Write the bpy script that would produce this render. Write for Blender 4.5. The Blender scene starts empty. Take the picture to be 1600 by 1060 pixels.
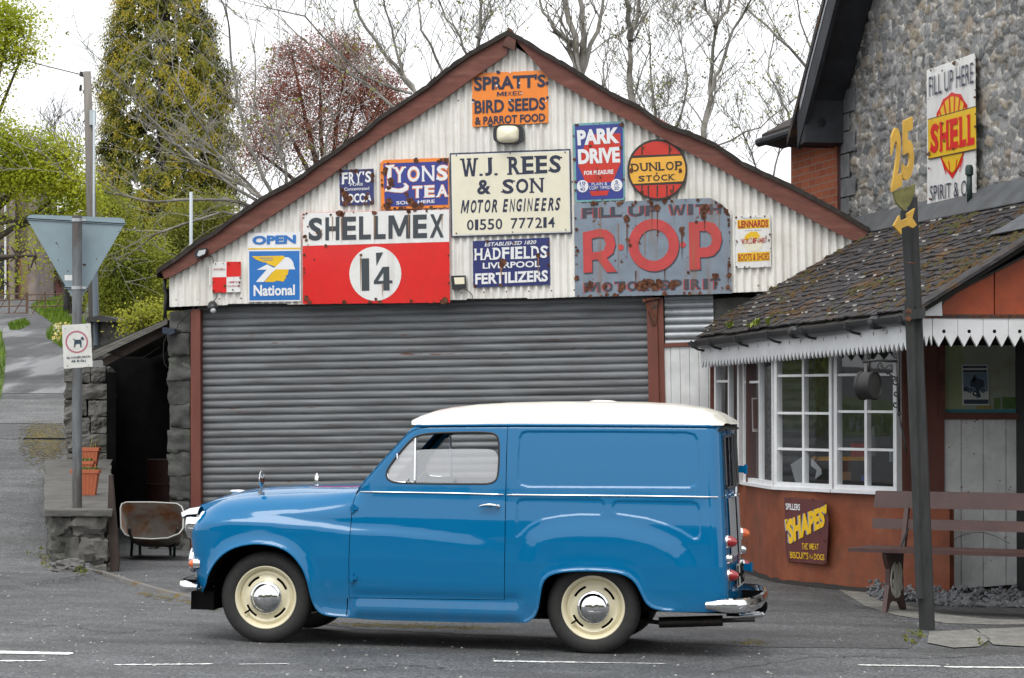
import bpy, bmesh, math, random
import numpy as np
from mathutils import Vector, Matrix, geometry, noise
random.seed(7); np.random.seed(7)
sc = bpy.context.scene
COL = sc.collection
PI = math.pi
# ------------------------------------------------------------------ camera
FPX = 4300.0; CZ = 1.55; PITCH = math.atan(95.0/FPX)
cp, sp_ = math.cos(PITCH), math.sin(PITCH)
def W(px, py, S):
    """world point seen at photo pixel (px,py) at a scale of S pixels per metre (depth FPX/S)"""
    d = FPX/S; x = (px-800.0)/S; u = (530.0-py)/S
    return Vector((x, d*cp-u*sp_, CZ+d*sp_+u*cp))
CAMP = Vector((0, 0, CZ))
def ray(px, py): return (W(px, py, 1.0)-CAMP).normalized()
cam = bpy.data.cameras.new('camera'); camo = bpy.data.objects.new('camera', cam); COL.objects.link(camo)
cam.sensor_width = 36.0; cam.lens = 36.0*FPX/1600.0; cam.clip_end = 2000; cam.clip_start = 0.1
camo.location = CAMP; camo.rotation_euler = (PI/2+PITCH, 0, 0); sc.camera = camo
# ------------------------------------------------------------------ materials
def srgb(r, g, b):
    f = lambda c: (c/255/12.92) if c/255 <= .04045 else ((c/255+.055)/1.055)**2.4
    return (f(r), f(g), f(b), 1.0)
def L(r, g, b): return (r, g, b, 1.0)
_mc = {}
def pm(name, col, rough=.6, metal=0., var=0., vs=6., col2=None, lo=.4, hi=.6, c2s=4., rust=0., rs=9., streak=0., bump=0., bs=60.,
       coat=0., sub=None, speck=0., sps=150., stretch=(1, 1, 1), spec=.5, dirt=0.):
    """procedural principled material"""
    if name in _mc: return _mc[name]
    m = bpy.data.materials.new(name); m.use_nodes = True; nt = m.node_tree; N = nt.nodes; K = nt.links
    P = N['Principled BSDF']; tc = N.new('ShaderNodeTexCoord'); mp = N.new('ShaderNodeMapping'); K.new(tc.outputs['Object'], mp.inputs['Vector'])
    mp.inputs['Scale'].default_value = stretch
    V = mp.outputs['Vector']
    def nz(scale, det=4., rgh=.6, vec=V, w=None):
        n = N.new('ShaderNodeTexNoise'); n.inputs['Scale'].default_value = scale; n.inputs['Detail'].default_value = det
        n.inputs['Roughness'].default_value = rgh; K.new(vec, n.inputs['Vector']); return n.outputs['Fac']
    def ramp(src, a, b, ca=(0, 0, 0, 1), cb=(1, 1, 1, 1)):
        r = N.new('ShaderNodeValToRGB'); r.color_ramp.elements[0].position = a; r.color_ramp.elements[1].position = b
        r.color_ramp.elements[0].color = ca; r.color_ramp.elements[1].color = cb; K.new(src, r.inputs['Fac']); return r.outputs['Color']
    def mix(fac, a, b, mode='MIX'):
        x = N.new('ShaderNodeMix'); x.data_type = 'RGBA'; x.blend_type = mode
        for s, i in ((fac, 0), (a, 6), (b, 7)):
            if hasattr(s, 'is_output'): K.new(s, x.inputs[i])
            else: x.inputs[i].default_value = s
        return x.outputs[2]
    c = col; rg = rough
    if col2: c = mix(ramp(nz(c2s), lo, hi), c, col2)
    if var:
        d = tuple(max(0, k*(1-var)) for k in col[:3])+(1,); 
        f = ramp(nz(vs, 6.), .3, .7, (1-var, 1-var, 1-var, 1), (1+var*.6,)*3+(1,))
        c = mix(1.0, c, f, 'MULTIPLY')
    if speck:
        vo = N.new('ShaderNodeTexVoronoi'); vo.inputs['Scale'].default_value = sps; K.new(V, vo.inputs['Vector'])
        f = ramp(vo.outputs['Color'], .1, .9, (1-speck,)*3+(1,), (1+speck,)*3+(1,)); c = mix(1.0, c, f, 'MULTIPLY')
    if streak:
        mp2 = N.new('ShaderNodeMapping'); mp2.inputs['Scale'].default_value = (1, 1, .07); K.new(tc.outputs['Object'], mp2.inputs['Vector'])
        f = ramp(nz(9., 5., .7, mp2.outputs['Vector']), .52, .75); 
        mu = N.new('ShaderNodeMath'); mu.operation = 'MULTIPLY'; K.new(f, mu.inputs[0]); mu.inputs[1].default_value = streak
        c = mix(mu.outputs[0], c, L(.22, .11, .045))
    if dirt:
        f = ramp(nz(3.3, 8., .7), .45, .8)
        mu = N.new('ShaderNodeMath'); mu.operation = 'MULTIPLY'; K.new(f, mu.inputs[0]); mu.inputs[1].default_value = dirt
        c = mix(mu.outputs[0], c, L(.05, .045, .035))
    if rust:
        k = ramp(nz(rs, 7., .72), 1-rust-.03, 1-rust)
        rc = ramp(nz(30., 3.), .35, .7, L(.055, .018, .010), L(.19, .07, .03))
        c = mix(k, c, rc)
        mr = N.new('ShaderNodeMix'); mr.inputs[2].default_value = rough; mr.inputs[3].default_value = .9; K.new(k, mr.inputs[0]); rg = mr.outputs[0]
    if hasattr(c, 'is_output'): K.new(c, P.inputs['Base Color'])
    else: P.inputs['Base Color'].default_value = c
    if hasattr(rg, 'is_output'): K.new(rg, P.inputs['Roughness'])
    else: P.inputs['Roughness'].default_value = rg
    P.inputs['Metallic'].default_value = metal; P.inputs['Specular IOR Level'].default_value = spec
    if coat: P.inputs['Coat Weight'].default_value = coat; P.inputs['Coat Roughness'].default_value = .07
    if bump:
        b = N.new('ShaderNodeBump'); b.inputs['Strength'].default_value = min(1., bump); b.inputs['Distance'].default_value = .01*max(1., bump)
        K.new(nz(bs, 6.), b.inputs['Height']); K.new(b.outputs['Normal'], P.inputs['Normal'])
    _mc[name] = m; return m
def glass_mat(name, tint=(1, 1, 1, 1), fac=.18, rough=.02, dif=0.):
    if name in _mc: return _mc[name]
    m = bpy.data.materials.new(name); m.use_nodes = True; nt = m.node_tree; N = nt.nodes; K = nt.links; N.clear()
    o = N.new('ShaderNodeOutputMaterial'); t = N.new('ShaderNodeBsdfTransparent'); g = N.new('ShaderNodeBsdfGlossy'); x = N.new('ShaderNodeMixShader')
    t.inputs[0].default_value = tint; g.inputs['Roughness'].default_value = rough; x.inputs[0].default_value = fac
    K.new(t.outputs[0], x.inputs[1]); K.new(g.outputs[0], x.inputs[2]); out = x.outputs[0]
    if dif:
        d = N.new('ShaderNodeBsdfDiffuse'); d.inputs[0].default_value = (.75, .76, .78, 1); y = N.new('ShaderNodeMixShader'); y.inputs[0].default_value = dif
        K.new(out, y.inputs[1]); K.new(d.outputs[0], y.inputs[2]); out = y.outputs[0]
    K.new(out, o.inputs[0]); _mc[name] = m; return m
# ------------------------------------------------------------------ mesh builder
class MB:
    def __init__(s): s.V = []; s.F = []
    def add(s, V, F):
        o = len(s.V); s.V += [Vector(v) for v in V]; s.F += [tuple(i+o for i in f) for f in F]; return s
    def quad(s, a, b, c, d): return s.add([a, b, c, d], [(0, 1, 2, 3)])
    def hexa(s, a, b):
        """two quads of four corners joined into a closed box"""
        return s.add(list(a)+list(b), [(3, 2, 1, 0), (4, 5, 6, 7), (0, 1, 5, 4), (1, 2, 6, 5), (2, 3, 7, 6), (3, 0, 4, 7)])
    def box(s, c, d, rz=0., M=None):
        c = Vector(c); hx, hy, hz = d[0]/2, d[1]/2, d[2]/2
        R = M if M else Matrix.Rotation(rz, 3, 'Z')
        P = [c+R@Vector((x*hx, y*hy, z*hz)) for z in (-1, 1) for x, y in ((-1, -1), (1, -1), (1, 1), (-1, 1))]
        return s.add(P, [(3, 2, 1, 0), (4, 5, 6, 7), (0, 1, 5, 4), (1, 2, 6, 5), (2, 3, 7, 6), (3, 0, 4, 7)])
    def beam(s, p, q, w, h, up=Vector((0, 0, 1))):
        p, q = Vector(p), Vector(q); d = (q-p).normalized(); x = d.cross(up).normalized(); y = x.cross(d)
        a = [p+x*w/2*i+y*h/2*j for i, j in ((-1, -1), (1, -1), (1, 1), (-1, 1))]; b = [v+(q-p) for v in a]
        return s.hexa(a, b)
    def prism(s, P, ext):
        ext = Vector(ext); P = [Vector(p) for p in P]; n = len(P)
        F = [tuple(range(n)), tuple(range(2*n-1, n-1, -1))]+[(i, i+n, (i+1) % n+n, (i+1) % n) for i in range(n)]
        return s.add(P+[p+ext for p in P], F)
    def tube(s, pts, r, n=8, cap=True, closed=False):
        pts = [Vector(p) for p in pts]; k = len(pts); rr = r if hasattr(r, '__len__') else [r]*k
        o = len(s.V); ref = Vector((0, 0, 1)); prev = None
        for i, p in enumerate(pts):
            if closed: t = pts[(i+1) % k]-pts[i-1]
            else: t = (pts[min(i+1, k-1)]-pts[max(i-1, 0)])
            t = t.normalized() if t.length > 1e-9 else Vector((0, 0, 1))
            if prev is None: prev = ref if abs(t.dot(ref)) < .9 else Vector((1, 0, 0))
            x = (prev-t*prev.dot(t)).normalized(); y = t.cross(x); prev = x
            for j in range(n):
                a = 2*PI*j/n; s.V.append(p+(x*math.cos(a)+y*math.sin(a))*rr[i])
        for i in range(k if closed else k-1):
            for j in range(n):
                a = o+i*n+j; b = o+i*n+(j+1) % n; c2 = o+((i+1) % k)*n+(j+1) % n; d = o+((i+1) % k)*n+j
                s.F.append((a, b, c2, d))
        if cap and not closed:
            s.F.append(tuple(o+j for j in range(n-1, -1, -1))); s.F.append(tuple(o+(k-1)*n+j for j in range(n)))
        return s
    def lathe(s, prof, o, ax, n=32, x=None):
        """prof: (radius, distance along axis)"""
        o = Vector(o); ax = Vector(ax).normalized()
        x = Vector(x) if x else (Vector((0, 0, 1)) if abs(ax.z) < .9 else Vector((1, 0, 0))); x = (x-ax*x.dot(ax)).normalized(); y = ax.cross(x)
        b = len(s.V)
        for r, h in prof:
            for j in range(n):
                a = 2*PI*j/n; s.V.append(o+ax*h+(x*math.cos(a)+y*math.sin(a))*r)
        for i in range(len(prof)-1):
            for j in range(n): s.F.append((b+i*n+j, b+i*n+(j+1) % n, b+(i+1)*n+(j+1) % n, b+(i+1)*n+j))
        return s
    def rock(s, a, b, n=5, amp=.02, fr=4., rd_=.12):
        """rough-hewn block between two quads of four corners"""
        bm = bmesh.new(); vs_ = [bm.verts.new(v) for v in list(a)+list(b)]
        for f in [(3, 2, 1, 0), (4, 5, 6, 7), (0, 1, 5, 4), (1, 2, 6, 5), (2, 3, 7, 6), (3, 0, 4, 7)]: bm.faces.new([vs_[i] for i in f])
        c = sum((Vector(v) for v in list(a)+list(b)), Vector())/8; bmesh.ops.subdivide_edges(bm, edges=bm.edges[:], cuts=n, use_grid_fill=True)
        for _ in range(2): bmesh.ops.smooth_vert(bm, verts=bm.verts[:], factor=rd_*2, use_axis_x=True, use_axis_y=True, use_axis_z=True)
        bm.verts.ensure_lookup_table(); o = len(s.V)
        for i, v in enumerate(bm.verts):
            v.index = i; q = v.co; d = noise.fractal(q*fr+Vector((7, 3, 1)), .8, 2, 4); e = (q-c).normalized(); s.V.append(q+e*amp*d*1.6+Vector((noise.noise(q*fr*3), noise.noise(q*fr*3+Vector((5, 5, 5))), noise.noise(q*fr*3+Vector((9, 1, 4)))))*amp*.35)
        for f in bm.faces: s.F.append(tuple(v.index+o for v in f.verts))
        bm.free(); return s
    def grid(s, fn, nu, nv):
        b = len(s.V)
        for i in range(nu+1):
            for j in range(nv+1): s.V.append(Vector(fn(i/nu, j/nv)))
        for i in range(nu):
            for j in range(nv):
                a = b+i*(nv+1)+j; s.F.append((a, a+nv+1, a+nv+2, a+1))
        return s
def link_mesh(name, V, F, mat, smooth=False, normals=None):
    me = bpy.data.meshes.new(name); me.from_pydata([tuple(v) for v in V], [], [tuple(int(i) for i in f) for f in F]); me.materials.append(mat)
    if smooth or normals is not None:
        me.polygons.foreach_set('use_smooth', [True]*len(me.polygons))
        if smooth and smooth is not True and normals is None:
            me.update(); me.set_sharp_from_angle(angle=math.radians(smooth))
    me.update()
    if normals is not None: me.normals_split_custom_set_from_vertices([tuple(n) for n in normals])
    o = bpy.data.objects.new(name, me); COL.objects.link(o); return o
class Thing:
    """an Empty at the thing's base; its parts are child meshes. Points are given in world space unless local=True"""
    def __init__(s, name, label, cat, loc=(0, 0, 0), M=None, group=None):
        s.e = bpy.data.objects.new(name, None); COL.objects.link(s.e); s.e.empty_display_size = .1
        s.M = M if M else Matrix.Translation(Vector(loc)); s.e.matrix_world = s.M; s.Mi = s.M.inverted()
        s.e['label'] = label; s.e['category'] = cat
        if group: s.e['group'] = group
    def part(s, name, mb, mat, parent=None, label=None, smooth=False, local=False, kind=None, normals=None):
        V = mb.V if isinstance(mb, MB) else mb[0]; F = mb.F if isinstance(mb, MB) else mb[1]
        if not local: V = [s.Mi@Vector(v) for v in V]
        o = link_mesh(name, V, F, mat, smooth, normals); o.parent = parent if parent else s.e
        if label: o['label'] = label
        if kind: o['kind'] = kind
        return o
def single(name, mb, mat, label, cat, loc=None, group=None, smooth=False, kind=None):
    """a thing that is one mesh, its origin at its base"""
    V = [Vector(v) for v in mb.V]
    if loc is None:
        n = len(V); loc = Vector((sum(v.x for v in V)/n, sum(v.y for v in V)/n, min(v.z for v in V)))
    loc = Vector(loc); o = link_mesh(name, [v-loc for v in V], mb.F, mat, smooth); o.location = loc
    if label: o['label'] = label
    if cat: o['category'] = cat
    if group: o['group'] = group
    if kind: o['kind'] = kind
    return o
def copy_thing(t, loc, rz=0., label=None, scale=None):
    r = t.copy(); COL.objects.link(r); r.location = loc; r.rotation_euler = (0, 0, rz)
    if scale: r.scale = (scale,)*3
    if label: r['label'] = label
    for ch in list(t.children):
        c = ch.copy(); COL.objects.link(c); c.parent = r
        for g in list(ch.children):
            d = g.copy(); COL.objects.link(d); d.parent = c
    return r
# ------------------------------------------------------------------ planes addressed by where the photo shows them
class Plane:
    def __init__(s, o, e1, e2):
        s.o = Vector(o); s.e1 = Vector(e1).normalized(); e2 = Vector(e2); s.e2 = (e2-s.e1*e2.dot(s.e1)).normalized(); s.n = s.e1.cross(s.e2).normalized()
        if s.n.dot(CAMP-s.o) < 0: s.n = -s.n
    def pt(s, a, b, c=0.): return s.o+s.e1*a+s.e2*b+s.n*c
    def px(s, x, y, c=0.):
        r = ray(x, y); t = (s.o+s.n*c-CAMP).dot(s.n)/r.dot(s.n); return CAMP+r*t
    def ab(s, x, y, c=0.):
        v = s.px(x, y, c)-s.o; return v.dot(s.e1), v.dot(s.e2)
_tx = {}
def text2d(t, bold=0., shear=0., slab=False):
    """letters as 2-D faces normalised to a unit box"""
    k = (t, bold, shear)
    if k in _tx: return _tx[k]
    if t in ('M', 'W'):   # the built-in glyph clogs when emboldened
        P = [(0, 0), (0, 1), (.25, 1), (.5, .40), (.75, 1), (1, 1), (1, 0), (.81, 0), (.81, .64), (.57, .10), (.43, .10), (.19, .64), (.19, 0)]
        if t == 'W': P = [(0, 1), (.17, 1), (.28, .30), (.42, .92), (.58, .92), (.72, .30), (.83, 1), (1, 1), (.83, 0), (.63, 0), (.5, .60), (.37, 0), (.17, 0)]
        P = [(x+shear*y, y) for x, y in P]; w_ = 1+shear; _tx[k] = ([(x/w_, y) for x, y in P], [tuple(range(13))]); return _tx[k]
    cu = bpy.data.curves.new('t', 'FONT'); cu.body = t; cu.offset = bold; cu.shear = shear; cu.resolution_u = 3; cu.fill_mode = 'FRONT'
    o = bpy.data.objects.new('t', cu); COL.objects.link(o)
    me = bpy.data.meshes.new_from_object(o.evaluated_get(bpy.context.evaluated_depsgraph_get()))
    V = [(v.co.x, v.co.y) for v in me.vertices]; F = [tuple(p.vertices) for p in me.polygons]
    bpy.data.objects.remove(o); bpy.data.curves.remove(cu); bpy.data.meshes.remove(me)
    x0 = min(v[0] for v in V); x1 = max(v[0] for v in V); y0 = min(v[1] for v in V); y1 = max(v[1] for v in V)
    r = ([((x-x0)/(x1-x0), (y-y0)/(y1-y0)) for x, y in V], F); _tx[k] = r; return r
# ================================================================== the van
_rc = W(928, 1023, 256.0); _fc = W(415, 1005, 251.2)
ue = (_rc-_fc).normalized(); ve = ue.cross(Vector((0, 0, 1))).normalized(); we = ve.cross(ue).normalized()*1.0
if we.z < 0: we = -we
if ve.y > 0: ve = -ve
VO = (_rc+_fc)/2-ve*.62
VM = Matrix(((ue.x, ve.x, we.x, VO.x), (ue.y, ve.y, we.y, VO.y), (ue.z, ve.z, we.z, VO.z), (0, 0, 0, 1)))
VMi = VM.inverted(); VC = VMi@CAMP
def vpx(x, y, v):
    r = (VMi.to_3x3()@ray(x, y)); t = (v-VC.y)/r.y; p = VC+r*t; return (p.x, p.z)
_vbw = [.10, .20, .30, .42, .55, .70, .80, .92, 1.0, 1.15, 1.30, 1.42, 1.6]
_vbv = [.650, .668, .682, .692, .697, .694, .687, .672, .664, .648, .630, .612, .58]
def vb(w): return np.interp(w, _vbw, _vbv)
def sd(x, y):
    v = .68
    for _ in range(4): u, w = vpx(x, y, v); v = float(vb(w))
    return (u, w)
def SP(lst): return [sd(*p) for p in lst]
top_px = [(284.5, 798), (290, 796), (297, 792.5), (309, 788.5), (323, 784), (343, 780.5), (362, 778), (390, 775), (433, 773), (470, 772), (503, 771), (530, 770), (552, 769)]
front_px = [(312, 927), (305, 927), (300, 923), (295, 910), (290, 886), (286.5, 860), (283.5, 834), (283, 815), (283, 804), (284.5, 798)]
pillar_px = [(552, 769), (562, 756), (580, 736), (600, 713.5), (620, 692), (636, 675), (646, 665)]
gut_px = [(646, 665), (700, 664.5), (800, 664), (900, 664.2), (1000, 664.8), (1080, 665.5), (1125, 666)]
rear_px = [(1125, 666), (1126, 700), (1128.5, 773), (1132, 850), (1136, 934), (1137, 956)]
bot_r = [(1137, 956), (1100, 957), (1080, 956.4), (1050, 955.6)]
rarch = [(1035.2, 954.7), (1020, 950.8), (1009.8, 943.2), (1003, 929.6), (994.5, 912.6), (984.3, 902.4), (969, 896.2), (942, 893), (904.5, 892.3), (874, 894.8), (857, 900.7), (849, 911), (845.5, 930), (842.5, 951.4), (836, 966)]
sill_px = [(823, 973), (760, 973.5), (693, 972), (620, 970), (580, 969), (543, 965)]
farch = [(520, 963.6), (503, 960), (492, 949), (485.6, 929.7), (481, 908), (472.6, 886.3), (455, 864.6), (433.5, 853.8), (403, 849.8), (377, 853), (355.4, 861.6), (338, 877.7), (325, 899), (320.7, 914.5)]
def dens(P, h=.02, closed=False):
    out = []; n = len(P)
    for i in range(n if closed else n-1):
        a = P[i]; b = P[(i+1) % n]; d = math.hypot(b[0]-a[0], b[1]-a[1]); k = max(1, int(d/h+.5))
        out += [(a[0]+(b[0]-a[0])*j/k, a[1]+(b[1]-a[1])*j/k) for j in range(k)]
    if not closed: out.append(P[-1])
    return out
def smoothp(P, it=2):
    """corner cutting that keeps the ends"""
    for _ in range(it):
        Q = [P[0]]
        for i in range(len(P)-1):
            a, b = P[i], P[i+1]
            if i > 0: Q.append((a[0]*.75+b[0]*.25, a[1]*.75+b[1]*.25))
            if i < len(P)-2: Q.append((a[0]*.25+b[0]*.75, a[1]*.25+b[1]*.75))
        Q.append(P[-1]); P = Q
    return P
Ltop = smoothp(SP(top_px)); Lfront = smoothp(SP(front_px)); Lpil = smoothp(SP(pillar_px)); Lgut = SP(gut_px); Lrear = smoothp(SP(rear_px))
Lfa = smoothp(SP([sill_px[-1]]+farch+[front_px[0]])); Lra = smoothp(SP([bot_r[-1]]+rarch+[sill_px[0]])); Lsill = smoothp(SP(sill_px)); Lbot = SP(bot_r)
_f = sorted([(w, u) for u, w in Lfront[6:]]); fw_ = np.array([a for a, b in _f]); fu_ = np.array([b for a, b in _f])
tu_ = np.array([p[0] for p in Ltop]); tw_ = np.array([p[1] for p in Ltop])
rw_ = np.array([p[1] for p in Lrear][::-1]); ru_ = np.array([p[0] for p in Lrear][::-1])
pu_ = np.array([p[0] for p in Lpil]); pw_ = np.array([p[1] for p in Lpil])
ucow = Ltop[-1][0]
def sstep(x): x = np.clip(x, 0, 1); return x*x*(3-2*x)
def segd(P, Q, closed=True):
    """distance of points P (n,2) to polyline Q"""
    Q = np.array(Q); A = Q if closed else Q[:-1]; B = np.roll(Q, -1, 0) if closed else Q[1:]
    d = np.full(len(P), 1e9)
    for a, b in zip(A, B):
        ab = b-a; t = np.clip(((P-a)@ab)/max(1e-12, ab@ab), 0, 1); d = np.minimum(d, np.hypot(*(P-a-t[:, None]*ab).T))
    return d
def inside(P, Q):
    Q = np.array(Q); r = np.zeros(len(P), bool); x, y = P[:, 0], P[:, 1]; n = len(Q)
    for i in range(n):
        a, b = Q[i], Q[(i+1) % n]
        if a[1] == b[1]: continue
        c = ((a[1] > y) != (b[1] > y)) & (x < (b[0]-a[0])*(y-a[1])/(b[1]-a[1])+a[0]); r ^= c
    return r
def sdist(P, Q): d = segd(P, Q); return np.where(inside(P, Q), d, -d)
rpan = SP([(812, 684), (816, 677), (823, 674.6), (950, 674.8), (1072, 676), (1084, 679), (1089.5, 687), (1091.5, 720), (1091, 748), (1087, 758), (1078, 762), (950, 761.5), (825, 761), (813, 757), (809, 749), (809.5, 720)])
rlow1 = SP([(808, 786), (812, 781.5), (820, 780), (935, 781), (941, 783), (944, 790), (943, 799), (938, 804.5), (905, 804), (875, 806.5), (845, 812), (826, 822), (814, 834), (808, 838), (807, 815)])
rlow2 = SP([(957, 792), (959, 786), (966, 783.2), (1080, 784.6), (1089, 787.5), (1092.5, 796), (1094, 834), (1091, 841), (1084, 842), (1063, 829), (1040, 819), (1010, 810), (985, 806), (964, 803), (958, 799)])
rfend = SP([(800, 1000), (808, 900), (812, 868), (817, 848), (826, 832), (845, 820), (868, 813.5), (905, 811), (945, 811.5), (972, 814), (1000, 819.5), (1030, 830), (1056, 843), (1074, 858), (1085, 878), (1091, 905), (1096, 960), (1096, 1000)])
crest = SP([(280, 815), (360, 812), (433, 817), (500, 823), (546, 830), (610, 833), (667, 839), (730, 847), (790, 855)])
cu_ = np.array([p[0] for p in crest]); cw_ = np.array([p[1] for p in crest])
archall = [np.array(dens(Lfa, .03)), np.array(dens(Lra, .03))]
usill0, usill1 = Lfa[0][0], Lra[-1][0]
def VF(P):
    P = np.asarray(P, float); u, w = P[:, 0], P[:, 1]
    v = vb(w).copy()
    # pontoon crease: the flank steps in above it
    A = np.interp(u, [cu_[0], -.9, -.5, cu_[-2], cu_[-1]], [.030, .030, .026, .012, 0])
    A = A*.78; dc = w-np.interp(u, cu_, cw_); v -= A*sstep(dc/.075+.35)
    # rear wing
    s = sdist(P, rfend); v += .017*sstep(s/.125+.12)
    for Q in (rpan,): v -= .007*sstep(sdist(P, Q)/.016+.5)
    for Q in (rlow1, rlow2): v -= .006*sstep(sdist(P, Q)/.016+.5)
    # sill roll
    m = sstep((u-usill0)/.08)*sstep((usill1-u)/.08); ws = np.interp(u, [Lsill[-1][0], Lsill[0][0]], [Lsill[-1][1], Lsill[0][1]])
    v += m*(.012*np.exp(-((w-ws-.05)/.04)**2)-.010*np.exp(-((w-ws-.135)/.035)**2))
    # wheel-arch flares and lips
    for k, Q in enumerate(archall):
        d = segd(P, Q, False); v += (.020 if k == 0 else .006)*np.exp(-(d/.045)**2)+.007*np.exp(-((d-.006)/.009)**2)
    # roll-over at nose, top of wing, pillar and tail
    s = u-np.interp(w, fw_, fu_); t = np.interp(u, tu_, tw_)-w
    a = np.clip(1-s/.26, 0, 1); D = np.interp(u, [-1.4, ucow-.35, ucow], [.24, .22, .10]); Rt = .17
    b = np.where(u < ucow, np.clip(1-t/Rt, 0, 1), np.clip(1-t/Rt, 0, 1)*np.clip(1-(u-ucow)/.12, 0, 1)*(w > .5))
    b = np.where((u > ucow) & (w > np.interp(ucow, tu_, tw_)-.0), b*np.clip(1-(w-tw_[-1])/.1, 0, 1), b)
    q = np.minimum(1, np.sqrt(a*a+b*b)); v -= D*(1-np.sqrt(1-q**2.2))
    dp = segd(P, Lpil, False); q = np.clip(1-dp/.035, 0, 1)*(w > tw_[-1]-.03); v -= .03*(1-np.sqrt(np.maximum(0, 1-q*q)))
    s = np.interp(w, rw_, ru_)-u; q = np.clip(1-s/.10, 0, 1); v -= .10*(1-np.sqrt(np.maximum(0, 1-q**2.3)))
    gw = np.interp(u, [p[0] for p in Lgut], [p[1] for p in Lgut])-w; q = np.clip(1-gw/.03, 0, 1); v -= .012*q*q
    return v
def VN(P):
    h = 2e-3; P = np.asarray(P, float); gu = (VF(P+[h, 0])-VF(P-[h, 0]))/(2*h); gw = (VF(P+[0, h])-VF(P-[0, h]))/(2*h)
    gu = np.clip(gu, -6, 6); gw = np.clip(gw, -6, 6)
    n = np.stack([-gu, np.ones(len(P)), -gw], 1); return n/np.linalg.norm(n, axis=1)[:, None]
def domain(outer, holes, h=.014, extra=[]):
    loops = [dens(outer, .012, True)]+[dens(q, .012, True) for q in holes]
    V = []; E = []
    for lp in loops:
        o = len(V); V += lp; E += [(o+i, o+(i+1) % len(lp)) for i in range(len(lp))]
    O = np.array(outer); x0, y0 = O.min(0); x1, y1 = O.max(0)
    gx, gy = np.meshgrid(np.arange(x0, x1, h), np.arange(y0, y1, h)); gx = gx+(np.arange(gx.shape[0]) % 2)[:, None]*h/2
    G = np.stack([gx.ravel(), gy.ravel()], 1)
    # finer rows near the rolled edges
    for k in (.002, .005, .009, .014, .021): 
        G = np.vstack([G, np.array([(np.interp(w, fw_, fu_)+k, w) for w in np.arange(fw_[0], fw_[-1], .012)]),
                       np.array([(u, np.interp(u, tu_, tw_)-k) for u in np.arange(tu_[0], tu_[-1], .012)]),
                       np.array([(np.interp(w, rw_, ru_)-k, w) for w in np.arange(rw_[0], rw_[-1], .012)])])
    for Q in (rpan, rlow1, rlow2):
        Qd = np.array(dens(Q, .012, True)); 
        T = np.roll(Qd, -1, 0)-np.roll(Qd, 1, 0); T /= np.linalg.norm(T, axis=1)[:, None]; Nn = np.stack([-T[:, 1], T[:, 0]], 1)
        for k in (-.009, -.004, 0, .004, .009): G = np.vstack([G, Qd+Nn*k])
    for Q in archall:
        Qd = np.array(dens(list(map(tuple, Q)), .012)); T = np.gradient(Qd, axis=0); T /= np.linalg.norm(T, axis=1)[:, None]; Nn = np.stack([-T[:, 1], T[:, 0]], 1)
        for k in (.005, .010, .016, .024): G = np.vstack([G, Qd+Nn*k, Qd-Nn*k])
    ok = inside(G, loops[0]) & (segd(G, loops[0]) > .0015)
    for q in loops[1:]: ok &= ~inside(G, q) & (segd(G, q) > .0015)
    V = V+[tuple(p) for p in G[ok]]
    r = geometry.delaunay_2d_cdt([Vector(p) for p in V], E, [], 0, 1e-5)
    VV = np.array([tuple(p) for p in r[0]]); FF = np.array([f for f in r[2] if len(f) == 3])
    C = VV[FF].mean(1); ok = inside(C, loops[0])
    for q in loops[1:]: ok &= ~inside(C, q)
    return VV, FF[ok], loops
def side_mesh(dom, sgn, ret=None, ret_d=.015):
    VV, FF, loops = dom; v = VF(VV); n = VN(VV)
    V = np.stack([VV[:, 0], v*sgn, VV[:, 1]], 1); Nn = n*[1, sgn, 1]
    F = FF.copy(); a, b, c = V[F[0][0]], V[F[0][1]], V[F[0][2]]
    if np.cross(b-a, c-a)[1]*sgn < 0: F = F[:, ::-1]
    V = list(map(tuple, V)); Nn = list(map(tuple, Nn)); F = list(map(tuple, F))
    for k, dd in (ret or {}).items():
        lp = np.array(loops[k]); vv = VF(lp); o = len(V); m = len(lp); ctr = lp.mean(0)
        for j in (0, 1):
            for p, q in zip(lp, vv): V.append((p[0], (q-j*dd)*sgn, p[1])); Nn.append((0, sgn*.3, -.9) if False else tuple((np.array([p[0]-ctr[0], 0, p[1]-ctr[1]])*(-1 if k else 1)/max(.01, np.hypot(*(p-ctr))))))
        for i in range(m): F.append((o+i, o+(i+1) % m, o+m+(i+1) % m, o+m+i))
    return V, F, Nn
paint = pm('blue_paint', L(.0, .130, .305), rough=.4, coat=1., spec=.0)
_nt = paint.node_tree; _P = _nt.nodes['Principled BSDF']; _tc = _nt.nodes.new('ShaderNodeTexCoord')
_n = _nt.nodes.new('ShaderNodeTexNoise'); _n.inputs['Scale'].default_value = 3.2; _n.inputs['Detail'].default_value = 2; _nt.links.new(_tc.outputs['Object'], _n.inputs[0])
_b = _nt.nodes.new('ShaderNodeBump'); _b.inputs['Strength'].default_value = .35; _b.inputs['Distance'].default_value = .004; _nt.links.new(_n.outputs['Fac'], _b.inputs['Height']); _nt.links.new(_b.outputs[0], _P.inputs['Coat Normal'])
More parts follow.
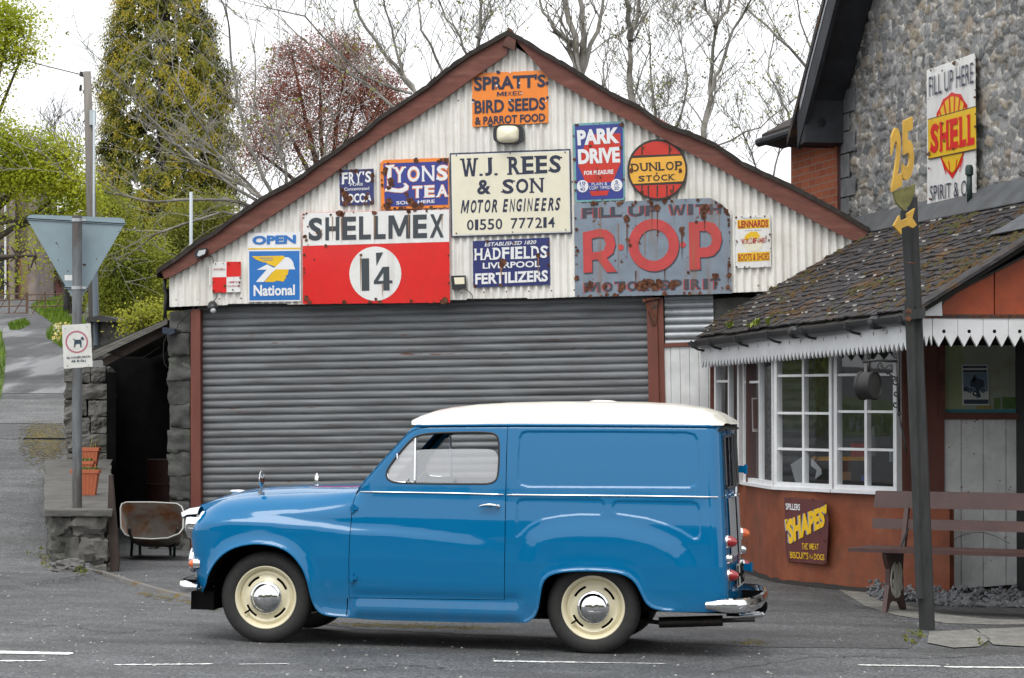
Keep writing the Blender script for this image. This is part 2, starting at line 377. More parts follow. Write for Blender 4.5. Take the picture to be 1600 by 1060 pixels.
# road dust thrown up on the lowest panels
_s = _nt.nodes.new('ShaderNodeSeparateXYZ'); _nt.links.new(_tc.outputs['Object'], _s.inputs[0]); _m = _nt.nodes.new('ShaderNodeMapRange'); _m.inputs[1].default_value = .42; _m.inputs[2].default_value = .16; _m.inputs[3].default_value = 0; _m.inputs[4].default_value = .30; _nt.links.new(_s.outputs[2], _m.inputs[0])
_n2 = _nt.nodes.new('ShaderNodeTexNoise'); _n2.inputs['Scale'].default_value = 9.; _n2.inputs['Detail'].default_value = 8; _nt.links.new(_tc.outputs['Object'], _n2.inputs[0]); _mu = _nt.nodes.new('ShaderNodeMath'); _mu.operation = 'MULTIPLY'; _nt.links.new(_m.outputs[0], _mu.inputs[0]); _nt.links.new(_n2.outputs['Fac'], _mu.inputs[1])
_x = _nt.nodes.new('ShaderNodeMix'); _x.data_type = 'RGBA'; _nt.links.new(_mu.outputs[0], _x.inputs[0]); _x.inputs[6].default_value = L(.0, .130, .305); _x.inputs[7].default_value = L(.16, .15, .13); _nt.links.new(_x.outputs[2], _P.inputs['Base Color'])
chrome = pm('chrome', L(.78, .79, .80), rough=.07, metal=1.)
roofpaint = pm('cream_roof_paint', L(.80, .78, .68), rough=.3, coat=.6)
rubber = pm('tyre_rubber', L(.022, .022, .021), rough=.75, var=.25, vs=30, bump=.15, bs=200)
seal = pm('window_rubber', L(.02, .02, .02), rough=.5)
black = pm('black_underseal_and_shade', L(.004, .004, .004), rough=.9, spec=.1)
cream = pm('cream_wheel_paint', L(.72, .66, .47), rough=.35, coat=.3)
redlens = pm('red_lens', L(.30, .01, .012), rough=.12, coat=1.)
orangelens = pm('orange_lens', L(.75, .13, .02), rough=.12, coat=1.)
van = Thing('delivery_van', 'small vintage blue delivery van with a cream roof parked side-on in front of the garage', 'van', M=VM)
doorL = smoothp(SP([(562, 762), (582, 739), (603, 715), (622, 694), (636, 679.5), (646, 672.5), (660, 669), (716, 667.5), (793, 667.5)]), 1)+SP([(793, 667.6), (791, 710), (789.8, 768), (788.5, 850), (787.6, 937.5), (720, 936.4), (630, 935.4), (546, 934), (545.5, 880), (547, 843), (549, 800), (550.5, 785), (554, 773)])
def shrink(Q, k):
    Q = np.array(Q); T = np.roll(Q, -1, 0)-np.roll(Q, 1, 0); T /= np.maximum(1e-9, np.linalg.norm(T, axis=1))[:, None]; Nn = np.stack([-T[:, 1], T[:, 0]], 1)
    A = Q+Nn*k
    ar = lambda R: abs(np.sum(R[:, 0]*np.roll(R[:, 1], -1)-R[:, 1]*np.roll(R[:, 0], -1)))
    if (ar(A) < ar(Q)) != (k > 0): A = Q-Nn*k
    return [tuple(p) for p in A]
doorQ = [p for i, p in enumerate(doorL) if i == 0 or math.hypot(p[0]-doorL[i-1][0], p[1]-doorL[i-1][1]) > .003]
winQ = smoothp(SP([(690, 675.5), (730, 674.5), (766, 675), (776, 678.5), (780.5, 688), (781, 715), (779.5, 742), (776, 752), (766, 757.8), (740, 758), (690, 757.6), (650, 757), (619, 756.2), (607, 753), (601.5, 746), (602, 737), (608, 726), (625, 704), (640, 687.5), (650, 680.5), (665, 677), (690, 675.5)]), 2)[:-1]
outer = Ltop[:-1]+Lpil[:-1]+Lgut[:-1]+Lrear[:-1]+Lbot[:-1]+Lra[:-1]+Lsill[:-1]+Lfa[:-1]+Lfront[:-1]
slit = SP([(542.2, 934.5), (543.8, 934.5), (543.2, 962), (541.8, 962)])
body_dom = domain(outer, [shrink(doorQ, -.0045), slit])
door_dom = domain(doorQ, [winQ])
for sg in (1, -1):
    V, F, Nn = side_mesh(body_dom, sg, {1: .03})
    van.part('side_panel', (V, F), paint, local=True, normals=Nn)
    V, F, Nn = side_mesh(door_dom, sg, {0: .014, 1: .02})
    dr = van.part('door', (V, F), paint, local=True, normals=Nn)
    # dark jamb behind the gap
    lp = np.array(dens(doorQ, .03, True)); a = VF(lp)-.016; b = np.array(dens(doorQ, .03, True)); c = lp.mean(0)
    out = np.array(shrink([tuple(p) for p in lp], -.012)); inn = np.array(shrink([tuple(p) for p in lp], .012)); m = MB()
    for Q in (out, inn): m.V += [Vector((p[0], q*sg, p[1])) for p, q in zip(Q, a)]
    k = len(lp); m.F = [(i, (i+1) % k, (i+1) % k+k, i+k) for i in range(k)]
    van.part('door_seal', m, black, parent=dr, local=True)
    # window rubber and chrome
    def on(q, off=0.): q = np.array(q); return [Vector((p[0], (x+off)*sg, p[1])) for p, x in zip(q, VF(q))]
    wl = dens(winQ, .02, True)
    van.part('window_rubber', MB().tube(on(shrink(wl, .004), -.004), .0075, 6, closed=True), seal, parent=dr, local=True, smooth=True)
    ql = smoothp(SP([(645.5, 686), (634, 695), (618, 715), (607, 730), (603.5, 741), (606, 750), (614, 754), (645.5, 754.6)]), 2)
    van.part('quarter_light_frame', MB().tube(on(ql, -.008), .0062, 6).tube(on(dens(SP([(648, 681), (646.8, 756)]), .02), -.008), .0085, 6), chrome, parent=dr, local=True, smooth=True)
    van.part('quarter_light_catch', MB().tube(on(SP([(620, 709), (620.5, 717)]), .006), .006, 6).tube(on(SP([(634, 754), (639, 748), (642, 754)]), .004), .005, 6), chrome, parent=dr, local=True)
    gq = [p for p in ql]; m = MB(); P = on(gq, -.010); m.add(P, [tuple(range(len(P)))])
    van.part('quarter_light', m, glass_mat('car_glass_pale_reflection', fac=.28, dif=.30), parent=dr, local=True)  # pale diffuse share paints a milky reflection into the quarter light
    gw = smoothp(SP([(648, 757), (648, 706), (652, 703), (690, 702), (760, 701.5), (772, 704), (778, 712), (779, 740), (772, 756)]), 1); P = on(gw, -.012)
    van.part('window_glass', MB().add(P, [tuple(range(len(P)))]), glass_mat('car_glass_side', fac=.26, dif=.16), parent=dr, local=True)  # whitish diffuse share stands in for the milky reflection on the glass
    # chrome belt moulding
    van.part('belt_moulding', MB().tube(on(dens(SP([(561, 768.8), (630, 770), (700, 771), (787, 773.2)]), .05), .002), .0055, 6), chrome, parent=dr, local=True, smooth=True)
    van.part('belt_moulding', MB().tube(on(dens(SP([(792, 773.4), (900, 774.4), (1000, 775.3), (1128, 777.3)]), .04), .002), .0055, 6), chrome, local=True, smooth=True)
    # door handle
    hp = on(SP([(748, 792), (752, 790.5), (758, 789.3), (766, 789), (774, 789.6), (780, 791)]), .030)
    van.part('door_handle', MB().tube(hp, [.002, .006, .009, .010, .009, .006], 8).tube([hp[3]-Vector((0, .035*sg, 0)), hp[3]], .007, 6).lathe([(0, .012), (.012, .010), (.014, 0)], on(SP([(778, 791.5)]), 0)[0], (0, sg, 0), 12), chrome, parent=dr, local=True, smooth=True)
    for hy in (795, 903):
        h0 = on(SP([(552, hy)]), .008)[0]
        van.part('hinge', MB().box(h0, (.045, .020, .020)).lathe([(.0, -.026), (.011, -.026), (.011, .026), (0, .026)], h0-Vector((.006, -.004*sg, 0)), (0, 0, 1), 10), paint, local=True, smooth=40)
# ---- bonnet, nose, windscreen, roof, tail
def edge(L_, k=None): q = np.array(L_); return [(p[0], float(v), p[1]) for p, v in zip(q, VF(q))]
Et = edge(dens(Ltop, .02)); m = MB(); n = 24; k = len(Et)
for (u, v, w) in Et:
    f = min(1, (u-Et[0][0])/.3); b = .035*f+.004
    for j in range(n+1):
        y = v*(1-2*j/n); m.V.append(Vector((u-.05*(1-f)*(1-(y/v)**2), y, w+b*(1-abs(y/v)**2.4)**.9)))
for i in range(k-1):
    for j in range(n): a = i*(n+1)+j; m.F.append((a, a+n+1, a+n+2, a+1))
van.part('bonnet', m, paint, local=True, smooth=True)
Ef = edge(dens(Lfront[6:], .02)); m = MB(); k = len(Ef)
for i, (u, v, w) in enumerate(Ef):
    t = i/(k-1)
    for j in range(n+1):
        y = v*(1-2*j/n); e = 1-(y/v)**2; m.V.append(Vector((u-.05*min(1, t*1.0+.0)*e if True else 0, y, w+.004*e*t)))
for i in range(k-1):
    for j in range(n): a = i*(n+1)+j; m.F.append((a, a+1, a+n+2, a+n+1))
van.part('nose_panel', m, paint, local=True, smooth=True)
zg = Ef[0][2]
m = MB()
for i in range(7):
    w = .42+i*.045; uu = float(np.interp(w, [e[2] for e in Ef], [e[0] for e in Ef]))-.055; hw = .30-.02*abs(i-3)
    m.tube([(uu+.03*(abs(y)/.3)**2, y, w) for y in np.linspace(-hw, hw, 9)], .008, 6)
van.part('grille', m, chrome, local=True, smooth=True)
# bulkhead / scuttle and windscreen
Ep = edge(dens(Lpil, .02)); k = len(Ep); wr = []
def screen(i_t, yf):
    e = Ep[min(k-1, int(i_t*(k-1)))]; return e
m = MB(); 
for i, (u, v, w) in enumerate(Ep):
    for j in range(n+1):
        y = v*(1-2*j/n); m.V.append(Vector((u-.035*(1-(y/v)**2), y, w)))
K0, K1 = int(k*.10), int(k*.88)
fr, gl = [], []
for i in range(k-1):
    for j in range(n):
        a = i*(n+1)+j; f = (a, a+n+1, a+n+2, a+1)
        (gl if (K0 <= i < K1 and 2 <= j < n-2) else fr).append(f)
mg = MB(); mg.V = list(m.V); mg.F = gl; m.F = fr
van.part('windscreen_frame', m, paint, local=True, smooth=True)
ws = van.part('windscreen', mg, glass_mat('car_glass', fac=.12), local=True, smooth=True)
Eg = edge(dens(Lgut, .02)); k = len(Eg); u0, u1 = Eg[0][0], Eg[-1][0]
cr_px = [(640, 663), (650, 655), (662, 648), (680, 641.5), (700, 637.5), (740, 632.8), (790, 630), (850, 628.6), (930, 628.2), (1000, 629.5), (1050, 632), (1095, 638), (1120, 646), (1136, 656), (1143, 664)]
cr = [vpx(x, y, .30) for x, y in cr_px]; cu, cwv = [p[0] for p in cr], [p[1] for p in cr]
m = MB(); NU, NV = 90, 40; us = np.linspace(0, 1, NU+1); us = .5-.5*np.cos(us*PI); ua, ub = u0-.02, u1+.02
for s in us:
    u = ua+(ub-ua)*s; dfe = min((u-ua)/.10, (ub-u)/.10, 1); cut = 1-.06*(1-math.sqrt(max(0, 1-(1-dfe)**2)))
    gw_ = float(np.interp(u, [e[0] for e in Eg], [e[2] for e in Eg])); gv = float(np.interp(u, [e[0] for e in Eg], [e[1] for e in Eg])); gv = max(gv, .60)*cut+.012
    # crown bows forward and back of the gutter ends
    for j in range(NV+1):
        q = -math.cos(PI*j/NV); H = 1-abs(q)**2.6
        bow = (-.055 if s < .5 else .04)*max(0, 1-min(s, 1-s)/.12)*(1-q*q)
        uc = u+bow; zc = float(np.interp(min(max(uc, cu[0]), cu[-1]), cu, cwv)); hgt = max(.004, zc-gw_)
        m.V.append(Vector((uc, gv*q, gw_+.004+hgt*max(0, H)**.55)))
for i in range(NU):
    for j in range(NV): a = i*(NV+1)+j; m.F.append((a, a+1, a+NV+2, a+NV+1))
rf = van.part('roof', m, roofpaint, local=True, smooth=True)
mi = MB(); mi.V = [Vector((v.x, v.y*.96, v.z-.035)) for v in m.V]; mi.F = [f[::-1] for f in m.F]
van.part('roof_lining', mi, pm('grey_headlining', L(.03, .03, .028), rough=.9), parent=rf, local=True)
for sg in (1, -1):
    van.part('gutter', MB().tube([(u, (v+.012)*sg, w-.001) for u, v, w in Eg], .0085, 6), paint, parent=rf, local=True, smooth=True)
vx, vz = vpx(943, 628, 0.)
van.part('roof_vent', MB().lathe([(.10, -.02), (.10, .004), (.085, .014), (.05, .020), (0.001, .020)], (vx, 0, vz-.010), (0, 0, 1), 20), roofpaint, parent=rf, local=True, smooth=40)
# tail
Er = edge(dens(Lrear, .015)); k = len(Er); rb = .022
def tail(w, y, off=0.):
    u = float(np.interp(w, [e[2] for e in Er][::-1], [e[0] for e in Er][::-1])); v = float(np.interp(w, [e[2] for e in Er][::-1], [e[1] for e in Er][::-1]))
    return Vector((u+rb*(1-min(1, (y/v)**2))+off, y, w))
wlo, whi = Er[-1][2], Er[0][2]; NW = 60; ys = list(np.linspace(-1, 1, 41))
m = MB(); wy0, wy1, wz0, wz1 = .08, .47, sd(1128, 765)[1], sd(1128, 683)[1]; fg = []
for i in range(NW+1):
    w = wlo+(whi-wlo)*i/NW; v = float(np.interp(w, [e[2] for e in Er][::-1], [e[1] for e in Er][::-1]))
    for y in ys: m.V.append(tail(w, y*v))
mg = MB(); mg.V = list(m.V)
for i in range(NW):
    for j in range(40):
        a = i*41+j; c = sum((m.V[x] for x in (a, a+1, a+42, a+41)), Vector())/4; f = (a, a+1, a+42, a+41)
        (mg.F if (wz0 < c.z < wz1 and wy0 < abs(c.y) < wy1) else m.F).append(f)
van.part('tail_panel', m, paint, local=True, smooth=True)
van.part('rear_window', mg, glass_mat('car_glass_rear', fac=.35), local=True, smooth=True)
for sg in (1, -1):
    rp = [tail(z, y*sg, .006) for y, z in ((wy0, wz0), (wy1-.02, wz0), (wy1, wz0+.02), (wy1, wz1-.02), (wy1-.02, wz1), (wy0+.01, wz1))]
    van.part('rear_window_rubber', MB().tube(rp, .008, 6, closed=True), pm('grey_rubber', L(.07, .07, .07), rough=.5), local=True)
    # door leaf outlines
    dl = [tail(z, y*sg, .002) for y, z in ((.01, wlo+.05), (.53, wlo+.05), (.53, whi-.05), (.01, whi-.05))]
    van.part('rear_door_seam', MB().tube(dl, .002, 4, closed=True), seal, local=True)
# grey pressed centre plate of the near door, number plate, lamps, handle
zs = [sd(1135, y)[1] for y in (781, 830, 876, 893, 925)]
gp = pm('grey_brushed_panel', L(.30, .31, .33), rough=.5, metal=.0, var=.1)
for sg in (1, -1):
    m = MB(); m.grid(lambda a, b: tail(zs[2]+(zs[0]-zs[2])*a, sg*(.06+.36*b), .007), 8, 8)
    van.part('door_pressing', m, gp, local=True, smooth=True)
m = MB(); y0, y1 = -.20, .32
m.grid(lambda a, b: tail(zs[4]+(zs[3]+.02-zs[4])*a, y0+(y1-y0)*b, .022), 2, 6)
pl = van.part('number_plate', m, pm('plate_grey', L(.45, .46, .44), rough=.4), local=True)
# raised plate characters
tv, tf = text2d('HB', .02)
van.part('plate_lettering', MB().add([tail(zs[4]+.012+(zs[3]-zs[4])*y, y1-.02-(y1-y0-.04)*x, .026) for x, y in tv], tf), black, parent=pl, local=True)
van.part('rear_door_handle', MB().tube([tail(sd(1140, 778)[1], .10, .035), tail(sd(1140, 778)[1], .30, .030)], .009, 8).tube([tail(sd(1140, 778)[1], .12, .0), tail(sd(1140, 778)[1], .12, .035)], .008, 6), chrome, local=True, smooth=True)
for yy in (741, 935-30):
    van.part('rear_hinge', MB().box(tail(sd(1150, yy)[1], -.50, .03), (.06, .03, .045)).lathe([(0, -.03), (.012, -.03), (.012, .03), (0, .03)], tail(sd(1150, yy)[1], -.50, .06), (0, 0, 1), 10), paint, local=True)
for sg in (1, -1):
    for yy, r, mt, nm in ((849, .036, (redlens if sg > 0 else orangelens), 'tail_lamp'), (876, .026, chrome, 'reflector'), (902, .036, redlens, 'tail_lamp')):
        z = sd(1138, yy)[1]; c = tail(z, .535*sg, -.02)
        lp_ = van.part(nm, MB().lathe([(r+.006, 0), (r+.007, .022), (r+.003, .034), (r, .034)], c, (1, .22*sg, 0), 20), chrome, local=True, smooth=40)
        van.part('lens', MB().lathe([(r, .032), (r*.92, .052), (r*.55, .078 if mt is not chrome else .050), (.001, .086 if mt is not chrome else .052)], c, (1, .22*sg, 0), 20), mt, parent=lp_, local=True, smooth=True)
# bumpers
def bumper(path, zc, hh, name):
    P = [Vector(p) for p in smoothp([(a, b) for a, b in path], 2) and [(a, b, 0) for a, b in smoothp(path, 2)]]; m = MB(); prof = [(-.5, -.0), (-.42, .6), (-.2, .95), (0, 1), (.2, .95), (.42, .6), (.5, 0)]
    for i, p in enumerate(P):
        t = (P[min(i+1, len(P)-1)]-P[max(i-1, 0)]).normalized(); nn = Vector((t.y, -t.x, 0)); e = min(1, min(i, len(P)-1-i)/3*.6+.5)
        for a, b in prof: m.V.append(Vector((p.x, p.y, zc+a*hh*e))+nn*b*.025*bs_)
    q = len(prof)
    for i in range(len(P)-1):
        for j in range(q-1): a = i*q+j; m.F.append((a, a+q, a+q+1, a+1))
    m.F.append(tuple(range(q))); m.F.append(tuple(range(len(P)*q-1, len(P)*q-q-1, -1)))
    return van.part(name, m, chrome, local=True, smooth=40)
zr = sd(1130, 946.5)[1]; ur = Er[-1][0]; bs_ = -1
path = [(ur-.13, .71), (ur-.03, .715), (ur+.08, .67), (ur+.13, .52), (ur+.16, .25), (ur+.165, 0)]; path = path+[(a, -b) for a, b in path[-2::-1]]
bumper(path, zr, .088, 'rear_bumper')
zf = sd(288, 918)[1]; uf = Ef[0][0]; bs_ = 1
path = [(uf+.03, .66), (uf-.05, .645), (uf-.11, .56), (uf-.14, .30), (uf-.15, 0)]; path = path+[(a, -b) for a, b in path[-2::-1]]
bumper(path, zf, .078, 'front_bumper')
for sg in (1, -1):
    for uu, z in ((uf-.06, zf), (ur+.07, zr)): van.part('bumper_bracket', MB().box((uu, .35*sg, z), (.2, .04, .05)), black, local=True)
# headlamps, fog lamps, indicators
for sg in (1, -1):
    z = sd(288, 822)[1]; c = Vector((Ef[-1][0]+.052, .50*sg, z))
    h = van.part('headlamp', MB().lathe([(.088, .05), (.092, -.03), (.084, -.055), (.074, -.058)], c, (1, 0, 0), 28), chrome, local=True, smooth=40)
    van.part('lens', MB().lathe([(.076, -.052), (.05, -.072), (.001, -.082)], c, (1, 0, 0), 24), pm('lamp_lens', L(.55, .57, .58), rough=.1, coat=1.), parent=h, local=True, smooth=True)
    pk = [(-.062, .025), (-.11, .045), (-.105, .062), (-.05, .088), (.02, .100)]; m = MB()
    for a in np.linspace(-.9, .9, 9):
        for q_, r_ in pk: e = math.cos(a*.9); m.V.append(c+Vector((q_*(.3+.7*e) if q_ < -.05 else q_, math.sin(a)*(r_+.012 if r_ > .03 else .085), math.cos(a)*(r_+.016 if r_ > .03 else .08))))
    for i in range(8):
        for j in range(4): a = i*5+j; m.F.append((a, a+5, a+6, a+1))
    van.part('lamp_peak', m, pm('cream_roof_paint', L(0, 0, 0)) if False else chrome, parent=h, local=True, smooth=True)
    z = sd(289, 878)[1]; c = Vector((uf-.055, .46*sg, z))
    fl = van.part('fog_lamp', MB().lathe([(.001, .05), (.05, .045), (.075, .02), (.080, 0), (.076, -.012), (.07, -.014)], c, (1, 0, 0), 24).tube([c+Vector((.02, 0, -.06)), c+Vector((.02, 0, -.15))], .010, 6), chrome, local=True, smooth=40)
    van.part('lens', MB().lathe([(.072, -.010), (.04, -.026), (.001, -.032)], c, (1, 0, 0), 24), pm('lamp_lens', L(0, 0, 0)), parent=fl, local=True, smooth=True)
    z = sd(296, 882)[1]; c = Vector((uf-.005, .60*sg, z+.0))
    ind = van.part('indicator', MB().lathe([(.034, .03), (.036, -.01), (.030, -.014)], c, (1, -.1*sg, 0), 16), chrome, local=True, smooth=40)
    van.part('lens', MB().lathe([(.030, -.012), (.022, -.035), (.001, -.045)], c, (1, -.1*sg, 0), 16), orangelens, parent=ind, local=True, smooth=True)
    # wing mirrors on stalks
    if sg > 0: mx = (408, 772, 739, .42)
    else: mx = (490, 770, 742, .42)
    b = vpx(mx[0] if sg > 0 else 496, mx[1]-3, mx[3]*sg); t = vpx(mx[0] if sg > 0 else 494, mx[2]+12, mx[3]*sg)
    p0 = Vector((b[0], mx[3]*sg, b[1]-.01)); p1 = Vector((t[0], mx[3]*sg, t[1]))
    mr = van.part('wing_mirror', MB().tube([p0, p0+Vector((0, 0, .012))], .022, 12).tube([p0, p1], .006, 6).lathe([(.001, -.014), (.03, -.010), (.052, 0), (.054, .006), (.050, .008)], p1+Vector((0, .0, .01)), (1, .03 if sg > 0 else -.35, 0), 20), chrome, local=True, smooth=40)
    van.part('mirror_glass', MB().lathe([(.050, .008), (.001, .009)], p1+Vector((0, 0, .01)), (1, .03 if sg > 0 else -.35, 0), 20), pm('mirror', L(.5, .55, .6), rough=.03, metal=1.), parent=mr, local=True)
c = vpx(372, 772, .05); van.part('filler_cap', MB().lathe([(.025, -.02), (.025, .008), (.055, .010), (.058, .018), (.04, .028), (.001, .031)], (c[0], .05, c[1]-.002), (0, 0, 1), 20), chrome, local=True, smooth=40)
c = vpx(444, 771, .0); van.part('bonnet_badge', MB().lathe([(.04, -.01), (.04, .004), (.02, .012), (.001, .014)], (c[0], 0, c[1]), (0, 0, 1), 16), chrome, local=True, smooth=True)
# underbody, wheel wells, mudflap, exhaust
z0 = sd(700, 968)[1]
m = MB().box((.0, 0, z0+.03), (1.38, 1.22, .03)).box((ur-.33, 0, z0+.10), (.62, 1.10, .04)).box((uf+.18, 0, z0+.1), (.30, .9, .05)).box((0, 0, z0-.0), (2.6, .10, .06)).box((1.03, 0, .285), (.06, 1.0, .06)).box((-1.02, 0, .285), (.06, 1.0, .06))
van.part('underbody', m, black, local=True)
for sg in (1, -1):
    for Q in (Lfa, Lra):
        q = dens(Q, .03); vv = VF(np.array(q)); m = MB(); kk = len(q)
        for p, x in zip(q, vv): m.V.append(Vector((p[0], (x-.004)*sg, p[1])))
        for p, x in zip(q, vv): m.V.append(Vector((p[0], .36*sg, p[1]+.02)))
        m.F = [(i, i+1, i+1+kk, i+kk) for i in range(kk-1)]+[tuple(range(kk, 2*kk))]
        van.part('wheel_well', m, black, local=True)
m = MB().box((vpx(316, 940, .6)[0], .45, sd(316, 940)[1]), (.145, .30, .115)); van.part('front_valance', m, black, local=True)
ex = pm('exhaust_steel', L(.10, .095, .09), rough=.45, metal=.8, var=.3, rust=.35)
e0, e1 = vpx(1030, 973, .25), vpx(1129, 970, .25)
ep = van.part('exhaust', MB().tube([(e0[0], .25, e0[1]), (e1[0], .25, e1[1])], .034, 14).tube([(e0[0]-.9, .12, e0[1]+.03), (e0[0]-.3, .2, e0[1]+.02), (e0[0], .25, e0[1]), (e1[0]+.15, .25, e1[1]+.01), (e1[0]+.2, .25, e1[1]+.012)], .014, 8), ex, local=True, smooth=40)
t0, t1 = vpx(1155, 963, .25), vpx(1193, 960, .25)
m = MB(); 
for i in range(7):
    s = i/6; uu = t0[0]+(t1[0]-t0[0])*s; zz = t0[1]+(t1[1]-t0[1])*s; ra = .014+.022*s; rb2 = .016+.004*math.sin(s*3)
    for j in range(12): a = 2*PI*j/12; m.V.append(Vector((uu, .25+ra*math.cos(a), zz+rb2*math.sin(a))))
for i in range(6):
    for j in range(12): m.F.append((i*12+j, i*12+(j+1) % 12, (i+1)*12+(j+1) % 12, (i+1)*12+j))
van.part('tailpipe_trim', m, chrome, parent=ep, local=True, smooth=True)
tb = vpx(1188, 948, .0)
van.part('tow_ball', MB().lathe([(.001, -.045), (.03, -.04), (.045, -.01), (.045, .02), (.03, .045), (.001, .05)], (tb[0], .0, tb[1]), (0, 0, 1), 14).box((tb[0]-.1, 0, tb[1]-.05), (.22, .05, .03)), black, local=True, smooth=50)
# wheels
def wheel(u, sg, zc, r=.285):
    c = Vector((u, .575*sg, zc)); ax = Vector((0, sg, 0))
    w = bpy.data.objects.new('wheel', None)
    t = [(.19, -.062), (.20, -.070), (.235, -.074), (.262, -.070), (.278, -.056), (r, -.045), (r, .030), (.280, .044), (.270, .054), (.255, .062), (.235, .066), (.21, .062), (.196, .052), (.19, .046)]
    o = van.part('wheel', MB().lathe([(.19, -.05)]+[(.186, -.03), (.170, -.02), (.170, .018), (.176, .036), (.186, .050), (.193, .056), (.197, .050)], c, ax, 48), cream, local=True, smooth=True)
    ty = van.part('tyre', MB().lathe(t, c, ax, 64), rubber, parent=o, local=True, smooth=40)
    # tread grooves at the shoulder
    m = MB()
    for i in range(96):
        a = 2*PI*i/96; d = Vector((math.cos(a), 0, math.sin(a))); tt = Vector((-math.sin(a), 0, math.cos(a)))
        p = c+ax*.047+d*.2785
        m.add([p-tt*.0045-d*.006+ax*.006, p+tt*.0045-d*.006+ax*.006, p+tt*.0045+d*.0085-ax*.012, p-tt*.0045+d*.0085-ax*.012], [(0, 1, 2, 3)])
    van.part('tread_blocks', m, rubber, parent=ty, local=True)
    # disc with four slots
    m = MB(); prof = [(.170, .012), (.158, .020), (.150, .026), (.140, .020), (.126, .022), (.112, .034), (.094, .040)]; n = 64
    b = len(m.V)
    for rr, h in prof:
        for j in range(n): a = 2*PI*j/n; m.V.append(c+ax*h+Vector((math.cos(a), 0, math.sin(a)))*rr)
    for i in range(len(prof)-1):
        for j in range(n):
            slot = i == 3 and (j % 16) in (4, 5, 6, 7, 8, 9, 10)
            if not slot: m.F.append((i*n+j, i*n+(j+1) % n, (i+1)*n+(j+1) % n, (i+1)*n+j))
    van.part('wheel_disc', m, cream, parent=o, local=True, smooth=50)
    van.part('drum', MB().lathe([(.165, -.04), (.165, -.01), (.001, -.01)], c, ax, 24), black, parent=o, local=True)
    van.part('hub_cap', MB().lathe([(.100, .038), (.101, .046), (.096, .050), (.090, .050), (.084, .056), (.070, .068), (.050, .078), (.026, .084), (.001, .086)], c, ax, 40), chrome, parent=o, local=True, smooth=True)
    van.part('valve', MB().tube([c+ax*.03+Vector((-.11, 0, -.085)), c+ax*.055+Vector((-.13, 0, -.1))], .006, 6), black, parent=o, local=True)
zc_f = sd(415.5, 934)[1]; zc_r = sd(927, 949)[1]
uf_w = vpx(415.5, 934, .62)[0]; ur_w = vpx(927, 949, .62)[0]
for sg in (1, -1):
    wheel(uf_w, sg, .283); wheel(ur_w, sg, .286)
# cab interior
grey = pm('grey_vinyl', L(.10, .10, .10), rough=.6, var=.1)
m = MB()
for sg in (1, -1):
    m = MB().box((-.02, .30*sg, .50), (.45, .46, .14)).hexa([Vector((.16, y, .52)) for y in (.52*sg, .08*sg)]+[Vector((.28, y, .52)) for y in (.08*sg, .52*sg)], [Vector((.28, y, .98)) for y in (.48*sg, .12*sg)]+[Vector((.34, y, .98)) for y in (.12*sg, .48*sg)])
    van.part('seat', m, grey, local=True)
m = MB(); c = Vector((-.28, -.28, .88)); a1 = Vector((0, 1, 0)); a2 = Vector((.35, 0, .9)).normalized()
van.part('steering_wheel', MB().tube([c+(a1*math.cos(t)+a2*math.sin(t))*.19 for t in np.linspace(0, 2*PI, 28)[:-1]], .011, 6, closed=True).tube([c-a1*.19, c+a1*.19], .008, 6).tube([c, c+Vector((-.3, 0, -.2))], .015, 6), pm('black_plastic', L(.015, .015, .015), rough=.4), local=True, smooth=True)
van.part('dashboard', MB().box((-.52, 0, .84), (.20, 1.16, .16)), grey, local=True)
van.part('bulkhead', MB().box((-.66, 0, .60), (.03, 1.1, .55)), black, local=True)
# ================================================================== terrain
_rd = [18, 22, 24.3, 28, 33, 40, 50, 65, 85, 120, 200, 400]; _rz = [0, .03, .08, .50, .95, 1.50, 2.27, 3.42, 4.6, 6.5, 9, 14]
def base_z(x, y): return .01-.02*max(-8, min(8, x))-.006*(y-17 if y < 34 else 17)
def wall_x(y): return -.150*y if y > 23 else -3.45-(23-y)*.35
def gz(x, y):
    b = base_z(x, y); r = np.interp(y, _rd, _rz)
    if y >= 34: return max(b, float(r)+.05)
    t = max(0, min(1, (wall_x(y)-x+.02)/.10)); 
    return b+float(r)*t
def G(px, py, dz=0.):
    r = ray(px, py); t = 14.
    lo, hi = 5., 400.; p = CAMP
    k = 5.
    while k < 400:
        p = CAMP+r*k
        if p.z < gz(p.x, p.y): break
        k *= 1.01
    lo, hi = k/1.01, k
    for _ in range(30):
        m_ = (lo+hi)/2; p = CAMP+r*m_
        if p.z < gz(p.x, p.y): hi = m_
        else: lo = m_
    p = CAMP+r*hi; return Vector((p.x, p.y, gz(p.x, p.y)+dz))
ys = list(np.arange(-40, 12, 4.))+list(np.arange(12, 34, .5))+[33.99, 34.0]+list(np.arange(36, 70, 2.))+list(np.arange(70, 420, 12.))
m = MB(); offs = [-200, -80, -40, -20, -12, -8, -5, -3.5, -2.5, -1.8, -1.2, -.8, -.5, -.3, -.15, -.08, -.05, 0, .05, .3, .8, 1.5, 2.5, 3.5, 5, 7, 9, 12, 16, 25, 50, 200]
for y in ys:
    xw = wall_x(y) if y < 34 else wall_x(34)
    for o_ in offs: x = xw+o_; m.V.append(Vector((x, y, gz(x, y))))
nx = len(offs)
for i in range(len(ys)-1):
    for j in range(nx-1): a = i*nx+j; m.F.append((a, a+1, a+nx+1, a+nx))
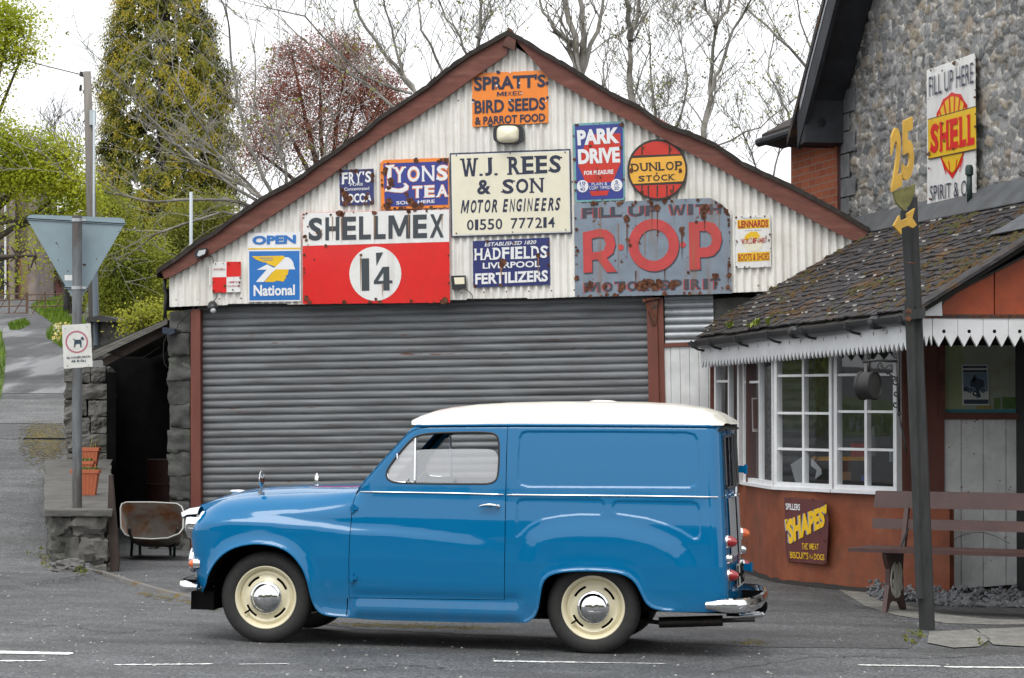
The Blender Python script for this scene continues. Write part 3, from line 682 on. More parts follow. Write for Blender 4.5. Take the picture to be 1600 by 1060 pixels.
def asphalt(name, c, wet=0., moss=0.):
    m = bpy.data.materials.new(name); m.use_nodes = True; nt = m.node_tree; N = nt.nodes; K = nt.links; P = N['Principled BSDF']
    tc = N.new('ShaderNodeTexCoord'); V = tc.outputs['Object']
    def noi(s, d=5., r=.6):
        n = N.new('ShaderNodeTexNoise'); n.inputs['Scale'].default_value = s; n.inputs['Detail'].default_value = d; n.inputs['Roughness'].default_value = r; K.new(V, n.inputs['Vector']); return n.outputs['Fac']
    def rmp(s, a, b, ca, cb):
        r = N.new('ShaderNodeValToRGB'); r.color_ramp.elements[0].position = a; r.color_ramp.elements[1].position = b; r.color_ramp.elements[0].color = ca; r.color_ramp.elements[1].color = cb; K.new(s, r.inputs[0]); return r.outputs[0]
    def mix(f, a, b, mode='MIX'):
        x = N.new('ShaderNodeMix'); x.data_type = 'RGBA'; x.blend_type = mode
        for s, i in ((f, 0), (a, 6), (b, 7)):
            if hasattr(s, 'is_output'): K.new(s, x.inputs[i])
            else: x.inputs[i].default_value = s
        return x.outputs[2]
    g = lambda v: (v, v, v, 1)
    col = mix(1., mix(1., c, rmp(noi(1.4, 7., .7), .3, .7, g(.72), g(1.28)), 'MULTIPLY'), rmp(noi(.33, 4.), .35, .65, g(.74), g(1.2)), 'MULTIPLY'); fine = rmp(noi(38., 6., .75), .3, .7, g(.5), g(1.55)); col = mix(1., col, fine, 'MULTIPLY')
    vo = N.new('ShaderNodeTexVoronoi'); vo.inputs['Scale'].default_value = 75.; K.new(V, vo.inputs['Vector'])
    col = mix(1., col, rmp(vo.outputs['Color'], .1, .95, g(.38), g(1.85)), 'MULTIPLY')
    v2 = N.new('ShaderNodeTexVoronoi'); v2.inputs['Scale'].default_value = 28.; K.new(V, v2.inputs['Vector'])
    # pale chippings
    wn = N.new('ShaderNodeTexWhiteNoise'); K.new(v2.outputs['Position'], wn.inputs['Vector'])
    a = rmp(wn.outputs['Value'], .978, .980, g(0), g(1)); b2 = rmp(v2.outputs['Distance'], .16, .24, g(1), g(0))
    col = mix(mix(1., a, b2, 'MULTIPLY'), col, L(.42, .41, .39))
    mp = N.new('ShaderNodeMapping'); mp.inputs['Scale'].default_value = (.35, 1, 1); K.new(V, mp.inputs['Vector'])
    n5 = N.new('ShaderNodeTexNoise'); n5.inputs['Scale'].default_value = 1.6; n5.inputs['Detail'].default_value = 5; K.new(mp.outputs[0], n5.inputs['Vector'])
    col = mix(rmp(n5.outputs['Fac'], .5, .68, g(0), g(.55)), col, L(.040, .037, .034))
    if moss: col = mix(rmp(noi(2.2, 7., .7), .60-moss*.1, .66, g(0), g(.8)), col, L(.10, .085, .02))
    K.new(col, P.inputs['Base Color'])
    if wet:
        mw = N.new('ShaderNodeMapping'); mw.inputs['Scale'].default_value = (1.3, .16, 1); mw.inputs['Rotation'].default_value = (0, 0, -.12); K.new(V, mw.inputs['Vector']); nw = N.new('ShaderNodeTexNoise'); nw.inputs['Scale'].default_value = 1.; nw.inputs['Detail'].default_value = 7; K.new(mw.outputs[0], nw.inputs['Vector'])
        K.new(rmp(nw.outputs['Fac'], .47, .60, g(.85), g(.30)), P.inputs['Roughness'])
    else: K.new(rmp(noi(2.5), .35, .65, g(.62), g(.85)), P.inputs['Roughness'])
    bp = N.new('ShaderNodeBump'); bp.inputs['Strength'].default_value = .7 if not wet else .35; bp.inputs['Distance'].default_value = .010; K.new(vo.outputs['Distance'], bp.inputs['Height']); K.new(bp.outputs[0], P.inputs['Normal'])
    _mc[name] = m; return m
as1 = asphalt('forecourt_asphalt', L(.084, .086, .089))
single('ground', m, as1, None, None, loc=(0, 0, 0), kind='structure')
def sheet(name, pts, mat, dz, step=.25, label=None, kind='structure'):
    """flat patch draped 4 mm or so above the ground, outline given in world x,y"""
    x0 = min(p[0] for p in pts); x1 = max(p[0] for p in pts); y0 = min(p[1] for p in pts); y1 = max(p[1] for p in pts)
    lp = dens([(p[0], p[1]) for p in pts], step, True); V = list(lp); E = [(i, (i+1) % len(lp)) for i in range(len(lp))]
    gx, gy = np.meshgrid(np.arange(x0, x1, step), np.arange(y0, y1, step)); G_ = np.stack([gx.ravel(), gy.ravel()], 1)
    if len(G_): ok = inside(G_, lp) & (segd(G_, lp) > step*.2); V += [tuple(p) for p in G_[ok]]
    r = geometry.delaunay_2d_cdt([Vector(p) for p in V], E, [], 0, 1e-6); VV = np.array([tuple(p) for p in r[0]]); FF = np.array([f for f in r[2] if len(f) == 3]); C = VV[FF].mean(1); FF = FF[inside(C, lp)]
    mm = MB(); mm.V = [Vector((p[0], p[1], gz(p[0], p[1])+dz)) for p in VV]; mm.F = [tuple(f) for f in FF]
    return single(name, mm, mat, label, None, kind=kind)
def jag(a, b, w0, w1, rough, n=40):
    """ragged painted line between two photo pixels on the road"""
    A, B = G(*a), G(*b); d = (B-A); dn = d.normalized(); s_ = Vector((-dn.y, dn.x, 0)); up = []; lo_ = []
    for i in range(n+1):
        t = i/n; w = (w0+(w1-w0)*t)*1.3; p = A+d*t; e = .25 if i in (0, n) else 1
        up.append(p+s_*w/2*e*(1-rough*random.random())); lo_.append(p-s_*w/2*e*(1-rough*random.random()))
    return [(v.x, v.y) for v in up+lo_[::-1]]
wp = pm('worn_road_paint', L(.80, .80, .77), rough=.6, var=.25, vs=25, col2=L(.3, .3, .3), lo=.56, hi=.70, c2s=22.)
for a, b, w0, w1, rg_ in (((-80, 1018.5), (114, 1022.5), .17, .13, .2), ((-60, 1034), (72, 1033.5), .10, .05, .7), ((178, 1040), (333, 1038.5), .07, .055, .75), ((372, 1039), (450, 1038), .03, .03, .8), ((770, 1034), (905, 1036), .085, .07, .7), ((905, 1036), (1042, 1038), .04, .03, .8), ((1340, 1040), (1470, 1042), .07, .06, .6), ((1475, 1043), (1680, 1045), .08, .08, .4)):
    sheet('road_marking', jag(a, b, w0, w1, rg_), wp, .004, .3)
def gpoly(P): return [tuple(G(*p)[:2]) for p in P]
conc = pm('worn_concrete', L(.20, .195, .175), rough=.85, var=.35, vs=5., bump=.4, bs=40, speck=.25, sps=60)
sheet('concrete_apron', gpoly([(1310, 922), (1345, 921), (1405, 944), (1470, 960), (1545, 968), (1700, 970), (1700, 976), (1560, 977), (1480, 975), (1400, 962), (1352, 948)]), conc, .004)
sheet('paving_slab', gpoly([(1452, 989), (1520, 985), (1548, 1000), (1530, 1012), (1490, 1014), (1449, 1006)]), conc, .008)
sheet('paving_slab', gpoly([(1526, 985), (1600, 982), (1720, 984), (1720, 1010), (1600, 1012), (1552, 1009)]), conc, .008)
mossy = pm('mossy_grit', L(.13, .10, .025), rough=.95, var=.5, vs=12, bump=.6, bs=60, col2=L(.08, .08, .07), lo=.45, hi=.6, c2s=10.)
m = MB(); rmo = random.Random(2)
for x0, x1, y0, y1, k_, c_ in ((40, 102, 658, 718, 2600, (72, 690)), (520, 770, 975, 984, 420, None), (1150, 1200, 1002, 1008, 80, None), (215, 340, 925, 953, 90, 'k')):
    for _ in range(k_):
        x = rmo.gauss((x0+x1)/2, (x1-x0)*.27) if c_ != 'k' else rmo.uniform(x0, x1); y_ = rmo.gauss((y0+y1)/2, (y1-y0)*.27) if c_ != 'k' else 926+(x-215)*.20+rmo.gauss(0, 2)
        if x < x0-10 or x > x1+10: continue
        if c_ != 'k' and k_ > 400 and y0 > 900: y_ = 976+(x-520)*.03+rmo.gauss(0, 1.5)
        p = G(x, y_); s_ = rmo.uniform(.008, .026); n_ = 7; b = len(m.V)
        for i in range(n_): a = 2*PI*i/n_; m.V.append(p+Vector((math.cos(a)*s_*rmo.uniform(.5, 1.3)*1.3, math.sin(a)*s_*rmo.uniform(.5, 1.3), .003)))
        m.V.append(p+Vector((0, 0, .006+s_*.12))); m.F += [(b+i, b+(i+1) % n_, b+n_) for i in range(n_)]
single('moss', m, mossy, None, None, kind='stuff')
sheet('forecourt', gpoly([(560, 984), (900, 1000), (1200, 1012), (1420, 1014), (1438, 1000), (1432, 978), (1398, 964), (1348, 949), (1300, 930), (1250, 915), (1190, 905), (1000, 900), (700, 905), (420, 925), (330, 940), (430, 965)]), asphalt('dark_forecourt_asphalt', L(.070, .070, .072)), .003, .5)
ck = pm('crack_dark', L(.02, .02, .02), rough=1.); rk = random.Random(8)
for pts in ([(0, 985), (90, 978), (180, 990), (260, 984)], [(1120, 1052), (1250, 1030), (1330, 1026), (1450, 1030), (1600, 1020)], [(520, 1050), (640, 1040), (700, 1046)]):
    P_ = []
    for i in range(len(pts)-1):
        a, b = G(*pts[i]), G(*pts[i+1])
        for j in range(9): q_ = a.lerp(b, j/9); P_.append((q_.x+rk.gauss(0, .03), q_.y+rk.gauss(0, .03)))
    w_ = [rk.uniform(.003, .010) for _ in P_]; sheet('road_crack', [(x, y+w) for (x, y), w in zip(P_, w_)]+[(x, y-w) for (x, y), w in zip(P_, w_)][::-1], ck, .005, .4)
# kerb lip between lane and forecourt
kp = [G(*p) for p in ((128, 893), (160, 899), (200, 912), (250, 927), (300, 939), (345, 950), (400, 960))]
m = MB()
for i in range(len(kp)-1):
    a, b = kp[i], kp[i+1]; m.hexa([Vector((p.x, p.y+d_, gz(p.x, p.y)-.05)) for p, d_ in ((a, -.10), (b, -.10), (b, .10), (a, .10))], [Vector((p.x, p.y+d_, gz(p.x, p.y)+.03)) for p, d_ in ((a, -.04), (b, -.04), (b, .10), (a, .10))])
single('kerb', m, pm('kerb_concrete', L(.16, .155, .15), rough=.9, var=.3, vs=8, bump=.5, bs=50, col2=L(.15, .10, .03), lo=.55, hi=.66), None, None, kind='structure')
# ================================================================== the garage front
def Sf(x): return 156.5*(1+(x-800)*4.4e-5)
P0 = W(265, 480, Sf(265)); P1 = W(1195, 457.5, Sf(1195)); e1 = (P1-P0).normalized(); nf = e1.cross(Vector((0, 0, 1))).normalized(); e2 = nf.cross(e1)
if e2.z < 0: e2 = -e2
FP = Plane(P0, e1, e2)
zb = -.25
gar = Thing('garage', 'gabled garage clad in cream corrugated iron with a grey roller shutter', 'garage', FP.pt(2.8, 0)*1.0-Vector((0, 0, FP.pt(2.8, 0).z)))
toppx = [(258, 428), (268, 426), (283, 408), (325, 385), (365, 362), (419, 327), (475, 293), (526, 259), (572, 228), (612, 192), (662, 157), (738, 103), (770, 86), (797, 68), (830, 90), (890, 122), (925, 143), (1000, 182), (1055, 214), (1120, 244), (1183, 280), (1240, 310), (1300, 340), (1350, 365)]
TA = sorted(FP.ab(*p) for p in toppx); ta = [p[0] for p in TA]; tb_ = [p[1] for p in TA]
a0 = FP.ab(265.5, 470)[0]; a1 = FP.ab(1350, 400)[0]; aR = FP.ab(1195, 457)[0]
m = MB(); st = .0763/8; na = int((a1-a0)/st); rows = 14
for i in range(na+1):
    a = a0+st*i; c = .016*math.cos(2*PI*a/.0763); tp = float(np.interp(a, ta, tb_)); bt = .006*math.sin(a*3.1)+(.012 if int(a/.62) % 2 else 0)
    if a > aR: bt -= .0
    for j in range(rows+1):
        b = bt+(tp-bt)*j/rows; m.V.append(FP.pt(a, b, c+.006*noise.noise((a*2, b*2, 0))))
for i in range(na):
    for j in range(rows): q = i*(rows+1)+j; m.F.append((q, q+rows+1, q+rows+2, q+1))
clad = pm('cream_painted_iron', L(.80, .785, .735), rough=.5, var=.12, vs=2.5, streak=.35, rust=.17, rs=5., col2=L(.66, .63, .54), lo=.55, hi=.8, c2s=1.7)
cl = gar.part('gable_cladding', m, clad, smooth=True)
m = MB()
for row_y in ((470, 452), (0, 0)):
    pass
for a in np.arange(a0+.1, aR, .2289):
    for b in (.07, 1.15, 2.0): 
        if b < np.interp(a, ta, tb_)-.2: m.lathe([(.009, 0), (.008, .008), (.001, .010)], FP.pt(round(a/.0763)*.0763, b, .008), FP.n, 8)
gar.part('roofing_nails', m, pm('rusty_nail', L(.12, .06, .035), rough=.8), parent=cl)
brown = pm('brown_painted_timber', L(.155, .048, .032), rough=.65, var=.3, vs=5, bump=.25, bs=50, stretch=(1, 1, 4), dirt=.25, col2=L(.21, .085, .06), lo=.5, hi=.75, c2s=3.)
roofdk = pm('weathered_roof_edge', L(.035, .028, .024), rough=.9, var=.5, vs=12, bump=.5, bs=30, rust=.3)
def bprism(P, c0, c1, pl=None):
    pl = pl or FP; return MB().prism([pl.px(x, y, c0) for x, y in P], pl.n*(c1-c0))
Lb_t = [(253, 424), (283, 403), (314, 380), (365, 346), (419, 309), (475.5, 278), (526, 241), (572, 209), (600, 185), (675, 134), (737.5, 88), (778, 62), (797, 53)]
Lb_b = [(797, 83), (792.5, 86), (740, 122.5), (695, 155), (635, 194), (600, 214), (540.6, 258), (498, 290), (413, 346), (359.4, 381), (305.7, 412), (267.5, 433), (258, 436)]
Rb_t = [(797, 53), (825, 69), (850, 85), (925, 129), (1000, 169), (1060, 202), (1120.6, 231), (1192, 273)]
Rb_b = [(1193, 303), (1182.8, 297), (1120.6, 262), (1055.5, 228), (1004.5, 200), (925, 160), (855, 120), (797, 84)]
gar.part('bargeboard', bprism(Lb_t+Lb_b[1:], .045, .075), brown)
gar.part('bargeboard', bprism(Rb_t+Rb_b[:-1], .045, .075), brown)
gar.part('bargeboard', bprism([(1188, 266), (1240, 292), (1300, 325), (1357, 361), (1357, 371), (1333, 377), (1300, 361), (1240, 329), (1196, 305), (1192, 300)], .047, .085), brown)
gar.part('ridge_cap', bprism([(786, 72), (792, 60), (796, 44), (801, 47), (808, 60), (806, 80)], .04, .10), pm('ridge_rust', L(.12, .055, .04), rough=.8, var=.4))
# roof sheets (run back from the gable)
back = -FP.n*8.5
for P in ([(250, 427), (250, 421), (283, 399.5), (314, 376), (340, 361), (365, 341.5), (419, 304.7), (450, 289), (475.5, 273.6), (500, 254), (526.4, 236.8), (550, 219), (571.7, 205), (600, 180.5), (640, 154), (675, 130), (705, 105), (737.5, 82.5), (770, 64), (797, 49)],
          [(797, 49), (823, 63), (850, 80), (888, 101), (925, 125), (962, 147), (1000, 165), (1038, 193), (1080, 207), (1120.6, 225), (1160, 252), (1191, 267), (1240, 290), (1300, 322), (1358, 356)]):
    m = MB(); n_ = 40; A = dens([FP.ab(*p) for p in P], .05)
    rj = [.012*noise.noise((a*9, 0, i_*.7)) for i_, (a, b) in enumerate(A)]
    fr_ = [FP.pt(a, b+r_, .11+r_) for (a, b), r_ in zip(A, rj)]; fl_ = [FP.pt(a, b-.05, .11) for (a, b) in A]; k = len(A)
    m.V = fr_+fl_+[p+back for p in fr_]+[p+back for p in fl_]
    for i in range(k-1): m.F += [(i, i+1, k+i+1, k+i), (i, 2*k+i, 2*k+i+1, i+1), (k+i, k+i+1, 3*k+i+1, 3*k+i)]
    m.F += [(0, k, 3*k, 2*k), (k-1, 3*k-1, 4*k-1, 2*k-1)]
    gar.part('roof', m, roofdk)
# shutter: curved interlocking slats
SC = -.14
def fa(x, y, c=0.): return FP.ab(x, y, c)
sl, sr_ = fa(310, 600, SC)[0], fa(1022, 600, SC)[0]; m = MB(); b_ = .08; pitch = .0755; prof = []
while b_ > -2.75:
    for t in (0, .1, .22, .36, .5, .62, .72, .79, .81, .87, .89, .98): prof.append((b_-pitch*t, (.011*math.sin(PI*min(1, t/.80))**.8 if t < .80 else (-.009 if t < .88 else .001))))
    b_ -= pitch
na = 60
for a_ in range(na+1):
    a = sl+(sr_-sl)*a_/na
    for b, c in prof: m.V.append(FP.pt(a, b+.004*math.sin(a*.8+1)*.6+.0025*noise.noise((a*1.3, b*13, 0)), SC+c+.010*noise.noise((a*1.1, b*1.1, 4))+.004*noise.noise((a*.9, b*9., 8))))
k = len(prof)
for i in range(na):
    for j in range(k-1): q = i*k+j; m.F.append((q, q+k, q+k+1, q+1))
steel = pm('dull_galvanised_slat', L(.165, .175, .185), rough=.6, metal=.1, var=.45, vs=3., dirt=.6, rust=.33, rs=4.2, bump=.1, bs=300, stretch=(.4, 1, 6), speck=.12, sps=220)
gar.part('roller_shutter', m, steel, smooth=38)
# small shutter over the side door
sl2, sr2 = fa(1039, 500, -.10)[0], fa(1115, 500, -.10)[0]; m = MB()
prof2 = [(b, c) for b, c in prof if b > -.50]; k = len(prof2)
for a in (sl2, (sl2+sr2)/2, sr2):
    for b, c in prof2: m.V.append(FP.pt(a, b*1.0, -.10+c*1.1))
for i in range(2):
    for j in range(k-1): q = i*k+j; m.F.append((q, q+k, q+k+1, q+1))
gar.part('side_shutter', m, pm('bright_galvanised_slat', L(.30, .32, .34), rough=.45, metal=.4, var=.25, vs=6, rust=.22), smooth=60)
redbrown = pm('red_oxide_paint', L(.16, .045, .028), rough=.55, var=.25, vs=7, dirt=.3, bump=.15, bs=60, stretch=(1, 1, .3))
gar.part('door_post', MB().prism([FP.pt(fa(296, y_)[0], fa(296, y_)[1], -.16) for y_ in (483, 1000)]+[FP.pt(fa(x_, y_)[0], fa(x_, y_)[1], -.16) for x_, y_ in ((312, 1000), (311, 483))], FP.n*.12), redbrown)
def vpost(xt, xb, w0, c0, c1, y0=466, y1=960):
    return MB().prism([FP.px(xt, y0, c0), FP.px(xb, y1, c0), FP.px(xb+w0, y1, c0), FP.px(xt+w0, y0, c0)], FP.n*(c1-c0))
gar.part('door_post', vpost(1013, 1024, 16, -.16, -.02), redbrown)
gar.part('door_post', vpost(1029, 1040, 9, -.16, -.05), redbrown)
gar.part('door_head', bprism([(1039, 537), (1120, 533), (1120, 539), (1039, 543)], -.10, -.05), redbrown)
wboard = pm('white_painted_board', L(.70, .71, .71), rough=.6, var=.12, vs=5, streak=.15, dirt=.25)
for i in range(6):
    x0 = 1034+i*14.6; gar.part('white_board', MB().prism([FP.px(x0, 543-i*.5, -.10), FP.px(x0+5, 960, -.10), FP.px(x0+19.1, 960, -.10), FP.px(x0+14.0, 543-i*.5, -.10)], FP.n*.03), wboard)
# bracket on the post
ir = pm('rusty_iron', L(.05, .035, .03), rough=.8, var=.4, rust=.5)
gar.part('shutter_bracket', MB().tube([FP.px(1008, 471, .0), FP.px(1020, 508, .0)], .008, 6).tube([FP.px(1008, 470, 0), FP.px(1030, 466, 0)], .010, 6).lathe([(.018, 0), (.018, .03), (.001, .03)], FP.px(1007, 470, 0), FP.n, 8), ir)
gar.part('hinge_plate', MB().prism([FP.px(1015, 476, -.015), FP.px(1022, 508, -.015), FP.px(1025, 508, -.015), FP.px(1028, 470, -.015)], FP.n*.01), ir)
# lintel recess, corner lump, stone pier, flank walls, soffit
gar.part('lintel_shade', bprism([(264, 486), (1160, 462), (1160, 430), (264, 452)], -.30, -.16), black)  # black box: the shadow above the shutter, put in as colour
mb = bprism([(1110, 470), (1160, 467), (1190, 468), (1200, 520), (1190, 1000), (1108, 1000)], -.5, -.12)
darkstone = pm('dark_blockwork', L(.070, .071, .066), rough=.9, var=.45, vs=6, bump=1.5, bs=14, col2=L(.10, .12, .085), lo=.55, hi=.72, c2s=5.)
gar.part('corner_masonry', mb, darkstone)
pier = gar.part
rnd = random.Random(3); y = 485.; m = MB(); k = 0
while y < 900:
    h = rnd.uniform(34, 40); j0, j1 = rnd.uniform(-2.5, 2), rnd.uniform(-1, 1)
    P = [(262+j0, y+.8), (296+j1, y+.3), (297+j1, y+h-.8), (263+j0, y+h-.4)] if k else [(266, 488), (280, 484), (297, 484), (297, y+h-.8), (262, y+h-.4), (258, 500)]
    dz_ = -.06+rnd.uniform(-.02, .02); Q4 = [P[0], P[2] if len(P) > 4 else P[1], P[3] if len(P) > 4 else P[2], P[4] if len(P) > 4 else P[3]]; m.rock([FP.px(x_, y_, dz_)-FP.n*.55 for x_, y_ in Q4], [FP.px(x_, y_, dz_) for x_, y_ in Q4], 6, .022, 7.); y += h; k += 1
gar.part('stone_pier', m, darkstone, smooth=50)
mort = MB().prism([FP.px(x_, y_, -.085) for x_, y_ in ((265, 488), (296, 486), (297, 930), (266, 930))], -FP.n*.5); gar.part('pier_mortar', mort, pm('pale_mortar', L(.13, .13, .12), rough=.95, var=.4))
q0 = FP.pt(a0+.08, 0, -.62); q1 = FP.pt(a1-.1, 0, -.3); m = MB()
for q in (q0, q1):
    m = MB().hexa([q+Vector((0, 0, -2.7)), q+Vector((.12, 0, -2.7)), q+Vector((.12, 0, 0)), q], [v-FP.n*7.4 for v in (q+Vector((0, 0, -2.7)), q+Vector((.12, 0, -2.7)), q+Vector((.12, 0, 0)), q)]); gar.part('flank_wall', m, darkstone if q is q1 else black)  # left wall is black: the shed's interior shade put into its colour
m = MB().prism([FP.px(x, y, -8.0) for x, y in ((300, 425), (797, 110), (1330, 370), (1330, 900), (300, 900))], FP.n*.1); gar.part('back_wall', m, darkstone)
# down-pipe and wires at the left corner
cable = pm('black_cable', L(.012, .012, .012), rough=.5)
gar.part('downpipe', MB().tube([FP.px(258, 436, -.02), FP.px(257, 450, -.02), FP.px(260, 462, -.02), FP.px(258, 478, -.02), FP.px(258, 498, -.02)], .018, 8), cable, smooth=True)
gar.part('electric_cable', MB().tube([FP.px(x, y, .02) for x, y in ((303, 481), (296, 488), (286, 499), (278, 508), (275, 520))], .005, 5), cable)
def lampbox(): pass
t = Thing('security_lamp', 'small dark lamp box on the mossy stone pier left of the shutter', 'lamp', FP.px(267, 525, .0))
t.part('housing', bprism([(258, 512), (276, 514), (277, 521), (270, 524), (258, 521)], -.04, .05), pm('dark_blue_plastic', L(.02, .03, .05), rough=.4))
t.part('cable', MB().tube([FP.px(x, y, .0) for x, y in ((261, 523), (256, 535), (255, 555), (257, 568), (261, 574))], .004, 5), cable)
# ================================================================== lamps on the gable
t = Thing('bulkhead_lamp', 'oval cream bulkhead lamp with a black case, under the orange bird seed sign', 'lamp', FP.px(795, 226, .02))
def rr(cx, cy, rx, ry, pw=3.2, n=28, c=0.): return [FP.px(cx+rx*math.copysign(abs(math.cos(a))**(2/pw), math.cos(a)), cy+ry*math.copysign(abs(math.sin(a))**(2/pw), math.sin(a)), c) for a in np.linspace(0, 2*PI, n+1)[:-1]]
def dome(cx, cy, rx, ry, c, hgt, pw=3.2, steps=5):
    m = MB(); n = 28
    for i in range(steps+1):
        a = PI/2*i/steps; k_ = max(.001, math.cos(a)); m.V += rr(cx, cy, rx*(.0+k_) if i else rx, ry*k_ if i else ry, pw, n, c+hgt*math.sin(a))
    for i in range(steps):
        for j in range(n): m.F.append((i*n+j, i*n+(j+1) % n, (i+1)*n+(j+1) % n, (i+1)*n+j))
    return m
m = MB().prism(rr(796, 210.5, 23.5, 15.5, 3.5, c=.02), FP.n*.07); t.part('case', m, pm('lamp_black', L(.02, .022, .025), rough=.4))
t.part('diffuser', dome(793.5, 210, 17.5, 13.5, .09, .06, 3.6), pm('cream_diffuser', L(.82, .77, .58), rough=.35, coat=.3), smooth=True)
t = Thing('floodlight', 'small black floodlight with a white lens left of the navy fertilizer sign', 'lamp', FP.px(717, 452, .02))
t.part('housing', bprism([(706, 431.5), (728, 431), (729, 451), (708, 453)], .02, .07), pm('lamp_black', L(0, 0, 0)))
t.part('lens', bprism([(709.5, 434), (725.5, 433.5), (726, 444), (711, 444.5)], .07, .075), pm('cream_diffuser', L(0, 0, 0)))
t.part('cable', MB().tube([FP.px(x, y, .03) for x, y in ((726, 452), (733, 456), (738, 462), (739, 468), (735, 471))], .004, 5), cable)
t = Thing('floodlight', 'dark floodlight fixed to the lower end of the left bargeboard', 'lamp', FP.px(315, 405, .1))
t.part('housing', bprism([(306, 399), (310, 390), (324, 388), (326, 393), (322, 399), (311, 404)], .09, .16), pm('lamp_black', L(0, 0, 0)))
t.part('lens', bprism([(308, 399), (311, 392), (322, 390), (320, 397), (311, 401)], .16, .165), pm('lamp_lens', L(0, 0, 0)))
t.part('cable', MB().tube([FP.px(x, y, .03) for x, y in ((325, 400), (331, 401), (333, 406), (333, 412))], .004, 5), cable)
t = Thing('security_camera', 'small dark round camera hanging below the red and white warning sign', 'camera', FP.px(332, 485, .02))
t.part('housing', MB().lathe([(.001, .12), (.03, .115), (.05, .09), (.055, .05), (.045, .0), (.03, -.005)], FP.px(332, 476, .02), (.15, -.8, -.5), 14), pm('lamp_black', L(0, 0, 0)), smooth=True)
t.part('lens', MB().lathe([(.03, .118), (.02, .130), (.001, .134)], FP.px(332, 477, .02), (.15, -.8, -.5), 12), pm('lamp_lens', L(0, 0, 0)), smooth=True)
t.part('cable', MB().tube([FP.px(x, y, .03) for x, y in ((332, 472), (337, 468), (339, 464), (339, 458))], .004, 5), cable)
t = Thing('conduit_cover', 'narrow pale slotted strip left of the red and white warning sign', 'strip', FP.px(328.5, 446, .02))
t.part('strip', bprism([(327, 415), (330, 415), (330, 446), (327, 446)], .012, .024), pm('cream_painted_iron', L(0, 0, 0)))
# ================================================================== enamel signs
WID = {'I': .45, 'W': 1.45, 'M': 1.55, 'J': .7, '.': .35, '&': 1.1, ' ': .5, "'": .3, '1': .5, 'L': .85, 'O': 1.1, 'N': 1.1, 'D': 1.08, 'U': 1.05, 'H': 1.1, 'A': 1.1}
SERIF = {'E': [(.08, 0), (.08, 1)], 'R': [(.08, 0), (.08, 1), (.92, 0)], 'N': [(.1, 1), (.1, 0), (.9, 1)], 'W': [(.04, 1), (.96, 1), (.5, 1)], 'J': [(.8, 1)], 'H': [(.1, 0), (.1, 1), (.9, 0), (.9, 1)], 'A': [(.05, 0), (.95, 0)], 'D': [(.06, 0), (.06, 1)], 'F': [(.08, 0), (.08, 1)], 'I': [(.5, 0), (.5, 1)], 'L': [(.08, 0), (.08, 1)], 'Y': [(.05, 1), (.95, 1), (.5, 0)], 'P': [(.08, 0), (.08, 1)], 'U': [(.08, 1), (.92, 1)], 'T': [(.5, 0)], 'K': [(.08, 0), (.08, 1), (.95, 0), (.92, 1)], '1': [(.55, 0)], '7': [(.1, .93)], 'S': [(.9, .85), (.1, .15)], 'M': [(.06, 0), (.06, 1), (.94, 0), (.94, 1)], '2': [(.9, .08)], 'X': [(.05, 0), (.05, 1), (.95, 0), (.95, 1)]}
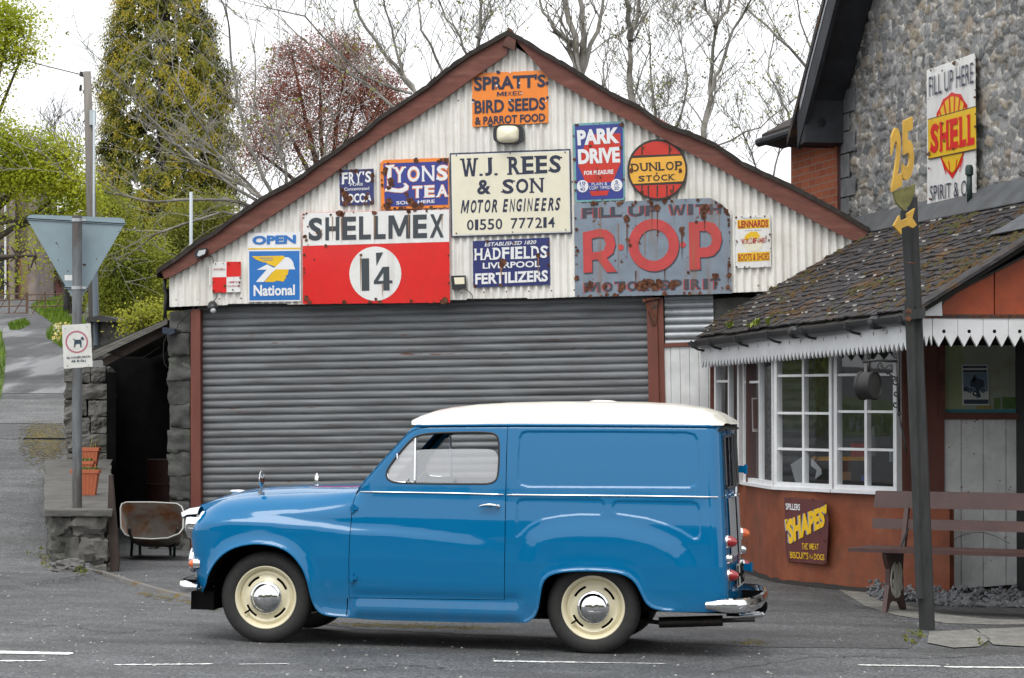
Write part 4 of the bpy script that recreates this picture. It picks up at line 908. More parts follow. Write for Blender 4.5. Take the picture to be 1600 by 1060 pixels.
class Sign:
    def __init__(s, name, label, quad, mat, cat='sign', c=.020, th=.006, pl=None, group=None, outline=None, dl=.0018):
        s.pl = pl or FP; s.c = c+th; s.q = quad; s.dl = dl
        o = outline or quad; xs = [p[0] for p in quad]; ysb = max(p[1] for p in quad)
        s.t = Thing(name, label, cat, s.pl.px(sum(xs)/len(xs), ysb, c), group=group)
        P = dens([(float(a), float(b)) for a, b in o], 4., True); P = [(x+rng.uniform(-.25, .25), y+rng.uniform(-.25, .25)) for x, y in P]
        s.board = s.t.part('board', MB().prism([s.pl.px(x, y, c) for x, y in P], s.pl.n*th), mat)
        s.acc = {}
    def _add(s, key, pts, faces, lay):
        if key not in s.acc: s.acc[key] = MB()
        s.acc[key].add([s.pl.px(x, y, s.c+s.dl*lay) for x, y in pts], faces)
    def poly(s, pts, mat, lay=1, part='panel'): s._add((part, mat.name), pts, [tuple(range(len(pts)))], lay)
    def disc(s, cx, cy, rx, ry, mat, lay=1, part='panel', r0=0.):
        n = 36; A = [(math.cos(a), math.sin(a)) for a in np.linspace(0, 2*PI, n+1)[:-1]]
        if r0: s._add((part, mat.name), [(cx+rx*x, cy+ry*y) for x, y in A]+[(cx+rx*r0*x, cy+ry*r0*y) for x, y in A], [(i, (i+1) % n, n+(i+1) % n, n+i) for i in range(n)], lay)
        else: s.poly([(cx+rx*x, cy+ry*y) for x, y in A], mat, lay, part)
    def text(s, t, q, mat, lay=3, bold=.02, shear=0., part='lettering', serif=0., dx=0., dy=0.):
        """q: TL, TR, BR, BL in photo pixels"""
        def mp(x, y): 
            tx = q[0][0]+(q[1][0]-q[0][0])*x, q[0][1]+(q[1][1]-q[0][1])*x; bx = q[3][0]+(q[2][0]-q[3][0])*x, q[3][1]+(q[2][1]-q[3][1])*x
            return (bx[0]+(tx[0]-bx[0])*y+dx, bx[1]+(tx[1]-bx[1])*y+dy)
        if not serif:
            WM_ = any(c_ in 'MWmw' for c_ in t)
            if WM_ and t.isupper(): serif = -1.
            else: V, F = text2d(t, min(bold, .02) if WM_ else bold, shear); s._add((part, mat.name), [mp(*v) for v in V], F, lay); return
        ws_ = [(1. if ch.isalpha() and serif < 0 and ch not in 'IWML' else WID.get(ch, 1.)) for ch in t]; gap = .2; tot = sum(ws_)+gap*(len(t)-1); x = 0
        for ch, w_ in zip(t, ws_):
            if ch != ' ':
                V, F = text2d(ch, min(bold, .012) if ch in 'MWN01234567' else bold, shear); x0 = x/tot; ww = w_/tot; hh = .14 if ch == '.' else 1.
                if ch == "'": V = [(a, .68+b*.32) for a, b in V]
                s._add((part, mat.name), [mp(x0+a*ww, b*hh) for a, b in V], F, lay)
                for a, b in (SERIF.get(ch, []) if serif > 0 else []):
                    cx = x0+a*ww; hw = .17/tot*serif*1.3; hy = .045
                    b0 = max(0, min(1-2*hy, b-hy)); P = [(cx-hw, b0), (cx+hw, b0), (cx+hw, b0+2*hy), (cx-hw, b0+2*hy)]
                    s._add((part, mat.name), [mp(*p) for p in P], [(0, 1, 2, 3)], lay+.3)
            x += w_+gap
    def chips(s, L_, mat, lay=5):
        for x, y, r in L_:
            n = 11; ph = rng.random()*9; P = []
            for i in range(n):
                a = 2*PI*i/n; k_ = r*(.65+.5*rng.random()); P.append((x+k_*math.cos(a), y+k_*1.05*math.sin(a)))
            s.poly(P, mat, lay, 'rust_patches')
    def run(s, x, y, h, w, mat, lay=4.6): s.poly([(x-w, y), (x+w, y), (x+w*.5, y+h*.7), (x+w*.1, y+h), (x-w*.4, y+h*.6)], mat, lay, 'rust_patches')
    def edge_rust(s, n, rmax, mat):
        q = s.q; k_ = len(q)
        for _ in range(n):
            i = rng.randrange(k_); t_ = rng.random(); a, b = q[i], q[(i+1) % k_]; cx = sum(p[0] for p in q)/k_; cy = sum(p[1] for p in q)/k_
            x = a[0]+(b[0]-a[0])*t_; y = a[1]+(b[1]-a[1])*t_; r = rng.uniform(.25, 1)**2*rmax+.5; d_ = math.hypot(cx-x, cy-y); s.chips([(x+(cx-x)/d_*r*.9, y+(cy-y)/d_*r*.9, r*.85)], mat)
    def done(s):
        for (p, mn), mb in s.acc.items(): s.t.part(p, mb, _mc[mn], parent=None)
        return s.t
rng = random.Random(11)
def en(name, c, rust=.18, **k):
    a = dict(rough=.28, var=.08, vs=6, rust=rust, rs=11., coat=.2, dirt=.12); a.update(k); return pm(name, c, **a)
E_or = en('orange_enamel', L(.86, .235, .015)); E_nv = en('navy_enamel', L(.022, .030, .15)); E_wh = en('white_enamel', L(.78, .78, .76), streak=.25); E_bk = pm('dark_lettering', L(.028, .03, .04), rough=.4, rust=.16, rs=11.)
E_rd = en('red_enamel', L(.70, .012, .010), rust=.14, streak=.12); E_bl = en('sky_blue_enamel', L(.022, .165, .50), rust=.12); E_ye = en('yellow_enamel', L(.80, .50, .015), rust=.16); E_cr = pm('cream_board', L(.78, .74, .58), rough=.45, var=.05, streak=.06, dirt=.08)
E_tl = en('teal_enamel', L(.15, .36, .38)); E_bu = en('royal_blue_enamel', L(.028, .042, .26)); E_gy = en('weathered_grey_enamel', L(.21, .26, .32), rust=.36, rs=7., streak=.8, var=.2, rough=.5); E_dr = pm('faded_red_lettering', L(.52, .055, .055), rough=.5, rust=.33, rs=7., var=.15, streak=.4)
E_dk = pm('faded_dark_lettering', L(.05, .055, .075), rough=.5, rust=.36, rs=7., streak=.4); E_lr = pm('sign_light_red', L(.58, .035, .02), rough=.35, var=.15, rust=.15); E_am = en('amber_enamel', L(.82, .42, .04)); Nvy = pm('navy_letter', L(.022, .028, .06), rough=.4); E_wl = pm('white_letter', L(.76, .77, .78), rough=.35, rust=.16, rs=11.)
RU = pm('bare_rust', L(.085, .030, .016), rough=.95, var=.5, vs=40, bump=.3, bs=120, col2=L(.17, .07, .035), lo=.45, hi=.6, c2s=25.); RS = pm('rust_stain', L(.33, .17, .08), rough=.8, var=.3)
def bx(x0, y0, x1, y1, sl_=-.033): return [(x0, y0), (x1, y0+(x1-x0)*sl_), (x1, y1+(x1-x0)*sl_), (x0, y1)]
# orange bird seed sign
s = Sign('enamel_sign', "orange SPRATT'S MIXED BIRD SEEDS sign at the very top of the gable", [(737.7, 115), (855.8, 110.2), (857.3, 192), (738.1, 198.5)], E_or)
s.text("SPRATT'S", [(740.7, 120), (852, 115.5), (852, 136), (741, 142.6)], Nvy, bold=.035); s.text('MIXED', [(776.4, 144), (816, 142.2), (816, 148.6), (776.4, 150.7)], Nvy, bold=.005)
s.text('BIRD SEEDS', [(741.4, 157.3), (852, 151.8), (852, 171.6), (741.4, 178.3)], Nvy, bold=.03); s.text('& PARROT FOOD', [(741.8, 183), (851.7, 177), (851.7, 190), (741.8, 195.5)], Nvy, bold=.03)
s.chips([(739, 157, 2.5), (855, 130, 3), (775, 138, 1.5), (795, 130, 1.5), (855, 153, 2.5), (778, 113, 3.5), (747, 113, 4), (766, 196, 3)], Nvy); s.chips([(797, 113, 1.4), (776, 134, 1.8), (812, 130, 1.3), (853, 158, 1.3), (739, 160, 1.3), (797, 157, 1.3), (815, 146, 1.2)], E_wl, 5.5); s.done()
# engineers' name board
s = Sign('name_board', 'large cream W.J. REES & SON MOTOR ENGINEERS board in the middle of the gable', [(702.8, 239.7), (891, 233), (893.5, 365), (705, 371.3)], pm('dark_blue_frame', L(.035, .045, .075), rough=.4), cat='sign')
s.poly([(704.8, 242), (889.2, 235.5), (891.5, 363), (707, 369)], E_wh, 1); s.poly([(706, 243.5), (888, 237), (890.3, 361.5), (708.3, 367.4)], E_cr, 2)
s.text('W.J.', [(721, 248), (777, 246), (778, 274.5), (722, 276.5)], Nvy, bold=.03, serif=1.); s.text('REES', [(794.7, 245.3), (876, 242.3), (876.5, 270), (795, 273.5)], Nvy, bold=.03, serif=1.)
s.text('&', [(745.5, 281.5), (767, 280.7), (767, 303.5), (745.5, 304.5)], Nvy, bold=.03, serif=1.); s.text('SON', [(785, 280.5), (848.5, 278), (848.5, 301), (785, 303.5)], Nvy, bold=.03, serif=1.)
s.text('MOTOR ENGINEERS', [(719.7, 313.2), (876, 308.8), (876, 329), (719.7, 333.8)], Nvy, bold=.035, shear=.25)
s.text('01550', [(729.6, 343.8), (784.8, 341.6), (784.8, 358.5), (729.6, 360.3)], Nvy, bold=.015, serif=.7); s.text('777214', [(798.4, 341.2), (866.8, 339.2), (866.8, 355.6), (798.4, 358)], Nvy, bold=.015, serif=.7)
s.chips([(713, 243, 1.2), (883, 238, 1.2), (713, 365, 1.2), (884, 359, 1.2), (797, 239.5, 1.2), (801, 363, 1.2)], Nvy); s.done()
# fertilizer sign
s = Sign('enamel_sign', 'navy HADFIELDS LIVERPOOL FERTILIZERS sign below the cream name board', [(738.8, 376.9), (858.4, 371.4), (859.5, 444.9), (739.6, 449.7)], E_nv)
s.text('ESTABLISHED 1820', [(757, 379.5), (838, 375.5), (838, 381.5), (757, 385.5)], E_wl, bold=.015, shear=.25); s.text('HADFIELDS', [(741.5, 388.8), (855.5, 383.6), (855.5, 403.4), (741.5, 407)], E_wl, bold=.03, serif=.8)
s.text('LIVERPOOL', [(754.3, 411), (843.7, 407.3), (843.7, 417.5), (754.3, 420.3)], E_wl, bold=.025); s.text('FERTILIZERS', [(742.5, 427.6), (856, 422), (856, 440), (742.5, 445)], E_wl, bold=.035)
s.chips([(786, 411, 7), (841, 399.5, 4.5), (803, 380, 2)], RU); s.run(783, 417, 24, 1.6, RS); s.run(841, 403, 34, 1., RS); s.edge_rust(16, 3, RU); s.done()
# cigarette sign
def c3(x, y): return (880+x/3.533, 180+y/3.533)
s = Sign('enamel_sign', 'tall blue and red PARK DRIVE sign right of the cream name board', [c3(52, 50), c3(335, 35), c3(342, 465), c3(65, 482)], E_tl, outline=[c3(60, 48), c3(325, 34), c3(337, 50), c3(342, 465), c3(330, 470), c3(78, 482), c3(65, 474), c3(53, 60)])
s.poly([c3(64, 60), c3(322, 46), c3(328, 56), c3(332, 455), c3(324, 460), c3(80, 470), c3(75, 462)], E_bu, 1)
s.poly([c3(135, 110), c3(315, 100), c3(318, 262), c3(243, 443), c3(157, 447), c3(83, 278)], E_lr, 2)
s.text('PARK', [c3(75, 84), c3(308, 66), c3(310, 154), c3(80, 168)], E_wl, bold=.05, lay=3.5); s.text('DRIVE', [c3(80, 190), c3(311, 175), c3(314, 262), c3(84, 272)], E_wl, bold=.05, lay=3.5)
s.text('FOR PLEASURE', [c3(115, 309), c3(277, 300), c3(277, 325), c3(115, 332)], E_wl, bold=.03)
s.poly([c3(110, 375), c3(290, 368), c3(272, 415), c3(133, 420)], E_bu, 2.6)
for cx, a_, b_ in ((107, '10', '4D'), (295, '5', '2D')):
    x, y = c3(cx, 393 if cx < 200 else 387); s.disc(x, y, 9, 9.6, E_wl, 3)
    s.text(a_, bx(x-4.5 if a_ == '10' else x-2.4, y-7, x+4.5 if a_ == '10' else x+2.4, y-2), E_bu, 4, bold=.02); s.text('FOR', bx(x-4, y-1.2, x+4, y+.8), E_bu, 4, bold=0); s.text(b_, bx(x-4, y+2.2, x+4, y+7.2), E_bu, 4, bold=.02)
s.text('PLAIN &', [c3(157, 374), c3(243, 370), c3(243, 386), c3(157, 390)], E_wl, bold=.0, lay=4); s.text('CORK TIPPED', [c3(143, 394), c3(262, 390), c3(262, 408), c3(143, 412)], E_wl, bold=.0, lay=4)
for i_ in range(4): s.poly([c3(160+i_*20, 424), c3(174+i_*20, 423), c3(172+i_*19, 440), c3(161+i_*19, 441)], E_lr, 3)
s.chips([c3(318, 180)+(3.2,), c3(322, 52)+(3.6,), c3(62, 245)+(2.6,), c3(150, 170)+(2.5,), c3(205, 345)+(1.8,), c3(190, 410)+(2.4,), c3(70, 55)+(2.2,)], RU); s.run(*c3(186, 290), 28, .6, RU); s.edge_rust(14, 2.6, RU); s.done()
# round tyre sign
cx, cy, rx = 1027.3, 265.5, 47.
circ = [(cx+rx*math.cos(a), cy+(rx+.6)*math.sin(a)) for a in np.linspace(0, 2*PI, 49)[:-1]]
s = Sign('enamel_sign', 'round red and yellow DUNLOP STOCK sign right of the tall blue sign', circ, pm('black_enamel', L(.03, .025, .022), rough=.4, rust=.4, rs=9.), outline=circ, c=.034)
s.disc(cx, cy, rx-3.2, rx-2.6, E_lr, 1)
def chord(y0l, y1l, mat, lay, r=rx-3.4):
    P = [(cx+r*math.cos(a), cy+(r+.6)*math.sin(a)) for a in np.linspace(0, 2*PI, 181)]; f = -.05
    P = [p for p in P if y0l+f*(p[0]-cx) <= p[1] <= y1l+f*(p[0]-cx)]; P.sort(key=lambda p: math.atan2(p[1]-(y0l+y1l)/2, p[0]-cx)); s.poly(P, mat, lay)
chord(241.5, 289.5, _mc['black_enamel'], 1.8); chord(244.8, 286.2, E_am, 2.6)
for x_ in (1003, 1012+1, 1027, 1042, 1052): s.poly([(x_-1.2, 290), (x_+1.2, 290), (x_+1.0, 308 if abs(x_-cx) < 20 else 300), (x_-1.0, 308 if abs(x_-cx) < 20 else 300)], _mc['black_enamel'], 2.2)
for x_ in (1003, 1046): s.poly([(x_-1.2, 226), (x_+1.2, 226), (x_+1.2, 242), (x_-1.2, 242)], _mc['black_enamel'], 2.2)
s.text('DUNLOP', [(985.5, 256), (1066, 251.5), (1066, 265.5), (987, 268.5)], _mc['black_enamel'], 4, bold=.02, serif=.9); s.text('STOCK', [(997.5, 275), (1054, 272), (1054, 281.8), (997.5, 284.3)], _mc['black_enamel'], 4, bold=.025, serif=.7)
s.chips([(986, 267, 4), (1063, 267, 3.5), (1004, 231, 3), (1047, 233, 2.6), (1026, 271, 1.6), (1003, 300, 3), (1049, 299, 3)], RU); s.done()
# grey motor spirit sign
ROPq = [c3(62, 490), c3(335, 476), c3(645, 464), c3(815, 458), c3(872, 490), c3(905, 522), c3(922, 552), c3(922, 780), c3(930, 985), c3(500, 996), c3(66, 1005)]
s = Sign('enamel_sign', 'big rusty grey FILL UP WITH R.O.P MOTOR SPIRIT sign on the right', ROPq, E_gy)
for t_, q in (('FILL UP', [c3(105, 514), c3(520, 497), c3(520, 553), c3(105, 570)]), ('WITH', [c3(583, 493), c3(872, 490), c3(872, 544), c3(583, 552)]), ('MOTOR SPIRIT', [c3(115, 925), c3(868, 900), c3(868, 958), c3(118, 978)])):
    s.text(t_, q, E_dr, 2, bold=.04, dx=-1.4, dy=.6); s.text(t_, q, E_dk, 3, bold=.04)
R_ = [(108, 648), (200, 628), (245, 635), (278, 665), (288, 715), (275, 762), (240, 790), (297, 865), (240, 868), (190, 797), (160, 800), (160, 868), (112, 872)]
Rh = [(157, 682), (200, 672), (225, 680), (236, 712), (225, 745), (195, 755), (160, 757)]
def ring_poly(O, H, mat, lay, d=(0, 0)):
    o = [c3(a+d[0], b+d[1]) for a, b in O]; h = [c3(a+d[0], b+d[1]) for a, b in H]; V = o+h; E = [(i, (i+1) % len(o)) for i in range(len(o))]+[(len(o)+i, len(o)+(i+1) % len(h)) for i in range(len(h))]
    r = geometry.delaunay_2d_cdt([Vector(p) for p in V], E, [], 0, 1e-6); VV = np.array([tuple(p) for p in r[0]]); FF = np.array([f for f in r[2] if len(f) == 3]); C = VV[FF].mean(1); FF = FF[inside(C, o) & ~inside(C, h)]
    s._add(('lettering', mat.name), [tuple(p) for p in VV], [tuple(f) for f in FF], lay)
P_ = [(693, 592), (790, 586), (835, 598), (868, 640), (876, 690), (862, 740), (830, 775), (790, 785), (755, 785), (758, 852), (697, 856)]; Ph = [(752, 640), (790, 640), (815, 660), (822, 690), (815, 715), (795, 730), (753, 732)]
for mt, ly, d in ((E_dk, 2, (5, 7)), (E_dr, 3, (0, 0))): ring_poly(R_, Rh, mt, ly, d); ring_poly(P_, Ph, mt, ly, d)
x, y = c3(499, 718); s.disc(x+1.4, y+1.9, 39.5, 41, E_dk, 2, 'lettering', .62); s.disc(x, y, 39.5, 41, E_dr, 3, 'lettering', .60)
for q_ in (318, 660): x, y = c3(q_, 730 if q_ < 400 else 716); s.disc(x, y, 4.6, 4.8, E_dr, 3, 'lettering')
cr_ = [(780, 520, 26), (775, 555, 18), (520, 512, 18), (490, 490, 12), (350, 572, 18), (355, 610, 9), (655, 630, 16), (660, 655, 11), (420, 945, 24), (450, 935, 30), (480, 925, 26), (510, 950, 22), (530, 930, 24), (600, 940, 22), (620, 930, 16), (150, 935, 20), (130, 960, 14), (230, 945, 14), (330, 945, 18), (315, 965, 14), (838, 890, 20), (845, 930, 10), (918, 830, 10), (915, 885, 14), (910, 950, 14), (80, 750, 10), (75, 900, 16), (165, 490, 16), (305, 490, 12), (355, 690, 12), (370, 720, 10), (735, 590, 9), (560, 475, 14), (400, 480, 10), (385, 495, 10), (900, 530, 14), (860, 505, 10), (690, 870, 8), (240, 990, 12), (560, 985, 14), (700, 985, 10)]
s.chips([c3(a, b)+(r_/3.3,) for a, b, r_ in cr_], RU)
for a, b, h, w in ((352, 590, 60, 1.1), (303, 600, 95, .7), (490, 500, 40, .8), (520, 515, 60, .8), (655, 650, 45, 1.2), (780, 540, 30, 1.6), (205, 500, 100, .5), (610, 470, 40, .6), (450, 640, 60, .7), (860, 540, 60, .6), (910, 820, 45, .9), (720, 720, 50, .5), (400, 860, 26, 1.2), (560, 850, 24, .9)): s.run(*c3(a, b), h, w, RU if w > .75 else RS)
s.edge_rust(46, 3.4, RU); s.done()
# boots sign
s = Sign('enamel_sign', 'small white and yellow LENNARDS WORLD-FAMED BOOTS & SHOES sign at the right', [c3(950, 560), c3(1145, 552), c3(1148, 838), c3(953, 846)], E_wh)
s.poly([c3(961, 579), c3(1137, 571), c3(1137, 622), c3(962, 629)], E_ye, 1); s.poly([c3(962, 762), c3(1140, 753), c3(1140, 803), c3(962, 812)], E_ye, 1)
x, y = c3(1048, 697); s.disc(x, y, 16, 16, E_cr, 1); s.poly([(x-12, y-9), (x-4, y-15), (x+6, y-15), (x+11, y-8), (x+5, y-3), (x-2, y-7), (x-8, y-2), (x-14, y-2)], E_ye, 2)
crm = pm('crimson_letter', L(.38, .02, .02), rough=.4)
s.text('LENNARDS', [c3(966, 584), c3(1132, 577), c3(1132, 617), c3(967, 624)], crm, bold=.03); s.text('WORLD-FAMED', [c3(980, 683), c3(1126, 676), c3(1120, 703), c3(988, 713)], crm, bold=.012); s.text('BOOTS & SHOES', [c3(966, 768), c3(1137, 760), c3(1137, 798), c3(967, 806)], crm, bold=.012)
s.text('REGISTERED', [c3(995, 568), c3(1100, 564), c3(1100, 569), c3(995, 573)], Nvy, bold=0); s.text('TRADE MARK', [c3(1000, 636), c3(1095, 632), c3(1095, 637), c3(1000, 641)], Nvy, bold=0)
s.chips([c3(1135, 690)+(1.8,), c3(1120, 670)+(1.2,), c3(960, 700)+(1.5,), c3(955, 565)+(2,)], RU); s.edge_rust(18, 1.6, RU); s.done()
# warning sign
def c2(x, y): return (x/3.533, 300+y/3.533)
s = Sign('warning_sign', 'small red and white chequered warning sign at the far left of the gable', [c2(1172, 388), c2(1330, 385), c2(1330, 554), c2(1172, 557)], E_wh)
s.poly([c2(1250, 386), c2(1330, 385), c2(1330, 467), c2(1250, 470)], E_rd, 1); s.poly([c2(1172, 472), c2(1250, 470), c2(1250, 556), c2(1172, 557)], E_rd, 1)
s.text('WARNING', [c2(1178, 423), c2(1242, 421), c2(1242, 432), c2(1178, 434)], crm, bold=.0); s.text('LIMITED', [c2(1262, 494), c2(1318, 492), c2(1318, 502), c2(1262, 504)], crm, bold=.0); s.text('CLEARANCE', [c2(1256, 515), c2(1326, 513), c2(1326, 523), c2(1256, 525)], crm, bold=.0)
s.chips([c2(1190, 398)+(1.2,), c2(1262, 398)+(1.6,), c2(1240, 518)+(2.4,), c2(1322, 500)+(2,), c2(1285, 540)+(1.4,), c2(1320, 395)+(1.2,), c2(1178, 548)+(2,), c2(1318, 520)+(1.5,), c2(1232, 395)+(1,)], RU); s.edge_rust(8, 1.6, RU); s.done()
# petrol brand sign with winged head
def c1(x, y): return (300+x/3.533, 200+y/3.533)
s = Sign('enamel_sign', 'white and blue OPEN National sign with a winged head, left of the big red sign', [c1(310, 581), c1(600, 577), c1(601, 958), c1(312, 961)], en('clean_white_board', L(.82, .82, .82), rust=.08))
s.text('OPEN', [c1(333, 597), c1(574, 590), c1(574, 638), c1(333, 646)], E_bl, bold=.05); s.poly([c1(310, 664), c1(600, 661), c1(600, 669), c1(310, 672)], E_ye, 1)
s.poly([c1(315, 682), c1(593, 679), c1(595, 950), c1(317, 953)], E_bl, 1)
s.text('National', [c1(340, 868), c1(568, 865), c1(568, 924), c1(340, 930)], E_wl, bold=.03)
s.poly([c1(a, b) for a, b in ((330, 709), (505, 706), (514, 716), (462, 768), (420, 752), (404, 741), (398, 744), (352, 727))], E_ye, 2)
s.poly([c1(a, b) for a, b in ((514, 714), (532, 715), (547, 725), (558, 742), (563, 764), (570, 781), (462, 781), (430, 780), (462, 768))], E_wl, 2)
s.poly([c1(a, b) for a, b in ((358, 784), (414, 754), (434, 764), (464, 781), (440, 800), (396, 851), (352, 851), (412, 783))], E_wl, 2.6)
s.poly([c1(a, b) for a, b in ((462, 781), (534, 781), (531, 800), (527, 812), (516, 818), (521, 828), (514, 834), (505, 849), (468, 844), (450, 851), (400, 851), (440, 802))], E_ye, 2)
for k_ in (0, 1): s.poly([c1(372+k_*16, 718+k_*11), c1(446, 717+k_*11), c1(446, 720+k_*11), c1(376+k_*16, 721+k_*11)], E_bl, 3)
s.done()
# big red price sign
s = Sign('enamel_sign', 'large red and white SHELLMEX price sign reading 1 4 in a white circle', [c1(610, 470), c1(1420, 450), c1(1425, 965), c1(613, 973)], E_rd)
s.poly([c1(611, 471), c1(1419, 451), c1(1420, 629), c1(612, 652)], E_wh, 1)
s.text('SHELLMEX', [c1(643, 497), c1(1390, 475), c1(1390, 605), c1(643, 624)], pm('faded_black_letter', L(.045, .055, .065), rough=.45, rust=.22, rs=8.), bold=.035)
FB = _mc['faded_black_letter']; x, y = c1(1012, 805); s.disc(x, y, 40.6, 42.4, E_wh, 1)
s.poly([c1(935, 722), c1(977, 720), c1(979, 898), c1(937, 900)], FB, 3, 'lettering'); s.poly([c1(1015, 690), c1(1055, 687), c1(1018, 762)], FB, 3, 'lettering')
ring_o = [(1052, 768), (1088, 766), (1090, 842), (1106, 842), (1107, 858), (1090, 859), (1091, 897), (1056, 898), (1055, 861), (1004, 863), (1003, 848)]; ring_h = [(1056, 800), (1056, 844), (1026, 845)]
c3s = c3; c3 = c1; ring_poly(ring_o, ring_h, FB, 3); c3 = c3s
s.chips([c1(815, 472)+(6,), c1(830, 480)+(4,), c1(765, 480)+(2.2,), c1(1008, 470)+(4,), c1(1195, 458)+(4.5,), c1(1230, 455)+(2.5,), c1(738, 652)+(2.6,), c1(625, 600)+(3,), c1(632, 620)+(2.6,), c1(690, 580)+(2,), c1(640, 545)+(1.6,), c1(932, 702)+(2.4,), c1(675, 728)+(1.6,), c1(1400, 950)+(5,), c1(1380, 962)+(4,), c1(840, 962)+(4,), c1(1015, 945)+(2.6,), c1(1210, 955)+(3,), c1(630, 940)+(4,), c1(650, 962)+(4,), c1(1040, 962)+(3,)], RU)
for a, b, h, w in ((825, 500, 40, 1.2), (1008, 490, 45, 1.), (775, 490, 40, .8), (1195, 475, 40, .8), (930, 715, 56, .9), (640, 640, 10, .8), (1380, 480, 30, .7), (715, 560, 20, .6), (1050, 865, 22, .8)): s.run(*c1(a, b), h, w, RS)
s.edge_rust(30, 2.6, RU); s.done()
# cocoa sign
s = Sign('enamel_sign', "small navy FRY'S PURE COCOA sign, chipped, left of the orange and blue tea sign", [c1(813, 233), c1(1003, 226), c1(1006, 422), c1(817, 430)], E_nv)
s.text("FRY'S", [c1(828, 248), c1(988, 238), c1(988, 300), c1(828, 312)], E_wl, bold=.03, serif=.7); s.text('PURE', [c1(872, 308), c1(944, 304), c1(944, 318), c1(872, 322)], E_wl, bold=.01); s.text('Concentrated', [c1(840, 330), c1(978, 324), c1(978, 342), c1(840, 348)], E_wl, bold=.01); s.text('COCOA', [c1(826, 366), c1(992, 358), c1(992, 410), c1(828, 418)], E_wl, bold=.035)
s.chips([c1(835, 360)+(5,), c1(850, 375)+(6,), c1(865, 395)+(6,), c1(830, 345)+(3.5,), c1(960, 385)+(4.5,), c1(970, 365)+(3,), c1(995, 262)+(4,), c1(996, 290)+(3,), c1(905, 240)+(4,), c1(880, 236)+(2.6,), c1(845, 415)+(4,), c1(990, 412)+(3,), c1(820, 240)+(3,)], RU); s.edge_rust(18, 2.2, RU); s.done()
# tea sign
s = Sign('enamel_sign', 'orange and blue LYONS TEA SOLD HERE sign above the white top of the red sign', [c1(1040, 195), c1(1418, 165), c1(1420, 440), c1(1045, 453)], E_or, outline=[c1(1040, 196), c1(1056, 178), c1(1418, 165), c1(1420, 440), c1(1045, 453)])
s.poly([c1(1056, 197), c1(1412, 184), c1(1414, 424), c1(1064, 436)], E_bu, 1)
for mt, ly, bo, g_ in ((E_or, 2, .075, 2.5), (E_wl, 3.4, .03, 0)):
    s.text('YONS', [c1(1115-g_, 218-g_), c1(1412+g_, 204-g_), c1(1412+g_, 290+g_), c1(1115-g_, 303+g_)], mt, ly, bold=bo, serif=.6); s.text('TEA', [c1(1217-g_, 322-g_), c1(1412+g_, 313-g_), c1(1412+g_, 380+g_), c1(1217-g_, 388+g_)], mt, ly, bold=bo, serif=.7)
    w_ = g_*1.2; s.poly([c1(a, b) for a, b in ((1066-w_, 208-w_), (1118+w_, 204-w_), (1112+w_, 218+w_), (1100+w_, 222), (1100+w_, 330), (1140, 338-w_), (1165, 332-w_), (1175, 316), (1162, 308), (1180, 306-w_), (1196+w_, 322), (1192+w_, 342+w_), (1160, 358+w_), (1120, 356+w_), (1082-w_, 350+w_), (1066-w_, 352+w_), (1066-w_, 340), (1078-w_, 330), (1078-w_, 224))], mt, ly, 'lettering')
s.text('SOLD HERE', [c1(1128, 405), c1(1340, 396), c1(1340, 414), c1(1128, 424)], E_wl, bold=.02)
s.chips([c1(1068, 235)+(5,), c1(1060, 250)+(4,), c1(1095, 290)+(5.5,), c1(1100, 310)+(5,), c1(1085, 330)+(4,), c1(1088, 405)+(6.5,), c1(1075, 430)+(6,), c1(1210, 410)+(6,), c1(1195, 400)+(4,), c1(1235, 430)+(6,), c1(1265, 425)+(4,), c1(1185, 368)+(3.5,), c1(1235, 180)+(4.5,), c1(1400, 180)+(5,), c1(1375, 175)+(3,), c1(1360, 185)+(3,), c1(1320, 440)+(3,), c1(1150, 445)+(3,)], RU); s.edge_rust(22, 2.6, RU); s.done()
# ================================================================== office lean-to on the right
E0 = W(1436, 484, 208); E1 = W(1094, 527, 161.0)
ed = Vector((E1.x-E0.x, E1.y-E0.y, 0)).normalized(); LE = (E1-E0).length; eu = (E1-E0).normalized()
rd = Vector((ed.y, -ed.x, 0))
if rd.x < 0: rd = -rd
RISE = .60; RW = 1.80
off = Thing('office', 'low red-brown office with a mossy slate roof, white valance and a curved row of windows', 'building', (3.4, 22.5, 0))
def RP(t, r, h=0.): return E0+eu*t+rd*r+Vector((0, 0, RISE*r+h))
slate = pm('mossy_slate', L(.042, .038, .040), rough=.8, var=.5, vs=9, bump=.9, bs=45, col2=L(.085, .042, .012), lo=.53, hi=.66, c2s=3.2, speck=.5, sps=12.)
def TF(r):
    q_ = E0+rd*r; return min(LE+.03+max(0, r)*1.2, (FP.o-q_).dot(FP.n)/eu.dot(FP.n)+.04)
rnd = random.Random(5); m = MB(); sn = (eu.cross((rd+Vector((0, 0, RISE))).normalized())).normalized()
if sn.z < 0: sn = -sn
rows = 21; ex = RW/rows
for r in range(rows+1):
    t = -.10+(.11 if r % 2 else 0)
    tf_ = TF(r*ex)
    while t < tf_-.05:
        w_ = min(rnd.uniform(.13, .19), tf_-t); j = rnd.uniform(-.012, .018); lift = rnd.uniform(.0, .010); r0 = r*ex-.04+j; r1 = r*ex+ex*1.5
        if rnd.random() < .985 and r0 < RW:
            th = rnd.uniform(.010, .016)
            a = [RP(t+.004, r0, .018+lift)+sn*0, RP(t+w_-.004, r0+rnd.uniform(-.012, .012), .018+lift+rnd.uniform(-.004, .006)), RP(t+w_-.004, min(RW, r1), .002), RP(t+.004, min(RW, r1), .002)]
            m.hexa(a, [p+sn*th for p in a])
        t += w_
